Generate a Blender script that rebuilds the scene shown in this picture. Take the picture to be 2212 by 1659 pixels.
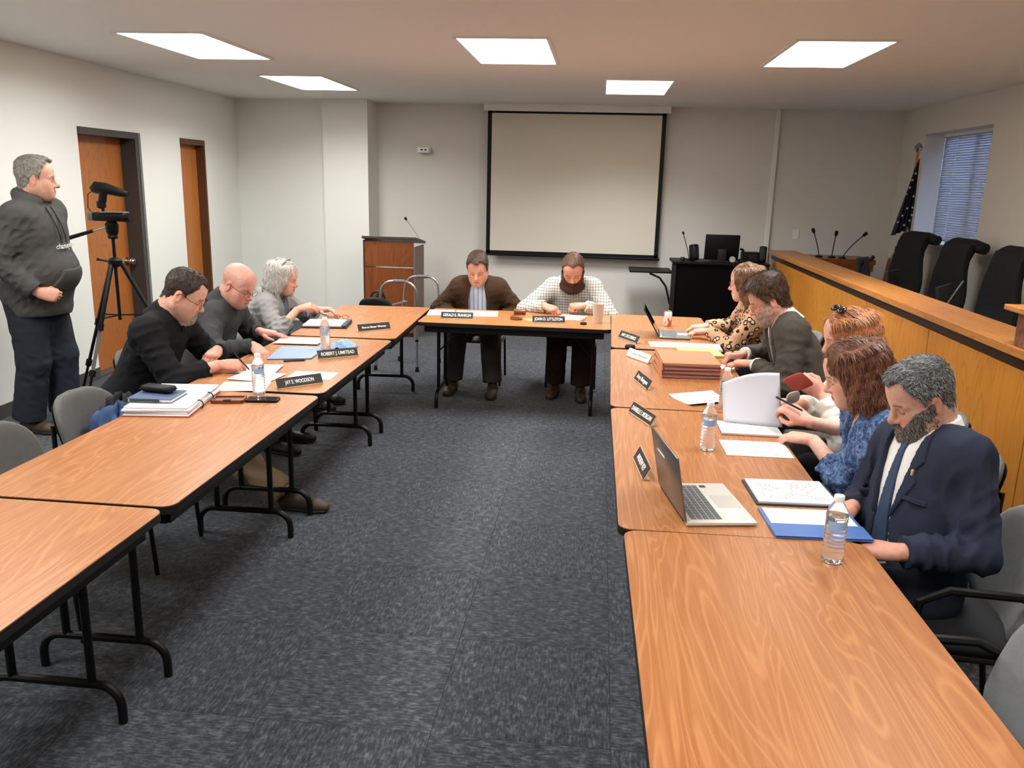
import bpy, bmesh, math, random
import numpy as np
from mathutils import Vector, Matrix
random.seed(7)
RS = np.random.RandomState(7)
for _o in list(bpy.data.objects):
    bpy.data.objects.remove(_o)
scene = bpy.context.scene
COL = scene.collection

# ------------------------------------------------------------------ camera
CAM_R = ((0.9943072194, 0.1038230938, 0.0239565972),
         (0.0476765644, -0.2324408106, -0.9714413079),
         (-0.0952895512, 0.9670532740, -0.2360675045))      # rows: right, down, forward
cd = bpy.data.cameras.new('camera')
cd.sensor_fit = 'HORIZONTAL'
cd.sensor_width = 36.0
cd.lens = 1801.0887 / 2212 * 36.0
cd.clip_start = 0.05
cam = bpy.data.objects.new('camera', cd)
COL.objects.link(cam)
r0, d0, f0 = CAM_R
cam.matrix_world = Matrix(((r0[0], -d0[0], -f0[0], 0), (r0[1], -d0[1], -f0[1], 0),
                           (r0[2], -d0[2], -f0[2], 1.8327), (0, 0, 0, 1)))
scene.camera = cam
# ------------------------------------------------------------------ world, exposure
w = bpy.data.worlds.new('sky')
scene.world = w
w.use_nodes = True
w.node_tree.nodes['Background'].inputs[0].default_value = (0.30, 0.46, 0.85, 1)
w.node_tree.nodes['Background'].inputs[1].default_value = 0.55
scene.view_settings.view_transform = 'Standard'
scene.view_settings.look = 'None'
scene.view_settings.gamma = 1.0
scene.view_settings.use_curve_mapping = False
scene.view_settings.exposure = 0.45


def area_light(name, loc, size, power, color, rot=(0, 0, 0), spread=180):
    l = bpy.data.lights.new(name, 'AREA')
    l.shape = 'RECTANGLE'
    l.size, l.size_y = size
    l.energy = power
    l.color = color
    l.spread = math.radians(spread)
    o = bpy.data.objects.new(name, l)
    COL.objects.link(o)
    o.location = loc
    o.rotation_euler = rot
    return o


# daylight falling through the window of the right-hand wall
area_light('window_daylight', (4.35, 9.45, 1.95), (1.3, 1.5), 70, (0.55, 0.70, 1.0), (0, math.radians(90), 0))

# ------------------------------------------------------------------ materials


def lin(c):
    return tuple((x / 255 / 12.92 if x / 255 <= 0.04045 else ((x / 255 + 0.055) / 1.055) ** 2.4) for x in c)


MATS = {}


class NT:
    def __init__(s, m):
        s.t = m.node_tree
        s.b = s.t.nodes['Principled BSDF']

    def n(s, typ, **kw):
        nd = s.t.nodes.new(typ)
        for k, v in kw.items():
            if k.startswith('i_'):
                nd.inputs[k[2:].replace('_', ' ')].default_value = v
            elif k.startswith('n_'):
                nd.inputs[int(k[2:])].default_value = v
            else:
                setattr(nd, k, v)
        return nd

    def l(s, a, b):
        s.t.links.new(a, b)

    def mix(s, fac, a, b, blend='MIX'):
        m = s.t.nodes.new('ShaderNodeMix')
        m.data_type = 'RGBA'
        m.blend_type = blend
        for idx, v in ((0, fac), (6, a), (7, b)):
            if hasattr(v, 'is_linked'):
                s.l(v, m.inputs[idx])
            elif idx == 0:
                m.inputs[0].default_value = v
            else:
                m.inputs[idx].default_value = (*v, 1)
        return m.outputs[2]

    def ramp(s, fac, stops):
        r = s.t.nodes.new('ShaderNodeValToRGB')
        e = r.color_ramp.elements
        while len(e) < len(stops):
            e.new(0.5)
        for el, (p, c) in zip(e, stops):
            el.position = p
            el.color = (c, c, c, 1) if not hasattr(c, '__len__') else (*c, 1)
        s.l(fac, r.inputs[0])
        return r.outputs[0]

    def math(s, op, a, b=None):
        m = s.t.nodes.new('ShaderNodeMath')
        m.operation = op
        for i, v in enumerate((a, b)):
            if v is None:
                continue
            if hasattr(v, 'is_linked'):
                s.l(v, m.inputs[i])
            else:
                m.inputs[i].default_value = v
        return m.outputs[0]

    def coord(s, scale=(1, 1, 1), rot=(0, 0, 0), loc=(0, 0, 0), kind='Object'):
        tc = s.t.nodes.new('ShaderNodeTexCoord')
        mp = s.t.nodes.new('ShaderNodeMapping')
        mp.inputs['Scale'].default_value = scale
        mp.inputs['Rotation'].default_value = rot
        mp.inputs['Location'].default_value = loc
        s.l(tc.outputs[kind], mp.inputs[0])
        return mp.outputs[0]

    def noise(s, vec, scale, detail=3, rough=0.55, dist=0.0):
        nd = s.n('ShaderNodeTexNoise')
        nd.inputs['Scale'].default_value = scale
        nd.inputs['Detail'].default_value = detail
        nd.inputs['Roughness'].default_value = rough
        nd.inputs['Distortion'].default_value = dist
        if vec is not None:
            s.l(vec, nd.inputs['Vector'])
        return nd.outputs[0]

    def bump(s, h, strength=0.3, dist=0.01):
        b = s.n('ShaderNodeBump')
        b.inputs['Strength'].default_value = strength
        b.inputs['Distance'].default_value = dist
        s.l(h, b.inputs['Height'])
        s.l(b.outputs[0], s.b.inputs['Normal'])

    def base(s, sock):
        s.l(sock, s.b.inputs['Base Color'])


def M(name, rgb=(128, 128, 128), rough=0.5, metal=0.0, spec=0.5, coat=0.0, emit=None, trans=0.0, ior=1.45, fn=None, sheen=0.0):
    if name in MATS:
        return MATS[name]
    m = bpy.data.materials.new(name)
    m.use_nodes = True
    t = NT(m)
    b = t.b
    b.inputs['Base Color'].default_value = (*lin(rgb), 1)
    b.inputs['Roughness'].default_value = rough
    b.inputs['Metallic'].default_value = metal
    b.inputs['Specular IOR Level'].default_value = spec
    b.inputs['Coat Weight'].default_value = coat
    b.inputs['Transmission Weight'].default_value = trans
    b.inputs['IOR'].default_value = ior
    b.inputs['Sheen Weight'].default_value = sheen
    if emit:
        b.inputs['Emission Color'].default_value = (*lin(rgb), 1)
        b.inputs['Emission Strength'].default_value = emit
    if fn:
        fn(t)
    MATS[name] = m
    return m


def wood_fn(c1, c2, c3, along=1, scale=1.0, bands=7.0, contrast=1.0, big=0.5):
    """grain running along the given object axis with cathedral figure"""
    def fn(t):
        sc = [bands * scale] * 3
        sc[along] = 0.8 * scale
        v = t.coord(tuple(sc))
        n1 = t.noise(v, 0.8, 2, 0.5, 1.0)
        # cathedral rings from a stretched noise value
        rings = t.math('FRACT', t.math('MULTIPLY', n1, 15.0))
        tri = t.math('ABSOLUTE', t.math('SUBTRACT', rings, 0.5))
        sc2 = [90 * scale] * 3
        sc2[along] = 2.5 * scale
        fine = t.noise(t.coord(tuple(sc2)), 1.0, 3, 0.6)
        sc3 = [1.8] * 3
        sc3[along] = 0.4
        big_n = t.noise(t.coord(tuple(sc3)), 1.0, 2)
        col = t.mix(t.ramp(big_n, ((0.3, 0.0), (0.7, 1.0))), lin(c1), lin(c2))
        fac = t.math('MULTIPLY', t.ramp(tri, ((0.0, 1.0), (0.2, 0.0))), 0.75 * contrast)
        col = t.mix(fac, col, lin(c3))
        fac2 = t.math('MULTIPLY', t.ramp(fine, ((0.42, 1.0), (0.58, 0.0))), 0.35 * contrast)
        col = t.mix(fac2, col, lin(c3))
        t.base(col)
        t.bump(fine, 0.04, 0.002)
    return fn


M('table_laminate', (200, 130, 80), 0.33, spec=0.32, coat=0.0,
  fn=wood_fn((162, 105, 62), (152, 94, 53), (184, 128, 82), along=1, contrast=1.0))
M('table_laminate_x', (200, 130, 80), 0.27, spec=0.5,
  fn=wood_fn((196, 127, 76), (186, 116, 66), (160, 92, 46), along=0))
M('black_edge', (22, 20, 19), 0.5)
M('black_steel', (9, 9, 9), 0.4, spec=0.4)
M('black_plastic', (9, 9, 10), 0.5, spec=0.3)
M('dark_plastic', (30, 30, 32), 0.5, spec=0.3)
M('desk_black', (5, 5, 5), 0.6, spec=0.1)
M('dais_panel', (190, 125, 48), 0.38, fn=wood_fn((206, 140, 54), (190, 122, 42), (158, 94, 28), along=2, bands=3.5, contrast=0.6))
M('dais_rail', (190, 125, 60), 0.35, fn=wood_fn((192, 130, 66), (180, 116, 54), (152, 92, 38), along=1, bands=8))
M('door_wood', (180, 112, 56), 0.38, fn=wood_fn((182, 114, 58), (166, 98, 44), (140, 78, 30), along=2, bands=5, contrast=0.7))
M('trim_wood', (196, 124, 58), 0.36, fn=wood_fn((198, 126, 60), (186, 112, 48), (156, 88, 34), along=2, bands=9, contrast=0.8))
M('trim_dark', (92, 56, 34), 0.45)
M('lectern_wood', (138, 78, 36), 0.35, fn=wood_fn((140, 80, 38), (122, 66, 28), (94, 46, 18), along=2, bands=5, contrast=0.8))
M('lectern_side', (112, 92, 82), 0.5)
M('dark_brown', (52, 30, 18), 0.45)


def wall_fn(t):
    n = t.noise(t.coord((1, 1, 1)), 60, 3)
    t.bump(n, 0.06, 0.004)


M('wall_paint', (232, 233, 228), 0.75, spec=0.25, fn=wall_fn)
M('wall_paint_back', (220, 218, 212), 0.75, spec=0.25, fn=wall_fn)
M('ceiling_paint', (238, 238, 234), 0.9, spec=0.1, fn=wall_fn)
M('baseboard_rubber', (72, 70, 68), 0.6)
M('screen_white', (214, 208, 194), 0.8, spec=0.2)


def carpet_fn(t):
    v = t.coord((22, 110, 60))
    a = t.noise(v, 1.0, 3, 0.65)
    v2 = t.coord((26, 26, 26))
    b = t.noise(v2, 1.0, 4, 0.7)
    oi = t.n('ShaderNodeObjectInfo')
    f = t.math('ADD', t.math('MULTIPLY', a, 0.5), t.math('MULTIPLY', b, 0.5))
    f = t.math('ADD', f, t.math('MULTIPLY', t.math('SUBTRACT', oi.outputs['Random'], 0.5), 0.03))
    col = t.ramp(f, ((0.36, lin((27, 29, 33))), (0.5, lin((54, 57, 63))), (0.66, lin((94, 98, 104)))))
    t.base(col)
    fine = t.noise(t.coord((300, 300, 300)), 1.0, 2)
    t.bump(t.math('ADD', t.math('MULTIPLY', a, 0.7), t.math('MULTIPLY', fine, 0.4)), 0.5, 0.006)


M('carpet', (84, 87, 92), 0.95, spec=0.1, sheen=0.15, fn=carpet_fn)
M('carpet_base', (58, 60, 64), 0.95, spec=0.1)


def fabric_fn(c1, c2, scale=500.0, strength=0.35, mott=40.0):
    def fn(t):
        a = t.noise(t.coord((1, 1, 1)), mott, 3)
        b = t.noise(t.coord((1, 1, 1)), scale, 2)
        t.base(t.mix(t.math('ADD', t.math('MULTIPLY', a, 0.5), t.math('MULTIPLY', b, 0.5)), lin(c1), lin(c2)))
        t.bump(b, strength, 0.002)
    return fn


M('chair_fabric', (96, 95, 94), 0.9, spec=0.15, fn=fabric_fn((86, 85, 84), (112, 110, 108)))
M('chair_fabric_light', (140, 142, 144), 0.9, spec=0.15, fn=fabric_fn((116, 118, 120), (150, 152, 154)))
M('exec_fabric', (24, 25, 28), 0.7, spec=0.3, fn=fabric_fn((20, 21, 24), (30, 31, 34)))


def paper_fn(t):
    # printed lines on a sheet: object x across, y down
    v = t.coord((1, 1, 1))
    sep = t.n('ShaderNodeSeparateXYZ')
    t.l(v, sep.inputs[0])
    rows = t.math('FRACT', t.math('MULTIPLY', sep.outputs[1], 95.0))
    rowon = t.math('LESS_THAN', rows, 0.42)
    wn = t.noise(t.coord((60, 95, 1)), 1.0, 2)
    on = t.math('GREATER_THAN', wn, 0.50)
    blocks = t.noise(t.coord((9, 12, 1)), 1.0, 1)
    bl = t.math('GREATER_THAN', blocks, 0.47)
    inx = t.math('LESS_THAN', t.math('ABSOLUTE', sep.outputs[0]), 0.088)
    iny = t.math('LESS_THAN', t.math('ABSOLUTE', sep.outputs[1]), 0.115)
    f = t.math('MULTIPLY', t.math('MULTIPLY', rowon, on), t.math('MULTIPLY', bl, t.math('MULTIPLY', inx, iny)))
    t.base(t.mix(t.math('MULTIPLY', f, 0.6), lin((222, 223, 225)), lin((80, 82, 90))))


M('paper_print', (238, 238, 237), 0.7, spec=0.2, fn=paper_fn)
M('paper', (222, 223, 224), 0.7, spec=0.2)
M('paper_yellow', (228, 208, 128), 0.7, spec=0.2)
M('folder_red', (150, 74, 58), 0.6)
M('folder_red_top', (196, 130, 92), 0.6)
M('folder_blue', (74, 112, 178), 0.45)
M('folder_bluegrey', (122, 146, 182), 0.45)
M('navy_cover', (34, 44, 62), 0.5)
M('plate_black', (42, 40, 40), 0.35)
M('plate_frame', (206, 178, 140), 0.4)
M('plate_white', (240, 232, 226), 0.5)
M('lettering', (244, 242, 238), 0.5)
M('lettering_grey', (150, 165, 168), 0.5)
M('aluminium', (190, 190, 190), 0.28, metal=0.9)
M('chrome', (210, 210, 212), 0.18, metal=1.0)
M('laptop_silver', (214, 212, 204), 0.35, metal=0.3)
M('laptop_lid', (120, 116, 112), 0.32, metal=0.6)
M('keys', (92, 94, 98), 0.5)
M('white_plastic', (238, 238, 236), 0.4)
M('glass_clear', (255, 255, 255), 0.03, trans=1.0, ior=1.33, spec=0.5)
M('bottle_plastic', (248, 250, 252), 0.06, trans=0.86, ior=1.12, spec=0.5)
M('bottle_label', (150, 186, 232), 0.4)
M('steel_dark_paint', (66, 62, 60), 0.45)
M('steel_mid_paint', (112, 110, 108), 0.4)


# ------------------------------------------------------------------ mesh helpers
def link(o, parent=None):
    COL.objects.link(o)
    if parent is not None:
        o.parent = parent
    return o


def mesh(name, verts, faces, mat, parent=None, loc=(0, 0, 0), rz=0.0, smooth=None):
    me = bpy.data.meshes.new(name)
    me.from_pydata([tuple(v) for v in verts], [], [tuple(f) for f in faces])
    if mat is not None:
        me.materials.append(MATS[mat] if isinstance(mat, str) else mat)
    if smooth is not None:
        me.polygons.foreach_set('use_smooth', [True] * len(me.polygons))
        if smooth < 180:
            me.set_sharp_from_angle(angle=math.radians(smooth))
    me.update()
    o = bpy.data.objects.new(name, me)
    o.location = loc
    o.rotation_euler = (0, 0, rz)
    return link(o, parent)


def tag(o, label, cat, group=None):
    o['label'] = label
    o['category'] = cat
    if group:
        o['group'] = group
    return o


def thing(name, label, cat, loc=(0, 0, 0), rz=0.0, group=None):
    o = bpy.data.objects.new(name, None)
    o.empty_display_size = 0.1
    o.location = loc
    o.rotation_euler = (0, 0, rz)
    COL.objects.link(o)
    return tag(o, label, cat, group)


def struct(o):
    o['kind'] = 'structure'
    return o


class MB:
    def __init__(s):
        s.v = []
        s.f = []

    def add(s, v, f):
        n = len(s.v)
        s.v += [tuple(p) for p in v]
        s.f += [tuple(i + n for i in q) for q in f]
        return s

    def box(s, c, size, R=None, bev=0.0):
        hx, hy, hz = size[0] / 2, size[1] / 2, size[2] / 2
        if bev > 0:
            b = min(bev, hx * .9, hy * .9, hz * .9)
            bm = bmesh.new()
            bmesh.ops.create_cube(bm, size=1.0)
            for v in bm.verts:
                v.co = Vector((v.co.x * size[0], v.co.y * size[1], v.co.z * size[2]))
            bmesh.ops.bevel(bm, geom=bm.edges[:], offset=b, segments=2, affect='EDGES', profile=0.5)
            pts = [v.co.copy() for v in bm.verts]
            fs = [[v.index for v in f.verts] for f in bm.faces]
            bm.free()
        else:
            pts = [Vector((x * hx, y * hy, z * hz)) for x in (-1, 1) for y in (-1, 1) for z in (-1, 1)]
            fs = [(0, 1, 3, 2), (4, 6, 7, 5), (0, 4, 5, 1), (2, 3, 7, 6), (0, 2, 6, 4), (1, 5, 7, 3)]
        if R is not None:
            pts = [R @ p for p in pts]
        return s.add([p + Vector(c) for p in pts], fs)

    def ab(s, x0, x1, y0, y1, z0, z1, bev=0.0):
        return s.box(((x0 + x1) / 2, (y0 + y1) / 2, (z0 + z1) / 2), (x1 - x0, y1 - y0, z1 - z0), None, bev)

    def tube(s, pts, r, n=8, closed=False, caps=True):
        P = [Vector(p) for p in pts]
        rr = r if hasattr(r, '__len__') else [r] * len(P)
        m = len(P)
        rings = []
        up = None
        for i in range(m):
            if closed:
                d = (P[(i + 1) % m] - P[i - 1])
            else:
                d = P[min(i + 1, m - 1)] - P[max(i - 1, 0)]
            d.normalize()
            if up is None:
                a = Vector((0, 0, 1)) if abs(d.z) < .9 else Vector((1, 0, 0))
            else:
                a = up
            x = a - d * a.dot(d)
            if x.length < 1e-6:
                x = d.orthogonal()
            x.normalize()
            y = d.cross(x)
            up = x
            rings.append([P[i] + (x * math.cos(2 * math.pi * k / n) + y * math.sin(2 * math.pi * k / n)) * rr[i] for k in range(n)])
        v = [p for q in rings for p in q]
        f = []
        for i in range(m if closed else m - 1):
            j = (i + 1) % m
            for k in range(n):
                k2 = (k + 1) % n
                f.append((i * n + k, i * n + k2, j * n + k2, j * n + k))
        if caps and not closed:
            f.append(tuple(range(n - 1, -1, -1)))
            f.append(tuple((m - 1) * n + k for k in range(n)))
        return s.add(v, f)

    def lathe(s, prof, n=24, c=(0, 0, 0), axis=None):
        """prof: list of (r, z); axis matrix optional"""
        v = []
        f = []
        m = len(prof)
        for (r, z) in prof:
            for k in range(n):
                a = 2 * math.pi * k / n
                p = Vector((r * math.cos(a), r * math.sin(a), z))
                if axis is not None:
                    p = axis @ p
                v.append(p + Vector(c))
        for i in range(m - 1):
            for k in range(n):
                k2 = (k + 1) % n
                f.append((i * n + k, i * n + k2, (i + 1) * n + k2, (i + 1) * n + k))
        if prof[0][0] > 1e-5:
            f.append(tuple(range(n - 1, -1, -1)))
        if prof[-1][0] > 1e-5:
            f.append(tuple((m - 1) * n + k for k in range(n)))
        return s.add(v, f)

    def prism(s, poly, z0, z1, T=None):
        """polygon (x,y) ccw extruded z0..z1, optional transform"""
        n = len(poly)
        v = [Vector((x, y, z0)) for x, y in poly] + [Vector((x, y, z1)) for x, y in poly]
        if T is not None:
            v = [T @ p for p in v]
        f = [tuple(range(n - 1, -1, -1)), tuple(range(n, 2 * n))]
        f += [(i, (i + 1) % n, n + (i + 1) % n, n + i) for i in range(n)]
        return s.add(v, f)

    def build(s, name, mat, parent=None, smooth=35, loc=(0, 0, 0), rz=0.0):
        return mesh(name, s.v, s.f, mat, parent, loc, rz, smooth)


def rrect(w, h, r, n=5, cx=0, cy=0):
    out = []
    for sx, sy, a0 in ((1, -1, -90), (1, 1, 0), (-1, 1, 90), (-1, -1, 180)):
        for k in range(n + 1):
            a = math.radians(a0 + 90 * k / n)
            out.append((cx + sx * (w / 2 - r) + r * math.cos(a), cy + sy * (h / 2 - r) + r * math.sin(a)))
    return out


def arc(c, r, a0, a1, n, plane='xz'):
    out = []
    for k in range(n + 1):
        a = math.radians(a0 + (a1 - a0) * k / n)
        x, y = r * math.cos(a), r * math.sin(a)
        if plane == 'xz':
            out.append((c[0] + x, c[1], c[2] + y))
        elif plane == 'yz':
            out.append((c[0], c[1] + x, c[2] + y))
        else:
            out.append((c[0] + x, c[1] + y, c[2]))
    return out


def copy_tree(o, parent=None):
    c = o.copy()
    COL.objects.link(c)
    if parent is not None:
        c.parent = parent
    for ch in o.children:
        copy_tree(ch, c)
    return c


def text_mesh(name, txt, size, mat, parent, T, width=None, align='CENTER', ext=0.0006):
    cu = bpy.data.curves.new(name, 'FONT')
    cu.body = txt
    cu.size = size
    cu.align_x = align
    cu.align_y = 'CENTER'
    cu.extrude = ext
    cu.resolution_u = 3
    cu.offset = size * 0.012
    ob = bpy.data.objects.new(name, cu)
    COL.objects.link(ob)
    bpy.context.view_layer.update()
    me = bpy.data.meshes.new_from_object(ob)
    bpy.data.objects.remove(ob)
    if width:
        xs = [v.co.x for v in me.vertices]
        k = width / (max(xs) - min(xs))
        for v in me.vertices:
            v.co.x *= k
    me.transform(T)
    me.materials.clear()
    me.materials.append(MATS[mat])
    o = bpy.data.objects.new(name, me)
    return link(o, parent)
# ================================================================== ROOM
CEIL = 2.75
fl = struct(mesh('floor', [(-5.2, -3.6, -0.012), (4.6, -3.6, -0.012), (4.6, 11.2, -0.012), (-5.2, 11.2, -0.012)], [(0, 1, 2, 3)], 'carpet_base'))
TS = 0.61
tile_me = None
for i in range(-8, 6):
    for j in range(1, 18):
        x, y = i * TS + TS / 2 + 0.12, j * TS + TS / 2
        if x > 3.5 or y > 10.7:
            continue
        if tile_me is None:
            mb = MB()
            mb.box((0, 0, -0.006), (TS - 0.0016, TS - 0.0016, 0.012))
            o = mb.build('carpet_tile', 'carpet', fl, smooth=None)
            tile_me = o.data
        else:
            o = bpy.data.objects.new('carpet_tile', tile_me)
            link(o, fl)
        o.location = (x, y, 0.0)
        o.rotation_euler = (0, 0, math.pi / 2 * ((i + j) % 2) + (math.pi if (i * 7 + j * 3) % 2 else 0))

mb = MB()
mb.ab(-5.2, 4.6, -3.6, 11.2, CEIL, CEIL + 0.05)
struct(mb.build('ceiling', 'ceiling_paint', smooth=None))

# left wall in its own frame: local x = into the room, y = along, origin (-4.409, 5.6)
LWO = (-4.409, 5.6, 0)
LWR = math.atan(0.0333)
D1a, D1b, D2a, D2b = 1.37, 2.31, 3.28, 3.86


def lw(mb, name, mat):
    return struct(mb.build(name, mat, loc=LWO, rz=LWR, smooth=None))


mb = MB()
for y0, y1, z0, z1 in ((-9.2, D1a, 0, CEIL), (D1a, D1b, 2.16, CEIL), (D1b, D2a, 0, CEIL), (D2a, D2b, 2.16, CEIL), (D2b, 5.2, 0, CEIL)):
    mb.ab(-0.22, 0, y0, y1, z0, z1)
wl = lw(mb, 'wall_left', 'wall_paint')
mb = MB()
for y0, y1 in ((-9.0, D1a), (D1b + 0.09, D2a), (D2b + 0.02, 4.85)):
    mb.ab(0, 0.008, y0, y1, 0, 0.105)
lw(mb, 'baseboard_left', 'baseboard_rubber')
# door with dark steel frame, recessed
dr = bpy.data.objects.new('door_1', None)
COL.objects.link(dr)
dr.location = LWO
dr.rotation_euler = (0, 0, LWR)
struct(dr)
MB().ab(-0.19, -0.135, D1a, D1b, 0.012, 2.15).build('door_leaf', 'door_wood', dr, smooth=None)
fr = MB()
fr.ab(-0.2, 0.018, D1b - 0.01, D1b + 0.045, 0, 2.2)
fr.ab(-0.2, 0.018, D1a, D1b, 2.14, 2.2)
fr.build('door_frame', 'steel_dark_paint', dr, smooth=None)
MB().ab(0.0, 0.024, D1b + 0.045, D1b + 0.085, 0, 2.2).build('frame_edge', 'steel_mid_paint', dr, smooth=None)
kn = MB()
kax = Matrix.Rotation(math.radians(90), 3, 'Y')
kn.lathe([(0.04, 0), (0.04, 0.008), (0.016, 0.014), (0.016, 0.045), (0.032, 0.058), (0.038, 0.078), (0.032, 0.094), (0.0, 0.1)], 16, (-0.135, D1b - 0.075, 0.98), kax)
kn.build('door_handle', 'chrome', dr)
MB().ab(-0.14, -0.01, D1a, D1b, 0.0, 0.012).build('threshold', 'baseboard_rubber', dr, smooth=None)
dr2 = bpy.data.objects.new('door_2', None)
COL.objects.link(dr2)
dr2.location = LWO
dr2.rotation_euler = (0, 0, LWR)
struct(dr2)
MB().ab(-0.14, -0.085, D2a, D2b, 0.012, 2.15).build('door_leaf', 'trim_wood', dr2, smooth=None)
MB().ab(-0.2, 0.012, D2b - 0.012, D2b + 0.02, 0, 2.2).ab(-0.2, 0.012, D2a, D2b, 2.14, 2.2).build('door_frame', 'trim_dark', dr2, smooth=None)

# back walls
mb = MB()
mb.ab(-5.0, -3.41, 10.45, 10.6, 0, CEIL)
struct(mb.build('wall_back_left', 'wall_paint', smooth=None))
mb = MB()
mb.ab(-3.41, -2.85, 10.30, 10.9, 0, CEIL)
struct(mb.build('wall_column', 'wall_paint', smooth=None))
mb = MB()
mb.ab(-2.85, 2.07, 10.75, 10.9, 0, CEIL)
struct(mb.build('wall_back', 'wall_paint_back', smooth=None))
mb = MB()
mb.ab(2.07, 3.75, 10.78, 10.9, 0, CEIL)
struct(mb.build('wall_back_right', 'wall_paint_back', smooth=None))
mb = MB()
mb.ab(2.045, 2.10, 10.735, 10.79, 0, CEIL, 0.008)
struct(mb.build('trim_1', 'wall_paint', smooth=None))
mb = MB()
mb.ab(-2.85, 2.05, 10.742, 10.75, 0, 0.105)
struct(mb.build('baseboard_back', 'baseboard_rubber', smooth=None))
# right wall with window opening
WY0, WY1, WZ0, WZ1 = 8.40, 10.06, 1.30, 2.45
mb = MB()
for y0, y1, z0, z1 in ((-3.6, WY0, 0, CEIL), (WY1, 10.9, 0, CEIL), (WY0, WY1, 0, WZ0), (WY0, WY1, WZ1, CEIL)):
    mb.ab(3.55, 3.85, y0, y1, z0, z1)
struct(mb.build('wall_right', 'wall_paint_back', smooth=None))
mb = MB()
mb.ab(-5.2, 4.0, -3.75, -3.6, 0, CEIL)
struct(mb.build('wall_rear', 'wall_paint', smooth=None))
# window: frame, pane, sill, blind slats
wn = bpy.data.objects.new('window_1', None)
COL.objects.link(wn)
wn.location = (3.75, 0, 0)
struct(wn)
mb = MB()
for y in (WY0 + 0.03, (WY0 + WY1) / 2, WY1 - 0.03):
    mb.ab(0.05, 0.10, y - 0.03, y + 0.03, WZ0, WZ1)
mb.ab(0.05, 0.10, WY0, WY1, WZ0, WZ0 + 0.05)
mb.ab(0.05, 0.10, WY0, WY1, WZ1 - 0.05, WZ1)
mb.build('window_frame', 'steel_mid_paint', wn, smooth=None)
MB().ab(0.072, 0.078, WY0, WY1, WZ0, WZ1).build('pane', 'glass_clear', wn, smooth=None)
MB().ab(-0.215, 0.05, WY0, WY1, WZ0 - 0.03, WZ0 + 0.002, 0.004).build('window_sill', 'white_plastic', wn, smooth=None)
bl = thing('window_blind', 'white horizontal slat blind closed over the window behind the dais', 'blind', (3.765, (WY0 + WY1) / 2, WZ0 + 0.02))


def blind_fn(t):
    tr = t.n('ShaderNodeBsdfTranslucent')
    tr.inputs[0].default_value = (0.62, 0.70, 0.85, 1)
    mx = t.n('ShaderNodeMixShader')
    mx.inputs[0].default_value = 0.12
    out = t.t.nodes['Material Output']
    t.l(t.b.outputs[0], mx.inputs[1])
    t.l(tr.outputs[0], mx.inputs[2])
    t.l(mx.outputs[0], out.inputs[0])


M('blind_slat', (170, 174, 182), 0.45, fn=blind_fn)
slat = None
nsl = 44
for k in range(nsl):
    if slat is None:
        o = MB().box((0, 0, 0), (0.003, WY1 - WY0 - 0.03, 0.0275), Matrix.Rotation(math.radians(24), 3, 'Y')).build('slat', 'blind_slat', bl, smooth=None)
        slat = o.data
    else:
        o = link(bpy.data.objects.new('slat', slat), bl)
    o.location = (0, 0, 0.015 + k * 0.0252)
for y in (-0.45, 0.45):
    MB().tube([(-0.012, y, 0), (-0.012, y, 1.11)], 0.0018, 5).build('ladder_cord', 'white_plastic', bl)
MB().box((0, 0, 1.115), (0.035, WY1 - WY0 - 0.02, 0.03)).build('head_rail', 'white_plastic', bl, smooth=None)

# outlet plate on the back wall behind the dais
ol = thing('outlet_plate', 'white outlet plate on the grey wall above the dais counter', 'outlet', (2.42, 10.78, 1.28))
MB().box((0, -0.004, 0), (0.075, 0.008, 0.12), None, 0.003).build('plate', 'white_plastic', ol, smooth=None)
MB().box((0, -0.009, 0.0), (0.035, 0.004, 0.07)).build('socket', 'white_plastic', ol, smooth=None)

# ceiling lights
M('diffuser', (255, 246, 232), 0.5, emit=6.0)
LIGHTS = [(-3.2, 1.3, 27), (-3.2, 3.9, 27), (-3.0, 6.3, 25), (-0.7, 1.3, 20), (-0.7, 3.9, 16), (-0.7, 6.4, 28), (1.6, 1.3, 9), (1.6, 3.9, 13), (1.5, 6.4, 21), (-2.95, 8.6, 31), (0.3, 8.6, 40)]
LN = ['over the front left corner of the room', 'above the empty left chairs', 'above the camera tripod', 'nearest over the open floor',
      'over the middle of the open floor', 'above the two men at the head table', 'above the near right table', 'above the woman in blue', 'above the grey jacket man',
      'in front of the lectern', 'in front of the projection screen']
for (x, y, pw), nm in zip(LIGHTS, LN):
    t = thing('ceiling_light', 'recessed white ceiling light panel ' + nm, 'ceiling light', (x, y, CEIL), group='ceiling light panels')
    fm = MB()
    for sx in (-1, 1):
        fm.ab(sx * 0.31 - 0.012, sx * 0.31 + 0.012, -0.62, 0.62, -0.012, 0.0)
        fm.ab(-0.31, 0.31, sx * 0.61 - 0.012, sx * 0.61 + 0.012, -0.012, 0.0)
    fm.build('frame', 'white_plastic', t, smooth=None)
    MB().ab(-0.3, 0.3, -0.6, 0.6, -0.006, -0.002).build('diffuser', 'diffuser', t, smooth=None)
    a = area_light('ceiling_lamp', (x, y, CEIL - 0.02), (0.58, 1.18), pw, (0.965, 0.99, 1.0), spread=(165 if x < -2.9 and y < 8 else 152 if x < -2.9 else (102 if x > 1 else 134)))

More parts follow.
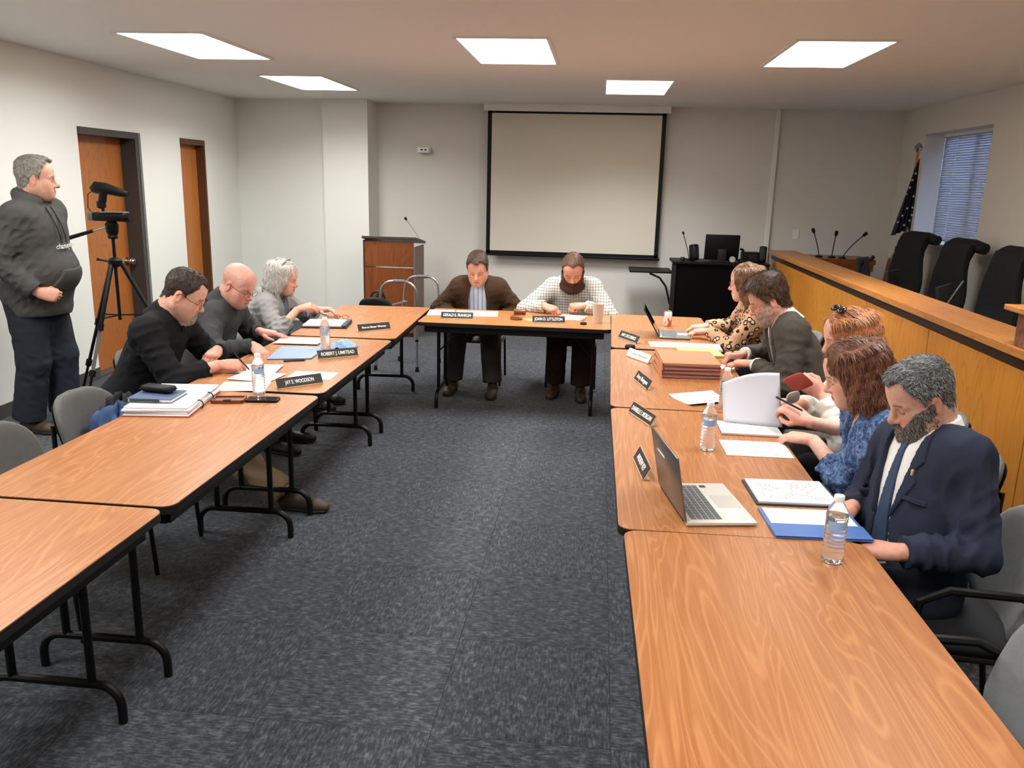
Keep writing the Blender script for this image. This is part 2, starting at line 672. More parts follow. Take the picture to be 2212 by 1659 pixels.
# projection screen
sc = thing('projection_screen', 'large pull-down projection screen with black border on the back wall', 'screen', (-0.34, 10.60, 0.93))
SW = 2.16
MB().ab(-SW / 2 + 0.045, SW / 2 - 0.045, -0.002, 0.002, 0.045, 1.72).build('screen_surface', 'screen_white', sc, smooth=None)
bd = MB()
bd.ab(-SW / 2, -SW / 2 + 0.05, -0.003, 0.003, 0, 1.76)
bd.ab(SW / 2 - 0.05, SW / 2, -0.003, 0.003, 0, 1.76)
bd.ab(-SW / 2, SW / 2, -0.003, 0.003, 0, 0.05)
bd.ab(-SW / 2, SW / 2, -0.003, 0.003, 1.71, 1.76)
bd.build('border', 'black_plastic', sc, smooth=None)
MB().tube([(-SW / 2 - 0.02, 0, 0), (SW / 2 + 0.02, 0, 0)], 0.016, 10).build('weight_bar', 'black_plastic', sc)
MB().box((0, 0.02, 1.78), (SW + 0.1, 0.11, 0.09), None, 0.01).build('housing', 'white_plastic', sc, smooth=None)

# small white box (speaker/thermostat) high on the back wall
t = thing('wall_device', 'small white box fixed high on the back wall left of the screen', 'wall device', (-2.235, 10.75, 2.19))
MB().box((0, -0.06, 0), (0.15, 0.12, 0.07), None, 0.01).build('housing', 'white_plastic', t, smooth=None)
MB().box((-0.02, -0.121, 0.0), (0.03, 0.003, 0.016)).box((0.03, -0.121, 0.0), (0.025, 0.003, 0.016)).build('vent', 'dark_plastic', t, smooth=None)

# ================================================================== DAIS
da = thing('dais_bench', 'long orange wood panelled dais front with rail along the right side', 'dais', (2.10, 0, 0))
seams = [1.5, 2.82, 4.12, 5.45, 6.73, 8.055, 9.48, 10.55]
for a, b in zip(seams[:-1], seams[1:]):
    MB().box((0.02, (a + b) / 2, 0.55), (0.035, b - a - 0.012, 0.87), None, 0.003).build('panel', 'dais_panel', da, smooth=None)
MB().ab(0.03, 0.06, 1.5, 10.55, 0.1, 1.04).build('backing', 'dark_brown', da, smooth=None)
MB().ab(0.02, 0.06, 1.5, 10.6, 0.0, 0.115).build('toe_kick', 'black_plastic', da, smooth=None)
MB().ab(0.012, 0.06, 1.5, 10.6, 0.99, 1.045).build('reveal_strip', 'dark_brown', da, smooth=None)
MB().ab(-0.02, 0.30, 1.5, 10.6, 1.045, 1.092, 0.004).build('rail', 'dais_rail', da, smooth=None)
MB().ab(0.30, 0.75, 1.5, 9.6, 0.76, 0.79).build('desk_top', 'black_plastic', da, smooth=None)
MB().ab(0.06, 0.09, 1.5, 10.5, 0.1, 1.045).build('inner_face', 'dark_plastic', da, smooth=None)
rc = thing('return_counter', 'dark wood return counter at the far end of the dais', 'counter', (2.765, 10.1, 0))
MB().box((0, 0, 1.04), (0.70, 0.55, 0.06), None, 0.005).build('counter_top', 'lectern_wood', rc, smooth=None)
MB().box((0.0, 0.0, 0.505), (0.64, 0.45, 1.01)).build('counter_body', 'black_plastic', rc, smooth=None)
MB().box((0.02, -0.29, 0.99), (0.60, 0.03, 0.10)).build('fascia', 'lectern_wood', rc, smooth=None)


def stone_fn(t):
    v = t.n('ShaderNodeTexVoronoi')
    v.inputs['Scale'].default_value = 28
    t.l(t.coord((1, 1, 1)), v.inputs['Vector'])
    t.base(t.mix(t.noise(t.coord((1, 1, 1)), 40, 4), t.mix(v.outputs['Distance'], lin((116, 74, 52)), lin((190, 130, 104))), lin((84, 50, 32))))


M('granite', (140, 95, 70), 0.5, fn=stone_fn)
pt = thing('stone_pillar', 'speckled brown stone pillar with wood cap on the dais rail', 'pillar', (2.25, 4.22, 1.092))
MB().box((0, 0, 0.085), (0.30, 0.30, 0.17), None, 0.004).build('stone_shaft', 'granite', pt, smooth=None)
MB().box((0, 0, 0.187), (0.40, 0.40, 0.028), None, 0.004).build('wood_cap', 'dais_rail', pt, smooth=None)
MB().box((0.03, 0.02, 0.217), (0.30, 0.30, 0.032), None, 0.004).build('upper_cap', 'dais_rail', pt, smooth=None)
# executive chairs behind the dais


def exec_chair(x, y, rz, label):
    t = thing('executive_chair', label, 'chair', (x, y, 0), rz, 'high-back chairs behind the dais')
    # backrest: curved padded slab with rolled top, facing local -x ... +x is the back
    mb = MB()
    n, m = 10, 13
    prof = []
    for k in range(m):
        z = 0.5 + 0.88 * k / (m - 1)
        xx = 0.12 + 0.27 * (k / (m - 1)) + 0.05 * math.sin(k / (m - 1) * math.pi * 1.7)
        wd = 0.25 - 0.035 * math.cos(k / (m - 1) * math.pi * 1.9 + 0.6)
        th = 0.045 + (0.02 if k > m - 3 else 0)
        prof.append((xx, z, wd, th))
    v, f = [], []
    q = 16
    for (xx, z, wd, th) in prof:
        for j in range(q):
            a = 2 * math.pi * j / q
            ca, sa = math.cos(a), math.sin(a)
            ca = math.copysign(abs(ca) ** 0.6, ca)
            sa = math.copysign(abs(sa) ** 0.6, sa)
            v.append((xx + th * sa + 0.05 * (ca * ca) * -0.6, wd * ca, z))
    for i in range(m - 1):
        for j in range(q):
            j2 = (j + 1) % q
            f.append((i * q + j, i * q + j2, (i + 1) * q + j2, (i + 1) * q + j))
    f.append(tuple(range(q - 1, -1, -1)))
    f.append(tuple((m - 1) * q + j for j in range(q)))
    mb.add(v, f)
    mb.tube([(0.385, -0.27, 1.35), (0.36, -0.15, 1.37), (0.36, 0.15, 1.37), (0.385, 0.27, 1.35)], [0.05, 0.058, 0.058, 0.05], 12)
    mb.build('backrest', 'exec_fabric', t, smooth=50)
    MB().box((-0.03, 0, 0.48), (0.52, 0.52, 0.11), None, 0.045).build('seat', 'exec_fabric', t, smooth=60)
    for s in (-1, 1):
        MB().tube([(0.2, s * 0.28, 0.48), (0.2, s * 0.30, 0.68), (0.12, s * 0.3, 0.71), (-0.18, s * 0.3, 0.70)], 0.022, 8).build('armrest', 'black_plastic', t)
    MB().tube([(0, 0, 0.12), (0, 0, 0.44)], 0.03, 10).build('column', 'black_plastic', t)
    for k in range(5):
        a = 2 * math.pi * k / 5
        MB().tube([(0, 0, 0.13), (0.3 * math.cos(a), 0.3 * math.sin(a), 0.07)], [0.028, 0.02], 8).lathe([(0.0, -0.03), (0.028, -0.02), (0.03, 0), (0.028, 0.02), (0, 0.03)], 10, (0.3 * math.cos(a), 0.3 * math.sin(a), 0.031)).build('leg', 'black_plastic', t)


exec_chair(2.97, 9.10, 0.25, 'black high-back executive chair under the window beside the flag')
exec_chair(2.97, 8.02, 0.15, 'black high-back executive chair between the two others behind the dais')
exec_chair(2.97, 7.02, 0.1, 'black high-back executive chair cut off by the right picture edge')


def goose_mic(x, y, z, dx, dy, h, label, base=True):
    t = thing('gooseneck_microphone', label, 'microphone', (x, y, z), group='gooseneck microphones on the dais')
    pts = [(0, 0, 0.0)]
    for k in range(1, 9):
        u = k / 8
        pts.append((dx * u ** 1.4, dy * u ** 1.4, h * u))
    MB().tube(pts, 0.0055, 6).build('gooseneck', 'black_plastic', t)
    d = Vector(pts[-1]) - Vector(pts[-2])
    d.normalize()
    e = Vector(pts[-1])
    MB().tube([e - d * 0.01, e + d * 0.015, e + d * 0.045, e + d * 0.055], [0.009, 0.02, 0.02, 0.01], 8).build('microphone_head', 'black_plastic', t)
    MB().lathe([(0.04, 0), (0.04, 0.012), (0.015, 0.02), (0.0, 0.021)], 12).build('base', 'black_plastic', t)


goose_mic(2.53, 10.0, 1.072, -0.07, 0.05, 0.27, 'black gooseneck microphone leftmost on the return counter')
goose_mic(2.66, 9.95, 1.072, 0.02, 0.0, 0.25, 'black upright gooseneck microphone in the middle of the return counter')
goose_mic(2.76, 9.88, 1.072, 0.20, 0.0, 0.26, 'black gooseneck microphone bent to the right over the counter')
goose_mic(2.56, 8.75, 0.79, 0.16, 0.0, 0.36, 'black gooseneck microphone bent low right of the counter corner')
goose_mic(2.46, 8.15, 0.79, 0.0, 0.0, 0.36, 'short black microphone in front of the first dark monitor')


def dais_monitor(x, y, rz, w, h, label):
    t = thing('dais_monitor', label, 'monitor', (x, y, 0.79), rz, 'dark monitors behind the dais rail')
    R = Matrix.Rotation(math.radians(-10), 3, 'Y')
    MB().box((0, 0, h / 2 + 0.02), (0.025, w, h), R, 0.004).build('screen_back', 'dark_plastic', t, smooth=None)
    MB().box((0.05, 0, 0.006), (0.18, w * 0.6, 0.012)).build('stand', 'dark_plastic', t, smooth=None)


dais_monitor(2.56, 8.38, -0.7, 0.24, 0.40, 'dark flat monitor beside the short microphone behind the rail')
dais_monitor(2.56, 7.52, -0.6, 0.32, 0.36, 'dark flat monitor in front of the first executive chair')
dais_monitor(2.56, 6.40, -0.6, 0.36, 0.36, 'dark flat monitor in front of the middle executive chair')
t = thing('metal_rod_microphone', 'thin pale microphone rod leaning over the dais rail', 'microphone', (2.50, 6.25, 0.79))
MB().tube([(0, 0, 0), (0.03, 0.05, 0.26), (0.22, 0.30, 0.40)], 0.006, 6).build('gooseneck', 'aluminium', t)
MB().lathe([(0.035, 0), (0.035, 0.01), (0.0, 0.011)], 12).build('base', 'black_plastic', t)

# flag on a pole by the window
M('flag_blue', (24, 26, 44), 0.7)
M('flag_red', (110, 44, 30), 0.7)
M('flag_white', (196, 192, 186), 0.7)
M('brass', (190, 150, 80), 0.35, metal=0.8)
fg = thing('flag', 'folded stars and stripes flag on a wooden pole by the window', 'flag', (3.33, 9.78, 0))
MB().lathe([(0.15, 0), (0.15, 0.03), (0.03, 0.06), (0.02, 0.12), (0.0, 0.121)], 20).build('base', 'brass', fg)
MB().tube([(0, 0, 0.05), (0.072, 0.02, 2.245)], 0.014, 8).build('pole', 'trim_wood', fg)
MB().lathe([(0, 0), (0.03, 0.02), (0.045, 0.05), (0.03, 0.085), (0, 0.11)], 12, (0.072, 0.02, 2.24)).build('finial', 'aluminium', fg)
# hanging folds: canton (blue) in upper half, stripes below


def flag_sheet(name, mat, u0, u1, z_top, z_bot, off, parent, w_top, w_bot, xs):
    n, m = 18, 16
    v, f = [], []
    for i in range(m):
        u = i / (m - 1)
        z = z_top + (z_bot - z_top) * u
        wd = w_top + (w_bot - w_top) * u
        for j in range(n):
            s = u0 + (u1 - u0) * j / (n - 1)
            x = xs + 0.07 * (z / 2.2) - s * wd
            y = off + 0.035 * math.sin(s * 19 + 1.2 * u) * (0.3 + u)
            v.append((x, y, z - 0.10 * s * (1 - 0.3 * u)))
    for i in range(m - 1):
        for j in range(n - 1):
            a = i * n + j
            f.append((a, a + 1, a + n + 1, a + n))
    o = mesh(name, v, f, mat, parent, smooth=180)
    md = o.modifiers.new('thickness', 'SOLIDIFY')
    md.thickness = 0.004
    return o


flag_sheet('canton', 'flag_blue', -0.35, 1.0, 2.14, 1.42, -0.03, fg, 0.03, 0.15, 0.0)
for k in range(7):
    s0 = -0.3 + k * 0.19
    flag_sheet('stripe', 'flag_red' if k % 2 == 0 else 'flag_white', s0, s0 + 0.19, 1.50 - 0.05 * k, 0.75 - 0.05 * k, -0.015 - 0.004 * k, fg, 0.15, 0.19, 0.0)
star = MB()
pts5 = []
for k in range(10):
    a = math.pi / 2 + k * math.pi / 5
    rr = 0.017 if k % 2 == 0 else 0.007
    pts5.append((rr * math.cos(a), rr * math.sin(a)))
for (sx, sz) in ((0.02, 2.02), (-0.005, 1.95), (-0.02, 1.87), (-0.05, 1.80), (0.03, 1.78), (-0.09, 1.72), (0.035, 1.66), (-0.02, 1.65), (-0.13, 1.63), (0.04, 1.58), (-0.06, 1.57), (0.02, 1.52), (-0.10, 1.50), (-0.03, 1.47), (-0.15, 1.44)):
    T = Matrix.Translation((sx + 0.02, -0.086, sz)) @ Matrix.Rotation(math.radians(90), 4, 'X')
    star = MB().prism(pts5, -0.001, 0.001, T)
    star.build('star', 'flag_white', fg, smooth=None)
# ================================================================== TABLES
TW, TL, TZ = 0.762, 1.524, 0.737


def make_table(mat):
    """folding table, long axis local y"""
    t = thing('folding_table', 'x', 'table', group='folding tables set in a U')
    MB().prism(rrect(TW, TL, 0.045), -0.004 + TZ - 0.0, TZ).build('tabletop', mat, t, smooth=None)
    MB().prism(rrect(TW + 0.003, TL + 0.003, 0.046), TZ - 0.03, TZ - 0.003).build('edge_band', 'black_edge', t, smooth=30)
    for s in (-1, 1):
        MB().ab(s * (TW / 2 - 0.05) - 0.01, s * (TW / 2 - 0.05) + 0.01, -TL / 2 + 0.06, TL / 2 - 0.06, TZ - 0.085, TZ - 0.03).build('apron_rail', 'black_steel', t, smooth=None)
        MB().ab(-TW / 2 + 0.05, TW / 2 - 0.05, s * (TL / 2 - 0.06) - 0.01, s * (TL / 2 - 0.06) + 0.01, TZ - 0.085, TZ - 0.03).build('end_rail', 'black_steel', t, smooth=None)
        y = s * (TL / 2 - 0.13)
        for sx in (-1, 1):
            MB().tube([(sx * 0.145, y, 0.14), (sx * 0.145, y, TZ - 0.04)], 0.0145, 10).build('leg', 'black_steel', t)
            MB().tube([(sx * 0.145, y, 0.46), (sx * 0.10, y - s * 0.14, 0.60), (sx * 0.06, y - s * 0.34, TZ - 0.05)], 0.006, 6).build('brace', 'black_steel', t)
        foot = [(-0.245, y, 0.004), (-0.245, y, 0.06)] + arc((-0.165, y, 0.06), 0.08, 180, 90, 6) + arc((0.165, y, 0.06), 0.08, 90, 0, 6) + [(0.245, y, 0.06), (0.245, y, 0.004)]
        MB().tube(foot, 0.0155, 10).build('foot', 'black_steel', t)
    return t


proto = make_table('table_laminate')
TABLES = [('L', -1.788, 1.724, -0.005, 'nearest folding table of the left row, cut off at the bottom'),
          ('L', -1.770, 3.269, -0.003, 'oak-look folding table holding the paper stack and blue notebook'),
          ('L', -1.774, 4.838, 0.005, 'oak-look folding table under the blue-grey folder and the water bottle beside it'),
          ('L', -1.798, 6.403, 0.033, 'oak-look folding table at the far left corner by the silver-haired woman'),
          ('R', 0.521, 1.804, 0.019, 'nearest folding table of the right row with a lone water bottle'),
          ('R', 0.486, 3.332, 0.006, 'oak-look folding table holding the open silver laptop'),
          ('R', 0.489, 4.872, -0.011, 'oak-look folding table holding the red folder stack'),
          ('R', 0.511, 6.451, -0.012, 'oak-look folding table at the far right corner with the drink can')]
first = True
for side, x, y, th, lab in TABLES:
    t = proto if first else copy_tree(proto)
    first = False
    t.location = (x, y, 0)
    t.rotation_euler = (0, 0, th + (math.pi if side == 'L' else 0))
    t['label'] = lab
ft = copy_tree(proto)
ft.location = (-0.635, 6.784, 0)
ft.rotation_euler = (0, 0, math.pi / 2 - 0.006)
ft['label'] = 'folding head table facing the camera at the two men'

# ================================================================== CHAIRS


def superellipse(w, h, n, p):
    out = []
    for k in range(n):
        a = 2 * math.pi * k / n
        c, s = math.cos(a), math.sin(a)
        out.append((w * math.copysign(abs(c) ** (2 / p), c), h * math.copysign(abs(s) ** (2 / p), s)))
    return out


def pad_mesh(w, h, th, n=28, p=3.2, curve=0.10, flare=0.0):
    """cushion in the local xz plane (x across, z up) curving to +y at the sides; returns verts, faces"""
    ol = superellipse(1, 1, n, p)
    rings = [(1.0, 0.0), (0.985, 0.45), (0.93, 0.8), (0.8, 0.96), (0.5, 1.0), (0.22, 1.0)]
    v, f = [], []

    def pt(u, vv, d):
        x = u * w * (1 + flare * vv)
        z = vv * h
        y = curve * (u * u) * 0.9 - 0.06 * vv
        return (x, y + d, z)
    for sgn in (1, -1):
        base = len(v)
        for r, tt in rings:
            for (a, b) in ol:
                v.append(pt(a * r, b * r, sgn * th / 2 * tt))
        c = len(v)
        v.append(pt(0, 0, sgn * th / 2))
        for i in range(len(rings) - 1):
            for k in range(n):
                k2 = (k + 1) % n
                q = (base + i * n + k, base + i * n + k2, base + (i + 1) * n + k2, base + (i + 1) * n + k)
                f.append(q if sgn > 0 else q[::-1])
        i = len(rings) - 1
        for k in range(n):
            k2 = (k + 1) % n
            q = (base + i * n + k, base + i * n + k2, c)
            f.append(q if sgn > 0 else q[::-1])
    return v, f


def make_chair(fab, arms):
    """stacking chair facing local +y"""
    t = thing('stacking_chair', 'x', 'chair', group='padded stacking chairs')
    v, f = pad_mesh(0.235, 0.205, 0.05, curve=0.075)
    mesh('backrest', [(a, b - 0.235, c + 0.615) for a, b, c in v], f, fab, t, smooth=60)
    v, f = pad_mesh(0.215, 0.18, 0.012, curve=0.075)
    mesh('back_shell', [(a, b - 0.268, c + 0.605) for a, b, c in v], f, 'black_plastic', t, smooth=60)
    MB().box((0, 0.0, 0.43), (0.45, 0.45, 0.06), None, 0.026).build('seat', 'exec_fabric' if arms else fab, t, smooth=70)
    for s in (-1, 1):
        MB().tube([(s * 0.22, 0.20, 0.012), (s * 0.215, 0.17, 0.40)], 0.011, 8).build('leg', 'black_steel', t)
        MB().tube([(s * 0.22, -0.25, 0.012), (s * 0.215, -0.19, 0.40)], 0.011, 8).build('leg', 'black_steel', t)
        MB().tube([(s * 0.215, 0.17, 0.395), (s * 0.215, -0.19, 0.395), (s * 0.205, -0.25, 0.46), (s * 0.19, -0.262, 0.70)], 0.011, 8).build('side_frame', 'black_steel', t)
        if arms:
            MB().tube([(s * 0.24, 0.17, 0.40), (s * 0.265, 0.16, 0.60), (s * 0.265, 0.08, 0.645), (s * 0.262, -0.12, 0.645), (s * 0.235, -0.225, 0.60)], 0.014, 8).build('armrest', 'black_plastic', t)
    return t


chair_a = make_chair('chair_fabric', False)
chair_b = make_chair('chair_fabric_light', True)
used = set()


def place_chair(x, y, facing_deg, label, kind='a'):
    pr = chair_a if kind == 'a' else chair_b
    t = copy_tree(pr) if kind in used else pr
    used.add(kind)
    t.location = (x, y, 0)
    t.rotation_euler = (0, 0, math.radians(facing_deg - 90))
    t['label'] = label
    return t


place_chair(-2.17, 3.60, 0, 'empty grey chair pushed in beside the black shirt man')
place_chair(-2.17, 3.00, 3, 'empty grey chair cut off at the left picture edge')
place_chair(-2.47, 4.60, 0, 'grey chair under the man in the black shirt')
place_chair(-2.68, 5.32, 0, 'grey chair under the bald man')
place_chair(-2.72, 6.42, 0, 'grey chair behind the silver-haired woman')
place_chair(-1.06, 7.56, -90, 'black-legged chair under the man in the brown jacket')
place_chair(-0.20, 7.60, -90, 'black-legged chair under the bearded man in checks')
place_chair(1.34, 6.20, 180, 'grey chair under the woman in the leopard print top')
place_chair(1.36, 5.02, 180, 'grey chair under the man in the grey jacket')
place_chair(1.45, 4.02, 180, 'grey chair under the red-haired woman')
place_chair(1.34, 3.42, 182, 'grey chair under the woman in the blue blouse')
place_chair(1.23, 2.72, 174, 'light grey armchair under the man in the navy suit', 'b')
place_chair(0.96, 1.90, 180, 'light grey empty chair at the bottom right corner', 'b')

# ================================================================== LECTERN, WALKER, MEDIA DESK
lc = thing('lectern', 'tall dark wood lectern in front of the back wall', 'lectern', (-2.42, 9.85, 0))
MB().ab(-0.30, 0.285, -0.25, -0.22, 0.83, 1.12).build('upper_panel', 'lectern_wood', lc, smooth=None)
MB().ab(-0.30, 0.285, -0.25, -0.22, 0.05, 0.815).build('lower_panel', 'lectern_wood', lc, smooth=None)
MB().ab(-0.31, -0.295, -0.255, 0.25, 0.0, 1.13).build('side_panel', 'dark_brown', lc, smooth=None)
MB().ab(0.287, 0.305, -0.255, 0.25, 0.0, 1.06).build('side_panel', 'lectern_side', lc, smooth=None)
MB().ab(-0.29, 0.285, -0.235, 0.2, 0.0, 0.06).build('plinth', 'dark_brown', lc, smooth=None)
MB().box((0, 0.0, 1.125), (0.64, 0.56, 0.03), Matrix.Rotation(math.radians(-8), 3, 'X'), 0.004).build('slanted_top', 'dark_brown', lc, smooth=None)
lm = thing('lectern_microphone', 'thin gooseneck microphone standing on the lectern', 'microphone', (-2.13, 9.92, 1.12))
MB().tube([(0, 0, 0.0), (-0.02, 0, 0.05), (-0.16, 0.0, 0.24)], 0.004, 6).build('gooseneck', 'aluminium', lm)
MB().tube([(-0.155, 0, 0.235), (-0.17, 0, 0.255), (-0.18, 0, 0.268)], [0.01, 0.017, 0.009], 8).build('microphone_head', 'black_plastic', lm)

wk = thing('folding_walker', 'aluminium walking frame with grey grips parked by the far corner table', 'walker', (-1.86, 7.82, 0))
for sgn, (ox, oy) in ((1, (0, 0)), (-1, (0.13, 0.46))):
    pts = [(ox + 0.155, oy, 0.03), (ox + 0.15, oy, 0.68)] + arc((ox + 0.03, oy, 0.76), 0.12, 0, 90, 5)[1:] + arc((ox - 0.08, oy, 0.76), 0.12, 90, 180, 5) + [(ox - 0.22, oy, 0.55), (ox - 0.26, oy, 0.03)]
    MB().tube(pts, 0.0125, 10).build('side_tube', 'aluminium', wk)
    MB().tube([(ox - 0.075, oy, 0.88), (ox + 0.035, oy, 0.88)], 0.0175, 10).build('hand_grip', 'steel_mid_paint', wk)
    for px in (0.155, -0.26):
        MB().lathe([(0.018, 0), (0.02, 0.01), (0.016, 0.05), (0.0, 0.051)], 10, (ox + px, oy, 0)).build('rubber_tip', 'dark_plastic', wk)
    MB().lathe([(0.017, 0), (0.017, 0.02), (0, 0.021)], 10, (ox + 0.153, oy, 0.30)).build('adjuster_collar', 'black_plastic', wk)
MB().tube([(-0.2, 0, 0.5), (-0.05, 0.47, 0.5)], 0.011, 8).tube([(-0.19, 0, 0.62), (-0.06, 0.47, 0.62)], 0.011, 8).build('cross_bar', 'aluminium', wk)
MB().box((-0.235, 0.05, 0.70), (0.06, 0.07, 0.16), Matrix.Rotation(0.4, 3, 'Y'), 0.015).build('folding_clamp', 'dark_plastic', wk)
bag = thing('walker_bag', 'small black cloth bag hung on the walking frame', 'bag', (-2.12, 7.86, 0.42))
v, f = pad_mesh(0.17, 0.14, 0.10, curve=0.02, p=2.6)
mesh('bag_body', [(a, b, c + 0.16) for a, b, c in v], f, 'exec_fabric', bag, smooth=60)
MB().tube(arc((0.02, 0, 0.28), 0.07, 0, 180, 8), 0.008, 6).build('strap', 'black_plastic', bag)

md = thing('media_desk', 'black media cart desk against the back wall beside the dais', 'desk', (1.42, 10.08, 0))
MB().ab(-0.50, 0.56, -0.01, 0.42, 0.05, 0.935).build('cabinet_body', 'desk_black', md, smooth=None)
MB().ab(-0.54, 0.58, -0.05, 0.46, 0.935, 0.965, 0.004).build('desk_top', 'black_plastic', md, smooth=None)
for x in (-0.52, 0.55):
    MB().ab(x - 0.025, x + 0.025, -0.04, 0.0, 0.03, 0.935).build('corner_post', 'dark_plastic', md, smooth=None)
MB().ab(-1.04, -0.54, -0.03, 0.38, 0.815, 0.845, 0.01).build('side_shelf', 'black_plastic', md, smooth=None)
MB().tube([(-0.54, 0.0, 0.45), (-0.60, 0.0, 0.66), (-0.68, 0.0, 0.76), (-0.80, 0, 0.81)], 0.012, 6).build('shelf_bracket', 'black_plastic', md)
for x in (-0.48, 0.5):
    MB().lathe([(0.0, -0.025), (0.02, -0.02), (0.025, 0), (0.02, 0.02), (0, 0.025)], 12, (x, 0.02, 0.025)).build('caster', 'black_plastic', md)
mo = thing('desktop_monitor', 'black monitor seen from behind on the media desk', 'monitor', (1.46, 10.22, 0.965))
MB().box((0, 0, 0.165), (0.40, 0.045, 0.30), Matrix.Rotation(math.radians(8), 3, 'X'), 0.012).build('screen_housing', 'black_plastic', mo, smooth=40)
MB().box((0, -0.045, 0.08), (0.10, 0.06, 0.14), None, 0.01).build('stand_neck', 'dark_plastic', mo, smooth=40)
MB().box((0, -0.03, 0.008), (0.22, 0.17, 0.016), None, 0.006).build('stand_base', 'dark_plastic', mo, smooth=40)


def speaker(x, y, rz, lab):
    t = thing('desk_speaker', lab, 'speaker', (x, y, 0.965), rz, 'small desk speakers on the media desk')
    MB().box((0, 0, 0.10), (0.085, 0.10, 0.19), Matrix.Rotation(math.radians(-10), 3, 'X'), 0.02).build('speaker_body', 'black_plastic', t, smooth=50)
    MB().box((0, -0.055, 0.11), (0.06, 0.008, 0.13), Matrix.Rotation(math.radians(-10), 3, 'X'), 0.003).build('speaker_grille', 'dark_plastic', t, smooth=50)


speaker(1.13, 10.16, 0.5, 'small black speaker left of the monitor on the media desk')
speaker(1.93, 10.16, -0.2, 'small black speaker right end of the media desk')
t = thing('desk_phone', 'small black handset unit between monitor and right speaker', 'telephone', (1.72, 10.14, 0.965))
MB().box((0, 0, 0.02), (0.13, 0.15, 0.04), None, 0.01).build('phone_body', 'black_plastic', t, smooth=50)
MB().tube([(-0.03, -0.03, 0.04), (-0.03, -0.02, 0.15), (-0.06, -0.04, 0.16)], 0.016, 8).build('handset', 'black_plastic', t)
t = thing('round_clock', 'small round pale clock at the foot of the monitor', 'clock', (1.57, 10.08, 0.965))
MB().lathe([(0.034, -0.012), (0.038, -0.006), (0.038, 0.006), (0.034, 0.012)], 20, (0, 0, 0.038), Matrix.Rotation(math.radians(80), 3, 'X')).build('clock_case', 'aluminium', t)
MB().box((0, -0.0, 0.003), (0.04, 0.03, 0.006)).build('clock_foot', 'dark_plastic', t, smooth=None)
t = thing('desk_microphone', 'thin black microphone leaning over the left end of the media desk', 'microphone', (1.07, 10.25, 0.965))
MB().tube([(0.02, 0, 0), (0.0, 0, 0.10), (-0.07, 0, 0.31)], 0.0045, 6).build('gooseneck', 'black_plastic', t)
MB().tube([(-0.068, 0, 0.305), (-0.078, 0, 0.335)], [0.012, 0.012], 8).build('microphone_head', 'black_plastic', t)
MB().lathe([(0.04, 0), (0.04, 0.015), (0, 0.016)], 14, (0.02, 0, 0)).build('base', 'black_plastic', t)
t = thing('desk_box', 'low black box beside the small speaker at the desk end', 'box', (1.80, 10.26, 0.965))
MB().box((0, 0, 0.06), (0.2, 0.14, 0.12), None, 0.006).build('box_body', 'black_plastic', t, smooth=None)
MB().box((0, -0.072, 0.06), (0.16, 0.004, 0.08)).build('front_panel', 'dark_plastic', t, smooth=None)
t = thing('desk_puck', 'small dark puck at the left corner of the media desk', 'webcam', (1.0, 10.13, 0.965))
MB().lathe([(0.03, 0), (0.03, 0.03), (0.02, 0.045), (0, 0.046)], 16).build('body', 'dark_plastic', t)
MB().lathe([(0.012, 0), (0.012, 0.004), (0, 0.005)], 12, (0, -0.029, 0.02), Matrix.Rotation(math.radians(90), 3, 'X')).build('lens', 'black_steel', t)

# ================================================================== TRIPOD AND CAMERA
TX, TY = -3.72, 6.15
tp = thing('tripod', 'black video tripod standing before the wooden door', 'tripod', (TX, TY, 0))
apex = (0, 0, 1.16)
feet = [(-0.44, 0.06, 0.01), (0.50, 0.25, 0.01), (-0.10, -0.42, 0.01)]
for fx, fy, fz in feet:
    a = Vector((fx * 0.08, fy * 0.08, 1.14))
    b = Vector((fx, fy, fz))
    m1 = a.lerp(b, 0.42)
    m2 = a.lerp(b, 0.72)
    lg = MB().tube([a, m1], 0.017, 8).build('leg', 'black_steel', tp)
    MB().tube([m1, m2], 0.0135, 8).build('leg_section', 'steel_mid_paint' if fy < -0.3 else 'black_steel', lg)
    MB().tube([m2, b], 0.011, 8).build('leg_section', 'black_steel', lg)
    for q in (m1, m2):
        d = (b - a).normalized()
        MB().tube([q - d * 0.03, q + d * 0.02], 0.024, 8).build('clamp', 'black_plastic', lg)
    MB().tube([(0, 0, 0.74), a.lerp(b, 0.36)], 0.006, 6).build('spreader_arm', 'black_steel', tp)
MB().tube([(0, 0, 0.70), (0, 0, 1.36)], 0.013, 10).build('center_column', 'black_steel', tp)
MB().lathe([(0.03, 0), (0.05, 0.015), (0.055, 0.05), (0.03, 0.07), (0, 0.071)], 14, (0, 0, 1.115)).build('apex_collar', 'black_plastic', tp)
MB().tube([(-0.02, 0, 1.15), (-0.10, -0.02, 1.165), (-0.13, -0.02, 1.17)], [0.008, 0.006, 0.011], 8).build('crank', 'black_plastic', tp)
MB().lathe([(0.03, 0), (0.04, 0.01), (0.035, 0.03), (0.045, 0.05), (0.05, 0.11), (0.035, 0.13), (0.0, 0.131)], 14, (0, 0, 1.33)).build('pan_head', 'black_plastic', tp)
MB().tube([(-0.03, 0.0, 1.42), (-0.17, 0, 1.38)], 0.006, 8).build('pan_handle_rod', 'aluminium', tp)
MB().tube([(-0.16, 0, 1.385), (-0.36, 0, 1.325)], [0.013, 0.016], 8).build('pan_handle_grip', 'black_plastic', tp)
vc = thing('video_camera', 'black camcorder with shotgun microphone mounted on the tripod', 'camera', (TX, TY, 1.461))
MB().box((0.0, 0, 0.035), (0.26, 0.10, 0.065), None, 0.012).build('camera_body', 'black_plastic', vc, smooth=50)
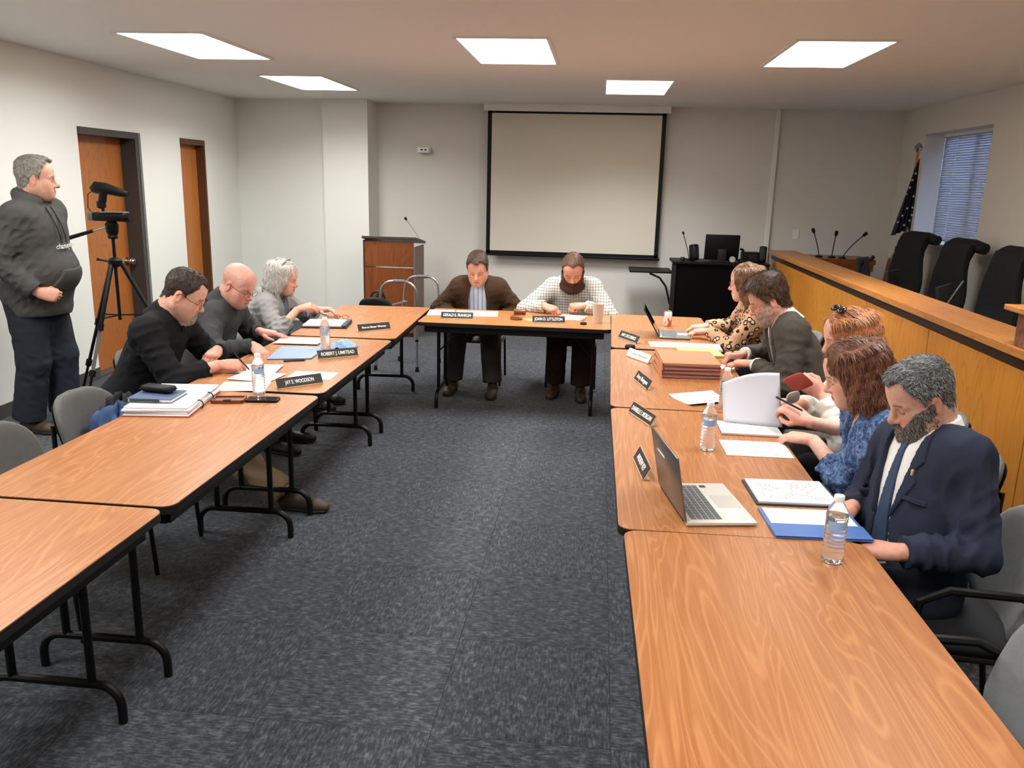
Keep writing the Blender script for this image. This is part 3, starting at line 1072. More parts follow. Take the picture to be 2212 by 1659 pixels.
MB().box((0.03, -0.004, 0.071), (0.19, 0.095, 0.006), None, 0.002).build('top_plate', 'aluminium', vc, smooth=50)
MB().tube([(0.12, 0, 0.03), (0.16, 0, 0.03)], 0.036, 14).build('lens_barrel', 'black_steel', vc)
MB().box((-0.15, 0, 0.035), (0.05, 0.06, 0.06), None, 0.006).build('battery_pack', 'steel_mid_paint', vc, smooth=50)
MB().tube([(-0.06, 0, 0.07), (-0.06, 0, 0.10)], 0.012, 8).lathe([(0.02, -0.03), (0.034, -0.02), (0.034, 0.02), (0.02, 0.03), (0, 0.031)], 12, (-0.07, 0, 0.125)).build('shock_mount', 'black_plastic', vc)
MB().tube([(-0.13, 0, 0.235), (-0.10, 0, 0.25), (-0.02, 0, 0.245), (0.10, 0, 0.215), (0.15, 0, 0.205)], [0.03, 0.047, 0.042, 0.031, 0.02], 14).build('shotgun_microphone', 'black_plastic', vc)
MB().tube([(-0.06, 0, 0.15), (-0.04, 0, 0.23)], 0.03, 10).build('microphone_bracket', 'black_plastic', vc)
MB().tube([(-0.11, 0.0, 0.24), (-0.165, -0.01, 0.20), (-0.175, -0.01, 0.10), (-0.15, 0, 0.06)], 0.0035, 6).build('cable', 'black_plastic', vc)

# ================================================================== THINGS ON THE TABLES
Z0 = TZ + 0.0006


def nameplate(x, y, deg, text, label, lw, mat='plate_black', let='lettering', frame=True, size=0.03, length=0.26):
    """text reads along local +x, face towards local -y and up"""
    t = thing('name_plate', label, 'name plate', (x, y, Z0), math.radians(deg), 'desk name plates')
    R = Matrix.Rotation(math.radians(-28), 3, 'X')
    MB().box(R @ Vector((0, 0, 0.029)) + Vector((0, 0, 0.002)), (length, 0.005, 0.056), R, 0.001).build('plate', mat, t, smooth=None)
    if frame:
        MB().box(R @ Vector((0, 0.0025, 0.028)) + Vector((0, 0, 0.002)), (length + 0.004, 0.005, 0.0595), R, 0.001).build('holder', 'plate_frame', t, smooth=None)
    MB().box((0, 0.012, 0.003), (length * 0.98, 0.03, 0.006), None, 0.001).build('foot', 'plate_frame', t, smooth=None)
    T = Matrix.Translation(R @ Vector((0, -0.0031, 0.029)) + Vector((0, 0, 0.002))) @ (R.to_4x4() @ Matrix.Rotation(math.radians(90), 4, 'X'))
    text_mesh('lettering', text, size, let, t, T, width=lw)


nameplate(-1.550, 4.200, 45.2, 'JAY E. WOODSON', 'black name plate lying nearest on the left tables by the black shirt man', 0.165)
nameplate(-1.578, 4.954, 38, 'ROBERT J. UMSTEAD', 'black name plate with pale frame in front of the blue-grey folder', 0.215)
nameplate(-1.610, 5.935, 42, 'Sharon Bauer Werner', 'black name plate in front of the silver-haired woman', 0.20, size=0.022)
nameplate(-1.114, 6.616, 4, 'GERALD E. FRANKLIN', 'black name plate in front of the man in the brown jacket', 0.225, size=0.034)
nameplate(-0.368, 6.601, 8, 'JOHN D. LITTLETON', 'black name plate in front of the bearded man in checks', 0.225, size=0.034)
nameplate(0.236, 5.968, -61.6, 'AMY E. MCCORMICK', 'black name plate in front of the small laptop, farthest on the right tables', 0.20, size=0.032, frame=False)
nameplate(0.279, 5.306, -60.1, 'County Attorney', 'white paper name plate on the right tables', 0.19, 'plate_white', 'lettering_grey', size=0.024)
nameplate(0.270, 4.621, -76.6, 'Amy Burgess', 'short black name plate in front of the red folder stack', 0.20, size=0.034, frame=False)
nameplate(0.233, 3.897, -69.2, 'DANIELLE I. MORGAN', 'black name plate lying across the joint of the right tables', 0.225, size=0.032)
nameplate(0.197, 3.166, -84.0, 'ANDREW KEY', 'black name plate standing left of the open silver laptop', 0.17, size=0.032)


def sheet(x, y, deg, label, w=0.216, h=0.279, z=0.0, th=0.0012, mat='paper_print', name='paper_sheet', cat='paper', group=None, bend=0.0, fold=None):
    """thin stack of paper, text upright towards local -y reader"""
    n = 8
    v, f = [], []
    for lay in (0, 1):
        for i in range(n + 1):
            for j in range(n + 1):
                u, q = i / n - 0.5, j / n - 0.5
                zz = th * lay + bend * (max(0, abs(u) - 0.25) ** 2) * 6
                v.append((u * w, q * h, zz))
    k = (n + 1) ** 2
    for i in range(n):
        for j in range(n):
            a = i * (n + 1) + j
            f.append((a, a + 1, a + n + 2, a + n + 1))
            b = k + a
            f.append((b, b + n + 1, b + n + 2, b + 1))
    ring = [i * (n + 1) for i in range(n + 1)] + [n * (n + 1) + j for j in range(1, n + 1)] + [i * (n + 1) + n for i in range(n - 1, -1, -1)] + [j for j in range(n - 1, 0, -1)]
    for a, b in zip(ring, ring[1:] + ring[:1]):
        f.append((a, b, b + k, a + k))
    o = mesh(name, v, f, mat, None, (x, y, Z0 + z), math.radians(deg))
    return tag(o, label, cat, group)


# left row -----------------------------------------------------------
bs = thing('paper_stack', 'thick white ring-bound stack of papers on the left table', 'papers', (-2.03, 3.75, Z0), math.radians(8))
for k, (dx, dy, w_, h_, th, a) in enumerate(((0, 0, 0.30, 0.47, 0.008, 0), (0.006, 0.01, 0.29, 0.46, 0.012, -2), (-0.008, -0.004, 0.31, 0.45, 0.010, 2), (0.0, 0.012, 0.295, 0.455, 0.009, -1))):
    z = (0, 0.0085, 0.021, 0.0315)[k]
    R = Matrix.Rotation(math.radians(a), 3, 'Z')
    MB().box((dx, dy, z + th / 2), (w_, h_, th), R, 0.003).build('paper_layer', 'paper', bs, smooth=None)
MB().box((0.0, 0, 0.002), (0.31, 0.48, 0.003)).build('cover_sheet', 'folder_red', bs, smooth=None)
MB().tube(arc((0.152, -0.09, 0.022), 0.022, -60, 100, 8), 0.003, 6).build('ring', 'dark_plastic', bs)
MB().tube(arc((0.152, 0.06, 0.022), 0.022, -60, 100, 8), 0.003, 6).build('ring', 'dark_plastic', bs)
nb = thing('notebook', 'closed blue notebook on top of the white paper stack', 'notebook', (-2.075, 3.69, Z0 + 0.0415), math.radians(4))
MB().box((0, 0, 0.009), (0.205, 0.178, 0.014), None, 0.002).build('page_block', 'paper', nb, smooth=None)
M('notebook_blue', (70, 86, 116), 0.55)
MB().box((0, 0, 0.0175), (0.212, 0.185, 0.003), None, 0.001).build('cover', 'notebook_blue', nb, smooth=None)
MB().box((0, 0, 0.0012), (0.212, 0.185, 0.0024), None, 0.001).build('back_cover', 'notebook_blue', nb, smooth=None)
MB().tube([(-0.09, -0.096, 0.012), (0.05, -0.097, 0.012)], 0.0042, 8).build('pen_clip', 'dark_plastic', nb)
gc = thing('glasses_case', 'black glasses case lying on the blue notebook', 'glasses case', (-2.09, 3.73, Z0 + 0.0605), math.radians(-8))
MB().box((0, 0, 0.0195), (0.165, 0.07, 0.032), None, 0.016).build('case_shell', 'black_plastic', gc, smooth=70)
MB().box((0, 0, 0.0175), (0.167, 0.072, 0.002)).build('case_seam', 'dark_plastic', gc, smooth=None)
lk = thing('leather_case', 'open brown leather wallet case beside the black phone', 'wallet', (-1.79, 3.845, Z0), math.radians(12))
M('leather', (120, 66, 40), 0.45)
MB().box((0, 0, 0.004), (0.155, 0.10, 0.008), None, 0.003).build('case_back', 'leather', lk, smooth=None)
MB().ab(-0.0775, 0.0775, -0.05, -0.042, 0.006, 0.016).ab(-0.0775, 0.0775, 0.042, 0.05, 0.006, 0.016).ab(-0.0775, -0.07, -0.05, 0.05, 0.006, 0.016).ab(0.07, 0.0775, -0.05, 0.05, 0.006, 0.016).build('case_rim', 'leather', lk, smooth=None)
MB().box((0.0, -0.043, 0.016), (0.035, 0.02, 0.006)).build('clasp', 'dark_plastic', lk, smooth=None)
mp = thing('mobile_phone', 'black phone lying face up in front of the left water bottle', 'phone', (-1.632, 3.885, Z0), math.radians(8))
MB().prism(rrect(0.158, 0.085, 0.014), 0, 0.011).build('phone_body', 'black_plastic', mp, smooth=30)
M('dark_glass', (14, 14, 16), 0.06, spec=0.8)
MB().prism(rrect(0.146, 0.075, 0.008), 0.0108, 0.0116).build('phone_screen', 'dark_glass', mp, smooth=None)
sheet(-1.93, 4.54, 8, 'printed sheet under the hands of the black shirt man', 0.25, 0.22, z=0.006, group='loose sheets left')
sheet(-1.86, 4.36, -6, 'white sheet just behind the left water bottle', 0.25, 0.21, z=0.0035, mat='paper', group='loose sheets left')
sheet(-1.84, 4.14, 12, 'white sheet touching the thick paper stack', 0.25, 0.20, z=0.001, mat='paper', group='loose sheets left')
sheet(-1.575, 4.46, 3, 'white sheet directly behind the nearest left name plate', 0.25, 0.18, mat='paper', group='loose sheets left')
fo = thing('document_folder', 'blue-grey folder under the bald mans near hand', 'folder', (-1.87, 5.03, Z0), math.radians(10))
MB().prism([(-0.15, -0.20), (0.11, -0.17), (0.16, 0.20), (-0.14, 0.20)], 0, 0.006).build('folder_cover', 'folder_bluegrey', fo, smooth=None)
MB().prism([(-0.145, -0.205), (0.115, -0.175), (0.17, 0.20), (-0.135, 0.205)], -0.0003, 0.002).build('folder_back', 'navy_cover', fo, smooth=None)
sheet(-1.99, 5.40, 4, 'printed sheet under the bald mans flat hand', 0.30, 0.22, z=0.008, group='loose sheets left')
mk = thing('face_mask', 'crumpled pale blue cloth beside the bottle on the left table', 'cloth', (-1.645, 5.29, Z0))
v, f = [], []
n = 14
for i in range(n):
    for j in range(n):
        u, q = i / (n - 1) - 0.5, j / (n - 1) - 0.5
        hgt = max(0, 0.045 - 0.16 * (u * u + q * q)) + 0.014 * math.sin(17 * u + 3 * q) * math.cos(14 * q - 5 * u)
        v.append((u * 0.17, q * 0.13, max(0.001, hgt)))
for i in range(n - 1):
    for j in range(n - 1):
        a = i * n + j
        f.append((a, a + n, a + n + 1, a + 1))
M('mask_blue', (138, 172, 214), 0.8)
o = mesh('mask_cloth', v, f, 'mask_blue', mk, smooth=180)
o.modifiers.new('thickness', 'SOLIDIFY').thickness = 0.003
MB().tube([(-0.08, 0, 0.004), (-0.11, 0.03, 0.004), (-0.10, -0.04, 0.004), (-0.07, -0.03, 0.004)], 0.0015, 5).build('ear_loop', 'mask_blue', mk)
b3 = thing('binder', 'open dark binder of papers before the silver-haired woman', 'binder', (-2.02, 6.09, Z0), math.radians(8))
MB().box((0, 0, 0.006), (0.33, 0.30, 0.012), None, 0.002).build('binder_cover', 'navy_cover', b3, smooth=None)
MB().box((-0.02, 0.0, 0.017), (0.28, 0.285, 0.010), None, 0.001).build('page_block', 'paper', b3, smooth=None)
MB().box((0.147, 0, 0.014), (0.03, 0.30, 0.02), None, 0.005).build('binder_spine', 'navy_cover', b3, smooth=None)


def spectacles(name, parent, T, col, lens_r=0.022, gap=0.0335, temple=0.115):
    pass


gl = thing('reading_glasses', 'folded reading glasses lying behind the open binder', 'glasses', (-2.0, 6.37, Z0))
for s in (-1, 1):
    MB().tube([(s * 0.033 + 0.024 * math.cos(a), 0.0, 0.02 + 0.016 * math.sin(a)) for a in [k * math.pi / 8 for k in range(16)]], 0.0018, 5, closed=True).build('lens_rim', 'dark_brown', gl)
    MB().tube([(s * 0.057, 0, 0.025), (s * 0.058, 0.05, 0.016), (s * 0.04, 0.11, 0.004)], 0.0016, 5).build('temple', 'dark_brown', gl)
MB().tube([(-0.009, 0, 0.024), (0.009, 0, 0.024)], 0.0018, 5).build('bridge', 'dark_brown', gl)


def bottle(x, y, label, k=1.0):
    t = thing('water_bottle', label, 'bottle', (x, y, Z0), random.uniform(0, 3), 'plastic water bottles')
    prof = [(0.0, 0.004), (0.018, 0.001), (0.029, 0.003), (0.0325, 0.010), (0.0328, 0.02)]
    z = 0.024
    for i in range(6):
        prof += [(0.0305, z), (0.0328, z + 0.006), (0.0328, z + 0.009)]
        z += 0.0135
    prof += [(0.0318, 0.108), (0.0318, 0.140), (0.0328, 0.143), (0.0322, 0.152), (0.028, 0.168), (0.020, 0.183), (0.0135, 0.192), (0.0125, 0.198)]
    MB().lathe(prof, 28).build('bottle_shell', 'bottle_plastic', t, smooth=60)
    wp = [(0.0, 0.006), (0.027, 0.005), (0.031, 0.012)] + [(r - 0.0015, zz) for r, zz in prof[5:-5]] + [(0.0305, 0.150), (0.0, 0.1505)]
    MB().lathe(wp, 24).build('water', 'glass_clear', t, smooth=60)
    MB().lathe([(0.0135, 0.196), (0.0155, 0.196), (0.0155, 0.211), (0.014, 0.213), (0.0, 0.2132)], 20).build('cap', 'white_plastic', t, smooth=40)
    lb = MB()
    v, f = [], []
    for zz in (0.112, 0.138):
        for q in range(15):
            a = -0.95 + 1.9 * q / 14
            v.append((0.0324 * math.cos(a), 0.0324 * math.sin(a), zz))
    f = [(q, q + 1, 15 + q + 1, 15 + q) for q in range(14)]
    lb.add(v, f)
    o = lb.build('label_wrap', 'bottle_label', t, smooth=180)
    t.rotation_euler = (0, 0, math.atan2(-y, -x) + 0.2)
    return t


bottle(-1.702, 4.007, 'clear water bottle behind the black phone on the left table')
bottle(-1.741, 5.192, 'clear water bottle beside the crumpled blue cloth')
bottle(0.675, 4.175, 'clear water bottle behind the raised page on the right table')
bottle(0.503, 3.472, 'clear water bottle standing alone between laptop and papers')
bottle(0.748, 2.419, 'clear water bottle nearest on the right, by the blue folder')

# head table ----------------------------------------------------------
sheet(-1.30, 6.92, 6, 'white sheet at the left end of the head table', 0.22, 0.30, mat='paper', group='head table sheets')
sheet(-1.00, 6.94, 5, 'wide white sheet in front of the brown jacket man', 0.36, 0.29, mat='paper', group='head table sheets')
sheet(-0.20, 6.93, -14, 'white sheet in front of the bearded man in checks', 0.216, 0.26, mat='paper', group='head table sheets')
ev = tag(MB().prism([(-0.07, 0.05), (0.06, -0.075), (0.075, 0.05)], 0, 0.003).build('envelope', 'paper_yellow', None, None, (-0.54, 6.70, Z0)), 'cream folded card between the gavel and a name plate', 'card')
gv = thing('gavel', 'wooden gavel lying beside the bearded mans name plate', 'gavel', (-0.635, 6.96, Z0), 0.2)
M('walnut', (118, 66, 34), 0.35)
MB().tube([(-0.05, 0, 0.026), (-0.045, 0, 0.026), (-0.03, 0, 0.026), (0.03, 0, 0.026), (0.045, 0, 0.026), (0.05, 0, 0.026)], [0.022, 0.026, 0.023, 0.023, 0.026, 0.022], 16).build('gavel_head', 'walnut', gv)
MB().tube([(0, 0.02, 0.026), (0.02, 0.12, 0.02), (0.03, 0.22, 0.012)], [0.008, 0.006, 0.010], 10).build('handle', 'walnut', gv)
sb = thing('sound_block', 'round wooden sound block in front of the gavel', 'sound block', (-0.64, 6.72, Z0))
MB().lathe([(0.05, 0), (0.052, 0.006), (0.048, 0.016), (0.05, 0.024), (0.04, 0.03), (0, 0.031)], 22).build('block_body', 'walnut', sb)
MB().lathe([(0.0495, 0.010), (0.0525, 0.011), (0.0525, 0.015), (0.0495, 0.016)], 22).build('brass_ring', 'brass', sb)
cu = thing('drink_cup', 'tall translucent white cup on the head table', 'cup', (0.023, 6.70, Z0))
M('cup_plastic', (216, 206, 202), 0.3, spec=0.4)
MB().lathe([(0.0, 0.002), (0.033, 0.0), (0.035, 0.004), (0.047, 0.155), (0.049, 0.158), (0.045, 0.158), (0.033, 0.01), (0.0, 0.008)], 26).build('cup_wall', 'cup_plastic', cu, smooth=50)
MB().lathe([(0.0, 0.12), (0.043, 0.12), (0.043, 0.121)], 20).build('drink', 'walnut', cu)
sp = thing('eyeglasses', 'wire glasses lying beside the tall white cup', 'glasses', (-0.13, 6.78, Z0), 0.3)
for s in (-1, 1):
    MB().tube([(s * 0.034 + 0.024 * math.cos(a), 0.0, 0.02 + 0.017 * math.sin(a)) for a in [k * math.pi / 8 for k in range(16)]], 0.0016, 5, closed=True).build('lens_rim', 'dark_brown', sp)
    MB().tube([(s * 0.058, 0, 0.026), (s * 0.06, 0.06, 0.016), (s * 0.058, 0.13, 0.003)], 0.0016, 5).build('temple', 'dark_brown', sp)
MB().tube([(-0.01, 0, 0.024), (0.01, 0, 0.024)], 0.0016, 5).build('bridge', 'dark_brown', sp)
pk = thing('black_puck', 'small black round puck at the front edge of the head table', 'puck', (-0.09, 6.60, Z0))
MB().lathe([(0.026, 0), (0.028, 0.008), (0.022, 0.018), (0, 0.02)], 18).build('puck_body', 'black_plastic', pk)
MB().lathe([(0.008, 0.0), (0.008, 0.003), (0, 0.004)], 10, (0, 0, 0.018)).build('button', 'dark_plastic', pk)

# right row ------------------------------------------------------------


def laptop(x, y, deg, w_, d_, lid_h, tilt, label, lidmat, basemat, marks):
    """hinge line along local y, base extends to local +x, lid leans to -x"""
    t = thing('laptop', label, 'laptop', (x, y, Z0), math.radians(deg))
    base = MB().ab(0, d_, -w_ / 2, w_ / 2, 0.002, 0.015, 0.004).build('laptop_base', basemat, t, smooth=40)
    R = Matrix.Rotation(math.radians(-tilt), 3, 'Y')
    c = R @ Vector((0, 0, lid_h / 2))
    lid = MB().box(c + Vector((-0.002, 0, 0.014)), (0.007, w_, lid_h), R, 0.003).build('lid', lidmat, t, smooth=40)
    c2 = R @ Vector((0.0042, 0, lid_h / 2))
    MB().box(c2 + Vector((-0.002, 0, 0.014)), (0.001, w_ - 0.02, lid_h - 0.025), R).build('display', 'dark_glass', lid, smooth=None)
    MB().tube([(0.0, -w_ / 2 + 0.03, 0.013), (0.0, w_ / 2 - 0.03, 0.013)], 0.006, 8).build('hinge', 'dark_plastic', t)
    kd = (d_ * 0.5) / 5.6
    keyme = None
    for r in range(5):
        nk = 13
        for k in range(nk):
            kw = (w_ * 0.86) / nk
            if keyme is None:
                o = MB().box((0, 0, 0), (kd * 0.86, kw * 0.86, 0.0016)).build('key', 'keys', base, smooth=None)
                keyme = o.data
            else:
                o = link(bpy.data.objects.new('key', keyme), base)
            o.location = (0.022 + (r + 0.5) * kd, -w_ * 0.43 + (k + 0.5) * kw, 0.0158)
    MB().box((d_ * 0.78, 0, 0.0152), (d_ * 0.34, w_ * 0.30, 0.0008)).build('touchpad', 'laptop_silver2', base, smooth=None)
    if marks:
        c3 = R @ Vector((-0.0045, 0.06, lid_h * 0.72))
        T = Matrix.Translation(c3 + Vector((-0.002, 0, 0.014))) @ R.to_4x4() @ Matrix.Rotation(math.radians(-90), 4, 'Y') @ Matrix.Rotation(math.radians(-90), 4, 'Z')
        MB().prism(rrect(0.10, 0.008, 0.002), -0.0005, 0.0005, T).build('logo_mark', 'lettering', lid, smooth=None)
        MB().box((d_ * 0.62, w_ * 0.40, 0.0153), (0.022, 0.022, 0.0008)).build('sticker', 'navy_cover', base, smooth=None)
    return t


M('laptop_silver2', (200, 198, 190), 0.3, metal=0.3)
laptop(0.3015, 2.797, 9.7, 0.373, 0.24, 0.228, 11, 'open silver laptop on the near right table', 'laptop_lid', 'laptop_silver', True)
laptop(0.482, 6.26, -3, 0.33, 0.225, 0.235, 31, 'small dark laptop the leopard print woman types on', 'dark_plastic', 'steel_mid_paint', False)
cn = thing('drink_can', 'white and red drink can on the far right table', 'can', (0.577, 6.695, Z0))


def can_fn(t):
    n = t.noise(t.coord((30, 30, 14)), 1.0, 2)
    t.base(t.mix(t.ramp(n, ((0.52, 0.0), (0.56, 1.0))), lin((228, 224, 222)), lin((196, 110, 104))))


M('can_print', (226, 222, 220), 0.3, metal=0.2, fn=can_fn)
MB().lathe([(0.0, 0.004), (0.026, 0.0), (0.033, 0.01), (0.033, 0.108), (0.027, 0.119)], 24).build('can_body', 'can_print', cn, smooth=40)
MB().lathe([(0.027, 0.119), (0.0275, 0.122), (0.025, 0.1215), (0.024, 0.118), (0, 0.118)], 24).build('can_lid', 'aluminium', cn, smooth=40)
MB().box((0.005, 0, 0.1195), (0.022, 0.012, 0.0015), None, 0.0005).build('pull_tab', 'aluminium', cn, smooth=None)
sheet(0.52, 5.88, 92, 'white sheet lying just in front of the small dark laptop', 0.20, 0.26, mat='paper', group='sheets on right tables')
sheet(0.75, 5.86, 88, 'white sheet partly under the yellow pad', 0.22, 0.27, z=0.0014, mat='paper', group='sheets on right tables')
yp = thing('yellow_pad', 'yellow legal pad in front of the grey jacket man', 'notepad', (0.71, 5.62, Z0 + 0.003), math.radians(6))
MB().box((0, 0, 0.006), (0.27, 0.30, 0.011), None, 0.001).build('pad_pages', 'paper_yellow', yp, smooth=None)
MB().box((0, 0, -0.0008), (0.27, 0.30, 0.002)).build('backing_board', 'plate_frame', yp, smooth=None)
names_f = ['red-brown paper folder at the bottom of the stack', 'red-brown paper folder second from the bottom of the stack',
           'red-brown paper folder third from the bottom of the stack', 'red-brown paper folder on top of the stack']
for k in range(4):
    t = thing('paper_folder', names_f[k], 'folder', (0.565 + 0.003 * (k % 2), 5.02 - 0.004 * k, Z0 + k * 0.0235), math.radians(3 + (-1) ** k * 0.8), 'stack of red folders')
    MB().ab(-0.175, 0.165, -0.20, 0.20, 0.002, 0.006, 0.001).build('folder_back', 'folder_red', t, smooth=None)
    MB().ab(-0.165, 0.155, -0.19, 0.192, 0.006, 0.0165, 0.001).build('page_block', 'paper', t, smooth=None)
    MB().ab(-0.175, 0.165, -0.20, 0.20, 0.0165, 0.0225, 0.001).build('folder_front', 'folder_red_top' if k == 3 else 'folder_red', t, smooth=None)
    MB().ab(-0.177, -0.171, -0.20, 0.20, 0.002, 0.0225).build('folder_spine', 'folder_red_top', t, smooth=None)
sheet(0.815, 5.20, 100, 'small white note under the grey jacket mans hands', 0.14, 0.14, z=0.001, mat='paper', group='sheets on right tables')
sheet(0.585, 4.35, 118, 'white sheet lying behind the bottle near the table joint', 0.216, 0.279, mat='paper_print', group='sheets on right tables', bend=0.03)
dcm = thing('document_packet', 'thick printed packet under the blue blouse womans hand', 'papers', (0.735, 3.81, Z0), math.radians(90))
o = sheet(0, 0, 0, 'x', 0.20, 0.27, mat='paper_print', th=0.01, name='page_block')
for k_ in ('label', 'category'):
    del o[k_]
o.parent = dcm
o.location = (0, 0, 0)
MB().ab(-0.102, 0.102, -0.137, 0.137, -0.0004, 0.002).build('cover_sheet', 'folder_red', dcm, smooth=None)
sheet(0.715, 3.52, 91, 'printed sheet alone between the packet and the laptop', 0.216, 0.279, group='sheets on right tables')
pd = thing('report_binder', 'open dark binder of printed pages in front of the navy suit man', 'binder', (0.745, 2.985, Z0), math.radians(93))
MB().ab(-0.125, 0.125, -0.155, 0.15, 0.0, 0.005, 0.001).build('binder_cover', 'navy_cover', pd, smooth=None)
o = sheet(0, 0, 0, 'x', 0.235, 0.28, mat='paper_print', th=0.007, name='page_block')
for k_ in ('label', 'category'):
    del o[k_]
o.parent = pd
o.location = (0, 0, 0.0052)
fb = thing('pocket_folder', 'bright blue pocket folder under the nearest water bottle side', 'folder', (0.76, 2.70, Z0), math.radians(93))
MB().ab(-0.125, 0.125, -0.155, 0.155, 0.0, 0.005, 0.001).build('folder_back', 'folder_blue', fb, smooth=None)
MB().ab(-0.125, -0.02, -0.155, 0.155, 0.0078, 0.0095, 0.0005).build('pocket', 'folder_blue', fb, smooth=None)
o = sheet(0, 0, 0, 'x', 0.225, 0.285, mat='paper', th=0.0015, name='inside_sheet')
for k_ in ('label', 'category'):
    del o[k_]
o.parent = fb
o.location = (0.008, 0, 0.0055)
pk = thing('black_disc', 'small black disc behind the white name plate on the right tables', 'puck', (0.25, 5.70, Z0))
MB().lathe([(0.035, 0), (0.037, 0.008), (0.03, 0.022), (0, 0.024)], 18).build('disc_body', 'black_plastic', pk)
MB().lathe([(0.012, 0.0), (0.012, 0.003), (0, 0.004)], 10, (0, 0, 0.0225)).build('button', 'dark_plastic', pk)
pn = thing('ballpoint_pen', 'dark ballpoint pen lying by the blue-grey folder', 'pen', (-1.80, 4.80, Z0), 0.4)
MB().tube([(-0.07, 0, 0.005), (0.055, 0, 0.005)], 0.005, 8).build('pen_barrel', 'dark_plastic', pn)
MB().tube([(0.055, 0, 0.005), (0.07, 0, 0.004)], [0.004, 0.001], 8).build('pen_tip', 'aluminium', pn)
# blue jacket on the empty left chair
bj = thing('blue_garment', 'blue and black cloth bundle on the seat of the empty grey chair', 'garment', (-2.24, 3.62, 0.46))
M('denim', (46, 68, 108), 0.85, fn=fabric_fn((36, 56, 92), (60, 86, 128), 300, 0.3, 20))
for nm, mat, cx, cy, cz, sx, sy, sz, ph in (('jacket_fold', 'denim', 0.0, 0.0, 0.13, 0.12, 0.17, 0.15, 0.3), ('dark_lining', 'exec_fabric', -0.05, 0.12, 0.16, 0.09, 0.12, 0.14, 1.7)):
    v, f = [], []
    for i in range(15):
        for j in range(24):
            th = math.pi * i / 14
            a = 2 * math.pi * j / 24
            rr = 1 + 0.16 * math.sin(3 * a + 4 * th + ph) + 0.10 * math.sin(7 * a - 5 * th)
            v.append((cx + sx * rr * math.sin(th) * math.cos(a), cy + sy * rr * math.sin(th) * math.sin(a), max(0.0, cz + sz * rr * math.cos(th))))
    for i in range(14):
        for j in range(24):
            j2 = (j + 1) % 24
            f.append((i * 24 + j, (i + 1) * 24 + j, (i + 1) * 24 + j2, i * 24 + j2))
    mesh(nm, v, f, mat, bj, smooth=180)
# ================================================================== PEOPLE: implicit surfaces
def V3(*a):
    return np.array(a if len(a) > 1 else a[0], float)


def nrm(v):
    v = np.asarray(v, float)
    return v / max(np.linalg.norm(v), 1e-9)


def rc(a, b, ra, rb, k=0.02, clip=None, sub=False):
    return dict(t='rc', a=V3(a), b=V3(b), ra=ra, rb=rb, k=k, clip=clip, sub=sub)


def el(c, r, A=None, k=0.02, clip=None, sub=False):
    return dict(t='el', c=V3(c), r=V3(r), A=np.eye(3) if A is None else np.asarray(A, float), k=k, clip=clip, sub=sub)


def ec(a, b, s, wa, wb, da, db, k=0.03, clip=None, sub=False):
    """capsule of elliptic section: s = side direction, w = half width, d = half depth"""
    return dict(t='ec', a=V3(a), b=V3(b), s=nrm(s), wa=wa, wb=wb, da=da, db=db, k=k, clip=clip, sub=sub)


def ev_prim(p, X, Y, Z):
    if p['t'] == 'rc':
        a, ab = p['a'], p['b'] - p['a']
        L2 = max(ab @ ab, 1e-10)
        x, y, z = X - a[0], Y - a[1], Z - a[2]
        t = np.clip((x * ab[0] + y * ab[1] + z * ab[2]) / L2, 0, 1)
        d = np.sqrt((x - t * ab[0]) ** 2 + (y - t * ab[1]) ** 2 + (z - t * ab[2]) ** 2) - (p['ra'] + (p['rb'] - p['ra']) * t)
    elif p['t'] == 'el':
        A, r = p['A'], p['r']
        x, y, z = X - p['c'][0], Y - p['c'][1], Z - p['c'][2]
        q = [(x * A[i, 0] + y * A[i, 1] + z * A[i, 2]) / r[i] for i in range(3)]
        k0 = np.sqrt(q[0] ** 2 + q[1] ** 2 + q[2] ** 2) + 1e-9
        k1 = np.sqrt((q[0] / r[0]) ** 2 + (q[1] / r[1]) ** 2 + (q[2] / r[2]) ** 2) + 1e-9
        d = k0 * (k0 - 1) / k1
    else:
        a, ab = p['a'], p['b'] - p['a']
        L = np.linalg.norm(ab)
        u = ab / L
        s = nrm(p['s'] - u * (p['s'] @ u))
        n = np.cross(u, s)
        x, y, z = X - a[0], Y - a[1], Z - a[2]
        tt = x * u[0] + y * u[1] + z * u[2]
        t = np.clip(tt / L, 0, 1)
        e = tt - t * L
        w = p['wa'] + (p['wb'] - p['wa']) * t
        dp = p['da'] + (p['db'] - p['da']) * t
        m = np.minimum(w, dp)
        d = (np.sqrt(((x * s[0] + y * s[1] + z * s[2]) / w) ** 2 + ((x * n[0] + y * n[1] + z * n[2]) / dp) ** 2 + (e / m) ** 2) - 1) * m
    if p['clip']:
        for pt, nn in p['clip']:
            d = np.maximum(d, (X - pt[0]) * nn[0] + (Y - pt[1]) * nn[1] + (Z - pt[2]) * nn[2])
    return d


def prim_box(p):
    if p['t'] == 'rc':
        m = max(p['ra'], p['rb'])
        return np.minimum(p['a'], p['b']) - m, np.maximum(p['a'], p['b']) + m
    if p['t'] == 'el':
        m = np.abs(p['A'].T) @ p['r']
        return p['c'] - m, p['c'] + m
    m = max(p['wa'], p['wb'], p['da'], p['db'])
    return np.minimum(p['a'], p['b']) - m, np.maximum(p['a'], p['b']) + m


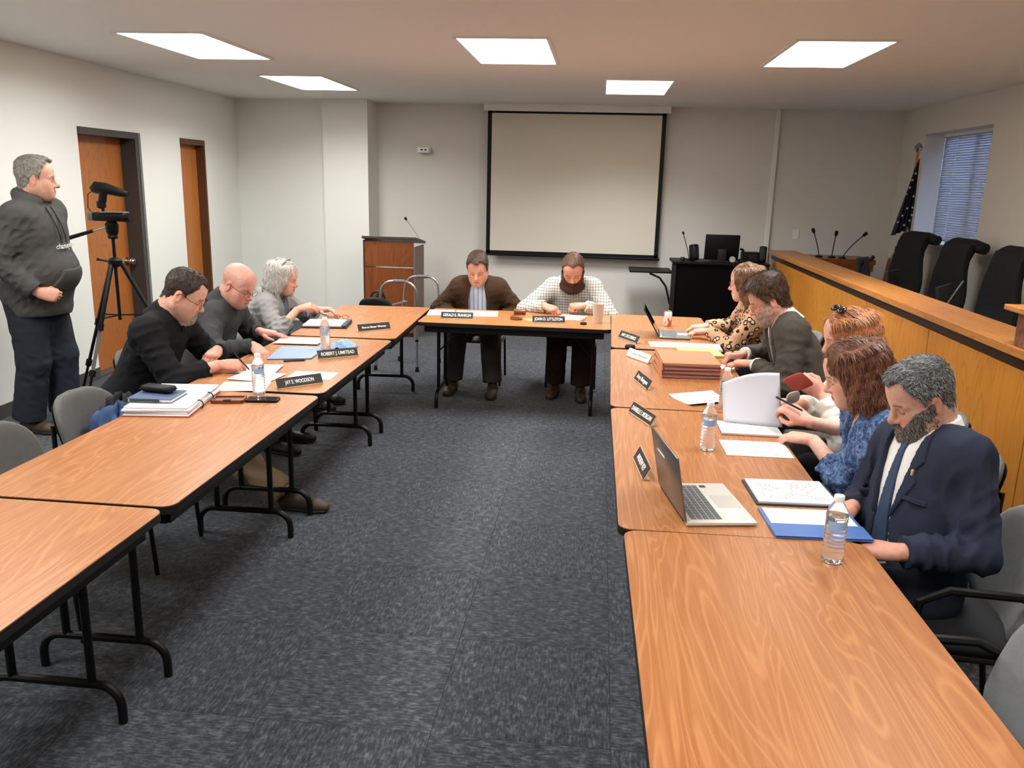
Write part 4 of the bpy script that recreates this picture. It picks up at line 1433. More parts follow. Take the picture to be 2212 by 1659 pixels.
def field(ax, prims, D=None):
    xs, ys, zs = ax
    if D is None:
        D = np.full((len(xs), len(ys), len(zs)), 0.5, np.float32)
    for p in prims:
        lo, hi = prim_box(p)
        m = p['k'] + 0.03
        sl = []
        for arr, a, b in zip(ax, lo - m, hi + m):
            i0, i1 = np.searchsorted(arr, a), np.searchsorted(arr, b)
            sl.append(slice(max(i0 - 1, 0), min(i1 + 1, len(arr))))
        if any(s.stop - s.start < 1 for s in sl):
            continue
        X = xs[sl[0]][:, None, None]
        Y = ys[sl[1]][None, :, None]
        Z = zs[sl[2]][None, None, :]
        d = ev_prim(p, X, Y, Z).astype(np.float32)
        o = D[sl[0], sl[1], sl[2]]
        k = max(p['k'], 1e-5)
        if p['sub']:
            h = np.maximum(k - np.abs(o + d), 0) / k
            D[sl[0], sl[1], sl[2]] = np.maximum(o, -d) + h * h * k * 0.25
        else:
            h = np.maximum(k - np.abs(o - d), 0) / k
            D[sl[0], sl[1], sl[2]] = np.minimum(o, d) - h * h * k * 0.25
    return D


def snet(ax, D):
    """surface nets on a rectilinear grid"""
    xs, ys, zs = [np.asarray(a, np.float32) for a in ax]
    S = D < 0
    cnt = np.zeros(tuple(n - 1 for n in S.shape), np.int8)
    for i in (0, 1):
        for j in (0, 1):
            for k in (0, 1):
                cnt += S[i:S.shape[0] - 1 + i, j:S.shape[1] - 1 + j, k:S.shape[2] - 1 + k]
    act = (cnt > 0) & (cnt < 8)
    I, J, K = np.nonzero(act)
    n = len(I)
    if n == 0:
        return np.zeros((0, 3)), np.zeros((0, 4), int)
    idx = np.full(act.shape, -1, np.int32)
    idx[I, J, K] = np.arange(n)
    acc = np.zeros((n, 3), np.float32)
    num = np.zeros(n, np.float32)
    cor = [(i, j, k) for i in (0, 1) for j in (0, 1) for k in (0, 1)]
    val = {c: D[I + c[0], J + c[1], K + c[2]] for c in cor}
    for c in cor:
        for a in range(3):
            if c[a] == 0:
                c2 = list(c)
                c2[a] = 1
                c2 = tuple(c2)
                v0, v1 = val[c], val[c2]
                m = (v0 < 0) != (v1 < 0)
                t = np.where(m, v0 / np.where(m, v0 - v1, 1), 0)
                P = np.stack([xs[I + c[0]], ys[J + c[1]], zs[K + c[2]]], 1)
                Q = np.stack([xs[I + c2[0]], ys[J + c2[1]], zs[K + c2[2]]], 1)
                acc += np.where(m[:, None], P + (Q - P) * t[:, None], 0)
                num += m
    verts = acc / num[:, None]
    F = []
    # x edges
    for a in range(3):
        sA = [slice(None)] * 3
        sB = [slice(None)] * 3
        sA[a] = slice(0, -1)
        sB[a] = slice(1, None)
        b, c = [q for q in range(3) if q != a]
        m = S[tuple(sA)] != S[tuple(sB)]
        mm = [slice(None)] * 3
        mm[b] = slice(1, -1)
        mm[c] = slice(1, -1)
        e = np.argwhere(m[tuple(mm)])
        e[:, b] += 1
        e[:, c] += 1
        if len(e) == 0:
            continue
        ins = S[e[:, 0], e[:, 1], e[:, 2]]

        def cell(db, dc):
            q = e.copy()
            q[:, b] += db
            q[:, c] += dc
            return idx[q[:, 0], q[:, 1], q[:, 2]]
        quad = np.stack([cell(-1, -1), cell(0, -1), cell(0, 0), cell(-1, 0)], 1)
        flip = ins if a != 1 else ~ins
        quad[~flip] = quad[~flip][:, ::-1]
        F.append(quad)
    F = np.concatenate(F)
    F = F[(F >= 0).all(1)]
    return verts.astype(np.float64), F


def np_mesh(name, verts, faces, mat, parent, col=None):
    me = bpy.data.meshes.new(name)
    nv, nf = len(verts), len(faces)
    me.vertices.add(nv)
    me.vertices.foreach_set('co', np.asarray(verts, np.float32).ravel())
    me.loops.add(nf * 4)
    me.polygons.add(nf)
    me.loops.foreach_set('vertex_index', np.asarray(faces, np.int32).ravel())
    me.polygons.foreach_set('loop_start', np.arange(0, nf * 4, 4, dtype=np.int32))
    me.polygons.foreach_set('loop_total', np.full(nf, 4, np.int32))
    me.polygons.foreach_set('use_smooth', np.ones(nf, bool))
    if col is not None:
        ca = me.color_attributes.new('tint', 'FLOAT_COLOR', 'POINT')
        c4 = np.ones((nv, 4), np.float32)
        c4[:, :3] = col
        ca.data.foreach_set('color', c4.ravel())
    me.materials.append(MATS[mat] if isinstance(mat, str) else mat)
    me.update(calc_edges=True)
    me.validate()
    o = bpy.data.objects.new(name, me)
    return link(o, parent)


class Noise:
    def __init__(s, seed, n=7, f0=60, f1=120, stretch=(1, 1, 1)):
        r = np.random.RandomState(seed)
        d = r.normal(size=(n, 3))
        d /= np.linalg.norm(d, axis=1)[:, None]
        s.k = d * r.uniform(f0, f1, n)[:, None] * np.array(stretch)
        s.p = r.uniform(0, 6.28, n)
        s.a = 1 / math.sqrt(n)

    def __call__(s, P):
        return s.a * np.sin(P @ s.k.T + s.p).sum(1)


def displace(ax, D, fn, band=0.03):
    m = np.abs(D) < band
    I, J, K = np.nonzero(m)
    P = np.stack([ax[0][I], ax[1][J], ax[2][K]], 1)
    D[I, J, K] += fn(P).astype(np.float32)
    return D


def grid_axes(prims, h, pad=0.02):
    lo = np.min([prim_box(p)[0] for p in prims if not p['sub']], 0) - pad
    hi = np.max([prim_box(p)[1] for p in prims if not p['sub']], 0) + pad
    return [np.arange(a, b + h, h) for a, b in zip(lo, hi)]


def axis_fine(lo, hi, spans, hc, hf):
    """non-uniform axis: fine inside spans, coarse elsewhere"""
    out = [lo]
    while out[-1] < hi:
        x = out[-1]
        dist = min([max(a - x, x - b, 0) for a, b in spans] or [9])
        out.append(x + min(hf + 0.35 * dist, hc))
    return np.array(out)


# ------------------------------------------------------------------ head
def head_prims(q):
    """q: dict of face parameters; metres, origin between the ears, y forward, z up"""
    fat = q.get('fat', 0.0)
    jw = q.get('jaw', 1.0)
    ns = q.get('nose', 1.0)
    P = [el((0, -0.014, 0.045), (0.0745, 0.094, 0.083), k=0.03),
         el((0, 0.024, -0.02), (0.062 + fat * 0.4, 0.064, 0.088), k=0.04),
         el((0, 0.043, 0.055), (0.061, 0.042, 0.050), k=0.04)]
    for s in (-1, 1):
        P += [rc((s * 0.052 * jw, 0.0, -0.045), (s * 0.030 * jw, 0.050, -0.090), 0.022 + fat, 0.019 + fat, 0.04),
              el((s * 0.040, 0.054, -0.022), (0.024, 0.020, 0.022), k=0.03),
              el((s * 0.034, 0.055, -0.058), (0.020 + fat, 0.020 + fat, 0.026), k=0.03)]
    P += [rc((-0.012, 0.066, -0.098), (0.012, 0.066, -0.098), 0.020, 0.020, 0.03),
          el((0, 0.068, -0.062), (0.030, 0.020, 0.028), k=0.03)]
    if fat > 0.004:
        P += [el((0, 0.022, -0.100), (0.048 + fat, 0.045 + fat, 0.024 + fat), k=0.04)]
    # eye sockets
    for s in (-1, 1):
        P.append(el((s * 0.0315, 0.100, 0.004), (0.019, 0.022, 0.0125), k=0.018, sub=True))
    # brow
    for s in (-1, 1):
        P.append(rc((s * 0.013, 0.0815, 0.020), (s * 0.047, 0.069, 0.020), 0.0095, 0.008, 0.016))
    # eyeballs with lids
    for s in (-1, 1):
        P.append(el((s * 0.0315, 0.0725, 0.002), (0.0145, 0.0125, 0.0115), k=0.004))
        P.append(rc((s * 0.020, 0.083, -0.0045), (s * 0.042, 0.0785, -0.0035), 0.0032, 0.0030, 0.004))
    # nose
    P += [rc((0, 0.082, 0.016), (0, 0.104 * (0.6 + 0.4 * ns) + 0.0, -0.026), 0.0085, 0.0105 * ns, 0.012),
          el((0, 0.105 + 0.004 * (ns - 1), -0.030), (0.0125 * ns, 0.0115 * ns, 0.0105 * ns), k=0.01)]
    for s in (-1, 1):
        P.append(el((s * 0.0125 * ns, 0.094, -0.034), (0.0085, 0.0105, 0.0075), k=0.008))
        P.append(el((s * 0.0065, 0.100, -0.0415), (0.0035, 0.005, 0.003), k=0.003, sub=True))
    # mouth
    lp = q.get('lips', 1.0)
    for s in (-1, 1):
        P.append(rc((0, 0.0905, -0.0605), (s * 0.022, 0.0795, -0.0635), 0.0058 * lp, 0.003, 0.006))
        P.append(rc((0, 0.0885, -0.0710), (s * 0.020, 0.0785, -0.0660), 0.0064 * lp, 0.003, 0.006))
    P.append(rc((-0.021, 0.086, -0.0655), (0.021, 0.086, -0.0655), 0.0012, 0.0012, 0.004, sub=True))
    # ears
    for s in (-1, 1):
        A = np.array([[math.cos(0.35), s * math.sin(0.35) * -1, 0], [s * math.sin(0.35), math.cos(0.35), 0], [0, 0, 1.0]])
        P.append(el((s * 0.0775, -0.010, -0.002), (0.0075, 0.0185, 0.031), A, k=0.010))
        P.append(el((s * 0.0865, -0.004, 0.000), (0.005, 0.010, 0.017), A, k=0.006, sub=True))
    return P


def xf(prims, O, Mx, s):
    """move head-local prims to the world; Mx columns = right, forward, up"""
    out = []
    for p in prims:
        q = dict(p)
        q['k'] = p['k'] * s
        if p['t'] == 'rc':
            q['a'], q['b'], q['ra'], q['rb'] = O + Mx @ p['a'] * s, O + Mx @ p['b'] * s, p['ra'] * s, p['rb'] * s
        elif p['t'] == 'el':
            q['c'], q['r'], q['A'] = O + Mx @ p['c'] * s, p['r'] * s, p['A'] @ Mx.T
        out.append(q)
    return out


def smooth01(x, a, b):
    t = np.clip((x - a) / (b - a), 0, 1)
    return t * t * (3 - 2 * t)


def face_tint(q, skin, f):
    """colour of the skin by head-local position q (N,3)"""
    x, y, z = np.abs(q[:, 0]), q[:, 1], q[:, 2]
    sk = np.array(lin(skin))
    c = np.tile(sk, (len(q), 1))
    red = np.array(lin((min(255, skin[0] * 0.98), skin[1] * 0.74, skin[2] * 0.70)))

    def blend(w, col):
        return c + (np.asarray(col) - c) * w[:, None]
    inh = (y > 0.02)
    w = np.exp(-(((x - 0.042) / 0.022) ** 2 + ((z + 0.03) / 0.022) ** 2)) * inh * 0.55 * f.get('flush', 1.0)
    c = blend(w, red)
    w = np.exp(-(((x) / 0.016) ** 2 + ((z + 0.03) / 0.014) ** 2)) * (y > 0.085) * 0.5 * f.get('flush', 1.0)
    c = blend(w, red)
    w = np.exp(-(((x - 0.085) / 0.02) ** 2)) * (np.abs(y + 0.005) < 0.03) * (np.abs(z) < 0.045) * 0.35
    c = blend(w, red)
    # lips
    lipc = np.array(lin(f.get('lipc', (skin[0] * 0.86, skin[1] * 0.58, skin[2] * 0.56))))
    w = smooth01(-((x / 0.024) ** 2 + ((z + 0.0655) / 0.0095) ** 2), -1.25, -0.6) * (y > 0.072) * 0.75
    c = blend(w, lipc)
    w = (np.abs(z + 0.0657) < 0.0016) * (x < 0.023) * (y > 0.07) * 0.6
    c = blend(w, lipc * 0.35)
    # lash line and eye
    w = smooth01(-(np.abs(z + 0.0045 + 6 * (x - 0.031) ** 2 * -3) / 0.0022), -1.3, -0.5) * (np.abs(x - 0.0315) < 0.0145) * (y > 0.06) * 0.85
    c = blend(w, np.array(lin((50, 34, 28))))
    w = np.exp(-(((x - 0.0315) / 0.016) ** 2 + ((z + 0.0) / 0.011) ** 2)) * (y > 0.055) * 0.28
    c = blend(w, red * 0.7)
    # brows
    zb = 0.0245 - 4.0 * (x - 0.028) ** 2
    w = smooth01(-np.abs(z - zb) / 0.0045, -1.2, -0.4) * smooth01(x, 0.009, 0.014) * (1 - smooth01(x, 0.045, 0.053)) * (y > 0.05) * f.get('browd', 0.75)
    c = blend(w, np.array(lin(f.get('brow', (70, 48, 34)))))
    # stubble / beard shadow
    st = f.get('stubble')
    if st is not None:
        w = smooth01(-(z), 0.028, 0.05) * smooth01(y, -0.01, 0.02) * (1 - np.exp(-(((x) / 0.03) ** 2 + ((z + 0.064) / 0.011) ** 2)) * 0.9) * (z > -0.125) * st[1]
        c = blend(w, np.array(lin(st[0])))
    # scalp shadow for shaved heads
    sc_ = f.get('scalp')
    if sc_ is not None:
        zl = np.interp(y, [-0.11, -0.03, 0.02, 0.05], [-0.05, -0.02, 0.02, 0.09])
        w = smooth01(z - zl, 0, 0.02) * (y < 0.045) * (z < 0.075) * sc_[1]
        c = blend(w, np.array(lin(sc_[0])))
    return c


def hairline(y, style):
    if style == 'full':
        return np.interp(y, [-0.12, -0.07, -0.035, -0.015, 0.012, 0.03, 0.048, 0.066, 0.09], [-0.062, -0.055, -0.030, -0.03, -0.022, 0.028, 0.052, 0.082, 0.100])
    if style == 'receding':
        return np.interp(y, [-0.12, -0.07, -0.035, -0.015, 0.012, 0.028, 0.042, 0.058, 0.085], [-0.062, -0.055, -0.030, -0.03, -0.016, 0.04, 0.075, 0.095, 0.118])
    if style == 'thin':
        return np.interp(y, [-0.12, -0.07, -0.035, -0.015, 0.012, 0.025, 0.038, 0.05, 0.085], [-0.078, -0.07, -0.035, -0.03, -0.01, 0.05, 0.088, 0.108, 0.124])
    return np.interp(y, [-0.12, 0.1], [0, 0])


# ------------------------------------------------------------------ hands
POSES = {  # (mcp, pip, dip) curl in degrees for the four fingers, thumb closing
    'flat': (((6, 8, 6), (5, 8, 6), (6, 9, 6), (9, 11, 8)), 0.1),
    'rest': (((18, 26, 14), (20, 30, 16), (24, 32, 18), (28, 34, 20)), 0.3),
    'type': (((24, 38, 20), (26, 40, 22), (28, 40, 22), (30, 40, 20)), 0.25),
    'fist': (((72, 84, 48), (76, 88, 50), (78, 88, 50), (80, 86, 48)), 0.85),
    'pen': (((48, 46, 20), (56, 60, 28), (66, 72, 36), (70, 76, 38)), 0.75),
    'pinch': (((38, 46, 24), (44, 52, 26), (34, 40, 20), (28, 32, 18)), 0.7),
    'grip': (((50, 56, 30), (54, 60, 32), (56, 60, 32), (58, 58, 30)), 0.6),
}


def hand_prims(W, d, up, right, pose, s=1.0):
    """W wrist, d finger direction, up = back of the hand, right: bool"""
    d = nrm(d)
    up = nrm(np.asarray(up, float) - d * (np.asarray(up, float) @ d))
    lat = np.cross(up, d) * (1 if right else -1)      # towards the thumb
    cur, th = POSES[pose]
    P = []
    base = [(0.090, 0.027), (0.093, 0.009), (0.088, -0.009), (0.080, -0.026)]
    seg = [(0.043, 0.026, 0.021), (0.047, 0.029, 0.022), (0.043, 0.027, 0.021), (0.034, 0.021, 0.018)]
    rad = [0.0098, 0.0098, 0.0092, 0.0084]

    def at(x, l, z):
        return W + (d * x + lat * l + up * z) * s
    # palm
    for (x, l), r in zip(base, rad):
        P.append(rc(at(0.004, l * 0.62, -0.002), at(x, l, 0), 0.0165 * s, (r + 0.0035) * s, 0.016 * s))
    P.append(el(at(0.05, 0.0, -0.004), (0.046 * s, 0.036 * s, 0.0145 * s), np.array([d, lat, up]), 0.02 * s))
    P.append(el(at(0.034, 0.024, -0.010), (0.032 * s, 0.016 * s, 0.014 * s), np.array([d, lat, up]), 0.016 * s))
    for (x, l), sg, r, cc in zip(base, seg, rad, cur):
        p = at(x, l, 0)
        a = 0.0
        spread = l * 2.4 * (1 - min(cc[0], 60) / 75)
        for i in range(3):
            a += math.radians(cc[i])
            dd = d * math.cos(a) - up * math.sin(a) + lat * spread * math.cos(a) * (1 if i == 0 else 0.8)
            dd = nrm(dd)
            q = p + dd * sg[i] * s
            r0 = r * (1 - 0.07 * i) * s
            P.append(rc(p, q, r0 * 1.03, r0 * 0.93, 0.004 * s))
            p = q
    # thumb
    p = at(0.018, 0.022, -0.010)
    c = th
    d1 = nrm(d * 0.62 + lat * (0.78 - 0.35 * c) - up * (0.15 + 0.45 * c))
    d2 = nrm(d * 0.86 + lat * (0.42 - 0.65 * c) - up * (0.15 + 0.35 * c))
    d3 = nrm(d * 0.90 + lat * (0.22 - 0.90 * c) - up * (0.1 + 0.2 * c))
    for dd, L, r0, r1 in ((d1, 0.044, 0.0150, 0.0118), (d2, 0.034, 0.0118, 0.0104), (d3, 0.027, 0.0104, 0.0084)):
        q = p + dd * L * s
        P.append(rc(p, q, r0 * s, r1 * s, 0.006 * s))
        p = q
    return P


# ------------------------------------------------------------------ skin and hair materials
def skin_fn(t):
    a = t.n('ShaderNodeAttribute')
    a.attribute_name = 'tint'
    n = t.noise(t.coord((1, 1, 1)), 55, 3)
    mul = t.ramp(n, ((0.3, 0.90), (0.7, 1.06)))
    t.base(t.mix(1.0, a.outputs['Color'], mul, 'MULTIPLY'))
    f = t.noise(t.coord((1, 1, 1)), 420, 2)
    t.bump(f, 0.12, 0.001)
    t.b.inputs['Subsurface Weight'].default_value = 0.06
    t.b.inputs['Subsurface Radius'].default_value = (0.012, 0.005, 0.003)
    t.b.inputs['Subsurface Scale'].default_value = 0.5


M('skin', (205, 150, 125), 0.5, spec=0.4, fn=skin_fn)


def hair_mat(name, c1, c2, stretch=(180, 180, 18), rough=0.5):
    def fn(t):
        n = t.noise(t.coord(tuple(q * 1.9 for q in stretch)), 1.0, 4, 0.7)
        b = t.noise(t.coord((14, 14, 10)), 1.0, 3)
        f = t.math('ADD', t.math('MULTIPLY', n, 0.75), t.math('MULTIPLY', b, 0.25))
        t.base(t.ramp(f, ((0.38, lin(c1)), (0.62, lin(c2)))))
        t.bump(n, 0.7, 0.0035)
    return M(name, c1, rough, spec=0.35, fn=fn)


def cloth_mat(name, c1, c2, scale=350, strength=0.35, mott=14, rough=0.85, sheen=0.0, spec=0.2):
    return M(name, c1, rough, spec=spec, sheen=sheen, fn=fabric_fn(c1, c2, scale, strength, mott))


# ------------------------------------------------------------------ person
def ik(A, W, la, lb, pole):
    v = W - A
    dist = np.linalg.norm(v)
    mx = (la + lb) * 0.995
    if dist > mx:
        k = dist / mx
        la, lb = la * k, lb * k
    u = v / max(dist, 1e-6)
    x = (dist * dist + la * la - lb * lb) / (2 * dist)
    h = math.sqrt(max(la * la - x * x, 0))
    p = pole - u * (pole @ u)
    return A + u * x + nrm(p) * h


def poly_sd(u, w, poly):
    """signed distance (approx exact) to a polygon, negative inside"""
    d = np.full(u.shape, 1e9)
    ins = np.zeros(u.shape, bool)
    n = len(poly)
    for i in range(n):
        ax_, ay_ = poly[i]
        bx_, by_ = poly[(i + 1) % n]
        ex, ey = bx_ - ax_, by_ - ay_
        wx, wy = u - ax_, w - ay_
        t = np.clip((wx * ex + wy * ey) / (ex * ex + ey * ey + 1e-12), 0, 1)
        d = np.minimum(d, (wx - ex * t) ** 2 + (wy - ey * t) ** 2)
        c = ((ay_ <= w) & (by_ > w)) | ((by_ <= w) & (ay_ > w))
        xx = ax_ + (w - ay_) / (ey if abs(ey) > 1e-12 else 1e-12) * ex
        ins ^= c & (u < xx)
    d = np.sqrt(d)
    return np.where(ins, -d, d)


def strand_mat():
    def fn(t):
        a = t.n('ShaderNodeAttribute')
        a.attribute_name = 'tint'
        t.base(a.outputs['Color'])
    return M('hair_strands', (90, 70, 60), 0.42, spec=0.4, fn=fn)


def vert_normals(v, f):
    n = np.cross(v[f[:, 2]] - v[f[:, 0]], v[f[:, 3]] - v[f[:, 1]])
    out = np.zeros_like(v)
    for k in range(4):
        np.add.at(out, f[:, k], n)
    return out / np.maximum(np.linalg.norm(out, axis=1), 1e-12)[:, None]


class Person:
    def __init__(s, label, P, H, yaw, hyaw=0, hpitch=0, hroll=0, hs=1.1, sc=1.06, sh=0.195, tyaw=0, skin=(205, 150, 125), face=None,
                 belly=(0.0, 0.0), chest=(0.0, 0.0), hr=0.0055, hunch=0.03, neck=1.0, wide=0.0, su=0.066):
        s.P, s.H = V3(P), V3(H)
        skin = tuple(a * 0.72 + b * 0.28 for a, b in zip(skin, (226, 196, 180)))
        s.sc, s.hs, s.skin, s.face = sc, hs, skin, face or {}
        a = math.radians(yaw)
        s.F = V3(math.cos(a), math.sin(a), 0)
        s.base = V3(P[0], P[1], 0)
        s.t = thing('person', label, 'person', tuple(s.base))
        # head frame
        ha = math.radians(yaw + hyaw)
        f = V3(math.cos(ha), math.sin(ha), 0)
        r = V3(math.sin(ha), -math.cos(ha), 0)
        u = V3(0, 0, 1)
        p = math.radians(hpitch)
        f, u = f * math.cos(p) - u * math.sin(p), u * math.cos(p) + f * math.sin(p)
        q = math.radians(hroll)
        r, u = r * math.cos(q) - u * math.sin(q), u * math.cos(q) + r * math.sin(q)
        s.HM = np.stack([r, f, u], 1)
        # torso frame
        J = s.H + s.HM @ V3(0, -0.032, -0.085) * hs
        s.U = nrm(J - V3(0, 0, 0.05) - s.P - s.F * hunch)
        s.N = J - s.U * 0.055 * hs
        ta = math.radians(yaw + tyaw)
        Ft = V3(math.cos(ta), math.sin(ta), 0)
        s.Rt = nrm(np.cross(Ft, s.U))
        s.Fc = nrm(np.cross(s.U, s.Rt))
        s.R0 = V3(math.sin(a), -math.cos(a), 0)
        s.L = np.linalg.norm(s.N - s.P)
        s.S = s.N - s.U * su * sc + s.Fc * 0.012
        s.sj = {1: s.S + s.Rt * sh * sc, -1: s.S - s.Rt * sh * sc}
        s.sh = sh
        s.belly, s.chest, s.wide = belly, chest, wide
        s.neckr = 0.054 * neck * hs
        s.J = J
        s.arms = {}
        s.legs = {}
        s.hands = []
        s.hr = hr

    def arm(s, side, W, pole=None, hd=None, up=(0, 0, 1), pose='rest', hsz=1.0, la=0.285, lb=0.255):
        W = V3(W)
        A = s.sj[side]
        if pole is None:
            pole = -V3(0, 0, 1) * 0.8 + s.Rt * side * 0.55 - s.F * 0.25
        E = ik(A, W, la * s.sc, lb * s.sc, V3(pole))
        hd = nrm(W - E) if hd is None else nrm(hd)
        s.arms[side] = (A, E, W, hd)
        s.hands.append((side, W + hd * 0.012, hd, up, pose, hsz))
        return s

    def leg(s, side, A, toe=None, pole=None, lt=0.43, ls=0.42):
        A = V3(A)
        Hj = s.P + s.R0 * side * 0.095 * s.sc + V3(0, 0, -0.01)
        pole = s.F * 0.9 + V3(0, 0, 1.0) if pole is None else V3(pole)
        K = ik(Hj, A, lt * s.sc, ls * s.sc, pole)
        s.legs[side] = (Hj, K, A, nrm(s.F + s.R0 * side * 0.2) if toe is None else nrm(toe))
        return s

    # --- primitive sets
    def torso(s, e=0.0, low=True):
        sc, P, U, Fc, Rt, L = s.sc, s.P, s.U, s.Fc, s.Rt, s.L
        A = np.array([Rt, Fc, U])
        bw, bd = s.belly
        cw, cd_ = s.chest
        R2 = nrm(s.R0)
        A0 = np.array([R2, s.F, V3(0, 0, 1)])
        w = s.wide
        out = []
        if low:
            out += [el(P + V3(0, 0, 0.03) - s.F * 0.01, V3(0.175 + w + bw * 0.4 + e, 0.125 + e, 0.125 + e), A0, 0.06)]
        out += [el(P + U * L * 0.30 + Fc * (0.012 + bd * 0.55), V3(0.152 + w + bw + e, 0.112 + bd * 0.7 + e, 0.17 + e), A, 0.08),
                el(P + U * L * 0.64 + Fc * (0.004 + cd_ * 0.5), V3(0.165 + w + cw + e, 0.110 + cd_ * 0.6 + e, 0.18 * L / 0.53 + e), A, 0.08),
                rc(s.sj[1] * 0.9 + s.sj[-1] * 0.1 - U * 0.005, s.sj[-1] * 0.9 + s.sj[1] * 0.1 - U * 0.005, 0.068 * sc + e, 0.068 * sc + e, 0.06)]
        for q in (1, -1):
            out.append(rc(s.N + U * 0.005 - Fc * 0.008, s.sj[q] * 0.85 + s.N * 0.15, 0.052 * sc + e * 0.6, 0.052 * sc + e, 0.05))
        return out

    def armp(s, side, e=0.0, ea=0.0, end=1.0, flat=True, start=0):
        A, E, W, hd = s.arms[side]
        sc = s.sc
        X = E + (W - E) * end
        n = nrm(W - E)
        clip = [(X, n)] if flat else None
        return [rc(A, E, 0.055 * sc + e, 0.047 * sc + e, 0.05),
                rc(E, X + n * (0.05 if flat else -0.012), 0.0475 * sc + e, (0.0475 + (0.0285 - 0.0475) * end) * sc + ea, 0.02, clip)]

    def legp(s, side, e=0.0, hem=0.95):
        Hj, K, A, toe = s.legs[side]
        sc = s.sc
        n = nrm(A - K)
        X = K + (A - K) * hem
        return [rc(Hj, K, 0.092 * sc + e, 0.066 * sc + e, 0.06),
                rc(K, X + n * 0.06, 0.064 * sc + e, 0.048 * sc + e * 1.6, 0.03, [(X, n)])]

    def local(s, prims_mesh):
        return prims_mesh - s.base

    # --- body
    def build_body(s, hf=0.0036, arm_from=0.3):
        hp = xf(head_prims(s.face), s.H, s.HM, s.hs)
        s.hp = hp
        neck = [rc(s.J + s.HM @ V3(0, 0.004, 0.02) * s.hs, s.N - s.U * 0.03, s.neckr, s.neckr * 1.12, 0.03),
                rc(s.H + s.HM @ V3(0, -0.05, -0.03) * s.hs, s.N - s.Fc * 0.02, s.neckr * 0.8, s.neckr, 0.03)]
        if s.face.get('fat', 0) > 0.004:
            neck.append(rc(s.H + s.HM @ V3(0, 0.035, -0.095) * s.hs, s.N + s.Fc * 0.03, s.neckr * 0.7, s.neckr * 0.85, 0.04))
        s.neckp = neck
        P = []
        hb = []
        e = -0.014
        P += s.torso(e)
        for sd in s.arms:
            P += s.armp(sd, -0.006, 0.0, 1.0, False)
        for sd in s.legs:
            P += s.legp(sd, -0.01, 0.98)
        spans = [[], [], []]
        for (sd, W, hd, up, pose, hsz) in s.hands:
            q = hand_prims(W, hd, up, sd == 1, pose, hsz)
            P += q
            hb.append((np.min([prim_box(x)[0] for x in q], 0) - 0.01, np.max([prim_box(x)[1] for x in q], 0) + 0.01))
        hb.append((s.H - 0.135 * s.hs, s.H + 0.14 * s.hs))
        # add head: positive prims in order, with subs applied only around the head
        P += neck + hp
        for lo, hi in hb:
            for a in range(3):
                spans[a].append((lo[a], hi[a]))
        pos = [p for p in P if not p['sub']]
        lo = np.min([prim_box(p)[0] for p in pos], 0) - 0.012
        hi = np.max([prim_box(p)[1] for p in pos], 0) + 0.012
        ax = [axis_fine(lo[a], hi[a], spans[a], 0.013 if a < 2 else 0.016, hf) for a in range(3)]
        D = field(ax, P)
        v, f = snet(ax, D)
        q = (v - s.H) @ s.HM / s.hs
        tint = np.tile(np.array(lin(s.skin)), (len(v), 1))
        nearh = (np.abs(q) < 0.145).all(1)
        tint[nearh] = face_tint(q[nearh], s.skin, s.face)
        # redder knuckles / finger tips
        hsk = np.array(lin((s.skin[0], s.skin[1] * 0.93, s.skin[2] * 0.92)))
        for lo_, hi_ in hb[:-1]:
            m = ((v > lo_) & (v < hi_)).all(1)
            tint[m] = hsk
        s.body = np_mesh('body', v - s.base, f, 'skin', s.t, tint)
        return s

    def garment(s, name, prims, mat, h=0.0085, wr=0.003, seed=1, f0=45, f1=95, carve=None, extra=None, parent=None, ridge=True, shell=None, hole=None):
        ax = grid_axes(prims, h)
        D = field(ax, prims)
        if wr > 0:
            n1 = Noise(seed, 6, f0, f1)
            n3 = Noise(seed + 77, 4, f0 * 1.2, f1 * 1.2)
            n2 = Noise(seed + 50, 5, 14, 30)
            foc = []
            for sd in s.arms:
                A, E, W, hd = s.arms[sd]
                foc += [(E, 0.13), (A - s.U * 0.08, 0.13), (E * 0.5 + W * 0.5, 0.09)]

            def fn(P):
                a = n1(P)
                a = (0.5 - np.abs(a)) if ridge else a
                m = 0.35 + 0.45 * (n2(P) > 0.2)
                for c, r in foc:
                    m = m + 1.1 * np.exp(-((P - c) ** 2).sum(1) / (r * r))
                out = -wr * a * np.minimum(m, 1.9)
                # folds running round the sleeves
                for sd in s.arms:
                    A, E, W, hd = s.arms[sd]
                    for (p0, p1, am) in ((A, E, 0.9), (E, W, 1.2)):
                        d = p1 - p0
                        Ls = np.linalg.norm(d)
                        u = (P - p0) @ (d / Ls)
                        rad = np.linalg.norm((P - p0) - np.outer(u, d / Ls), axis=1)
                        wgt = smooth01(u, 0.04, 0.12) * (1 - smooth01(u, Ls - 0.05, Ls + 0.02)) * (rad < 0.12)
                        ph = u * 95 + 2.2 * n2(P) + 1.4 * n3(P) + 14 * ((P - p0) @ s.U)
                        sn = np.sin(ph)
                        out = out - wr * 0.75 * am * wgt * np.maximum(sn, -0.2) * (n2(P) > -0.9)
                return out
            displace(ax, D, fn)
        X, Y, Z = ax[0][:, None, None], ax[1][None, :, None], ax[2][None, None, :]
        if carve:
            D = carve(D, X, Y, Z)
        if hole:
            q = rc(s.N + s.U * 0.2 + s.Fc * 0.02, s.N - s.U * 0.012, s.neckr * 1.05 + hole, s.neckr * 1.12 + hole, 0.0)
            D = np.maximum(D, -ev_prim(q, X, Y, Z).astype(np.float32))
        v, f = snet(ax, D)
        o = np_mesh(name, v - s.base, f, mat, parent or s.t)
        return o

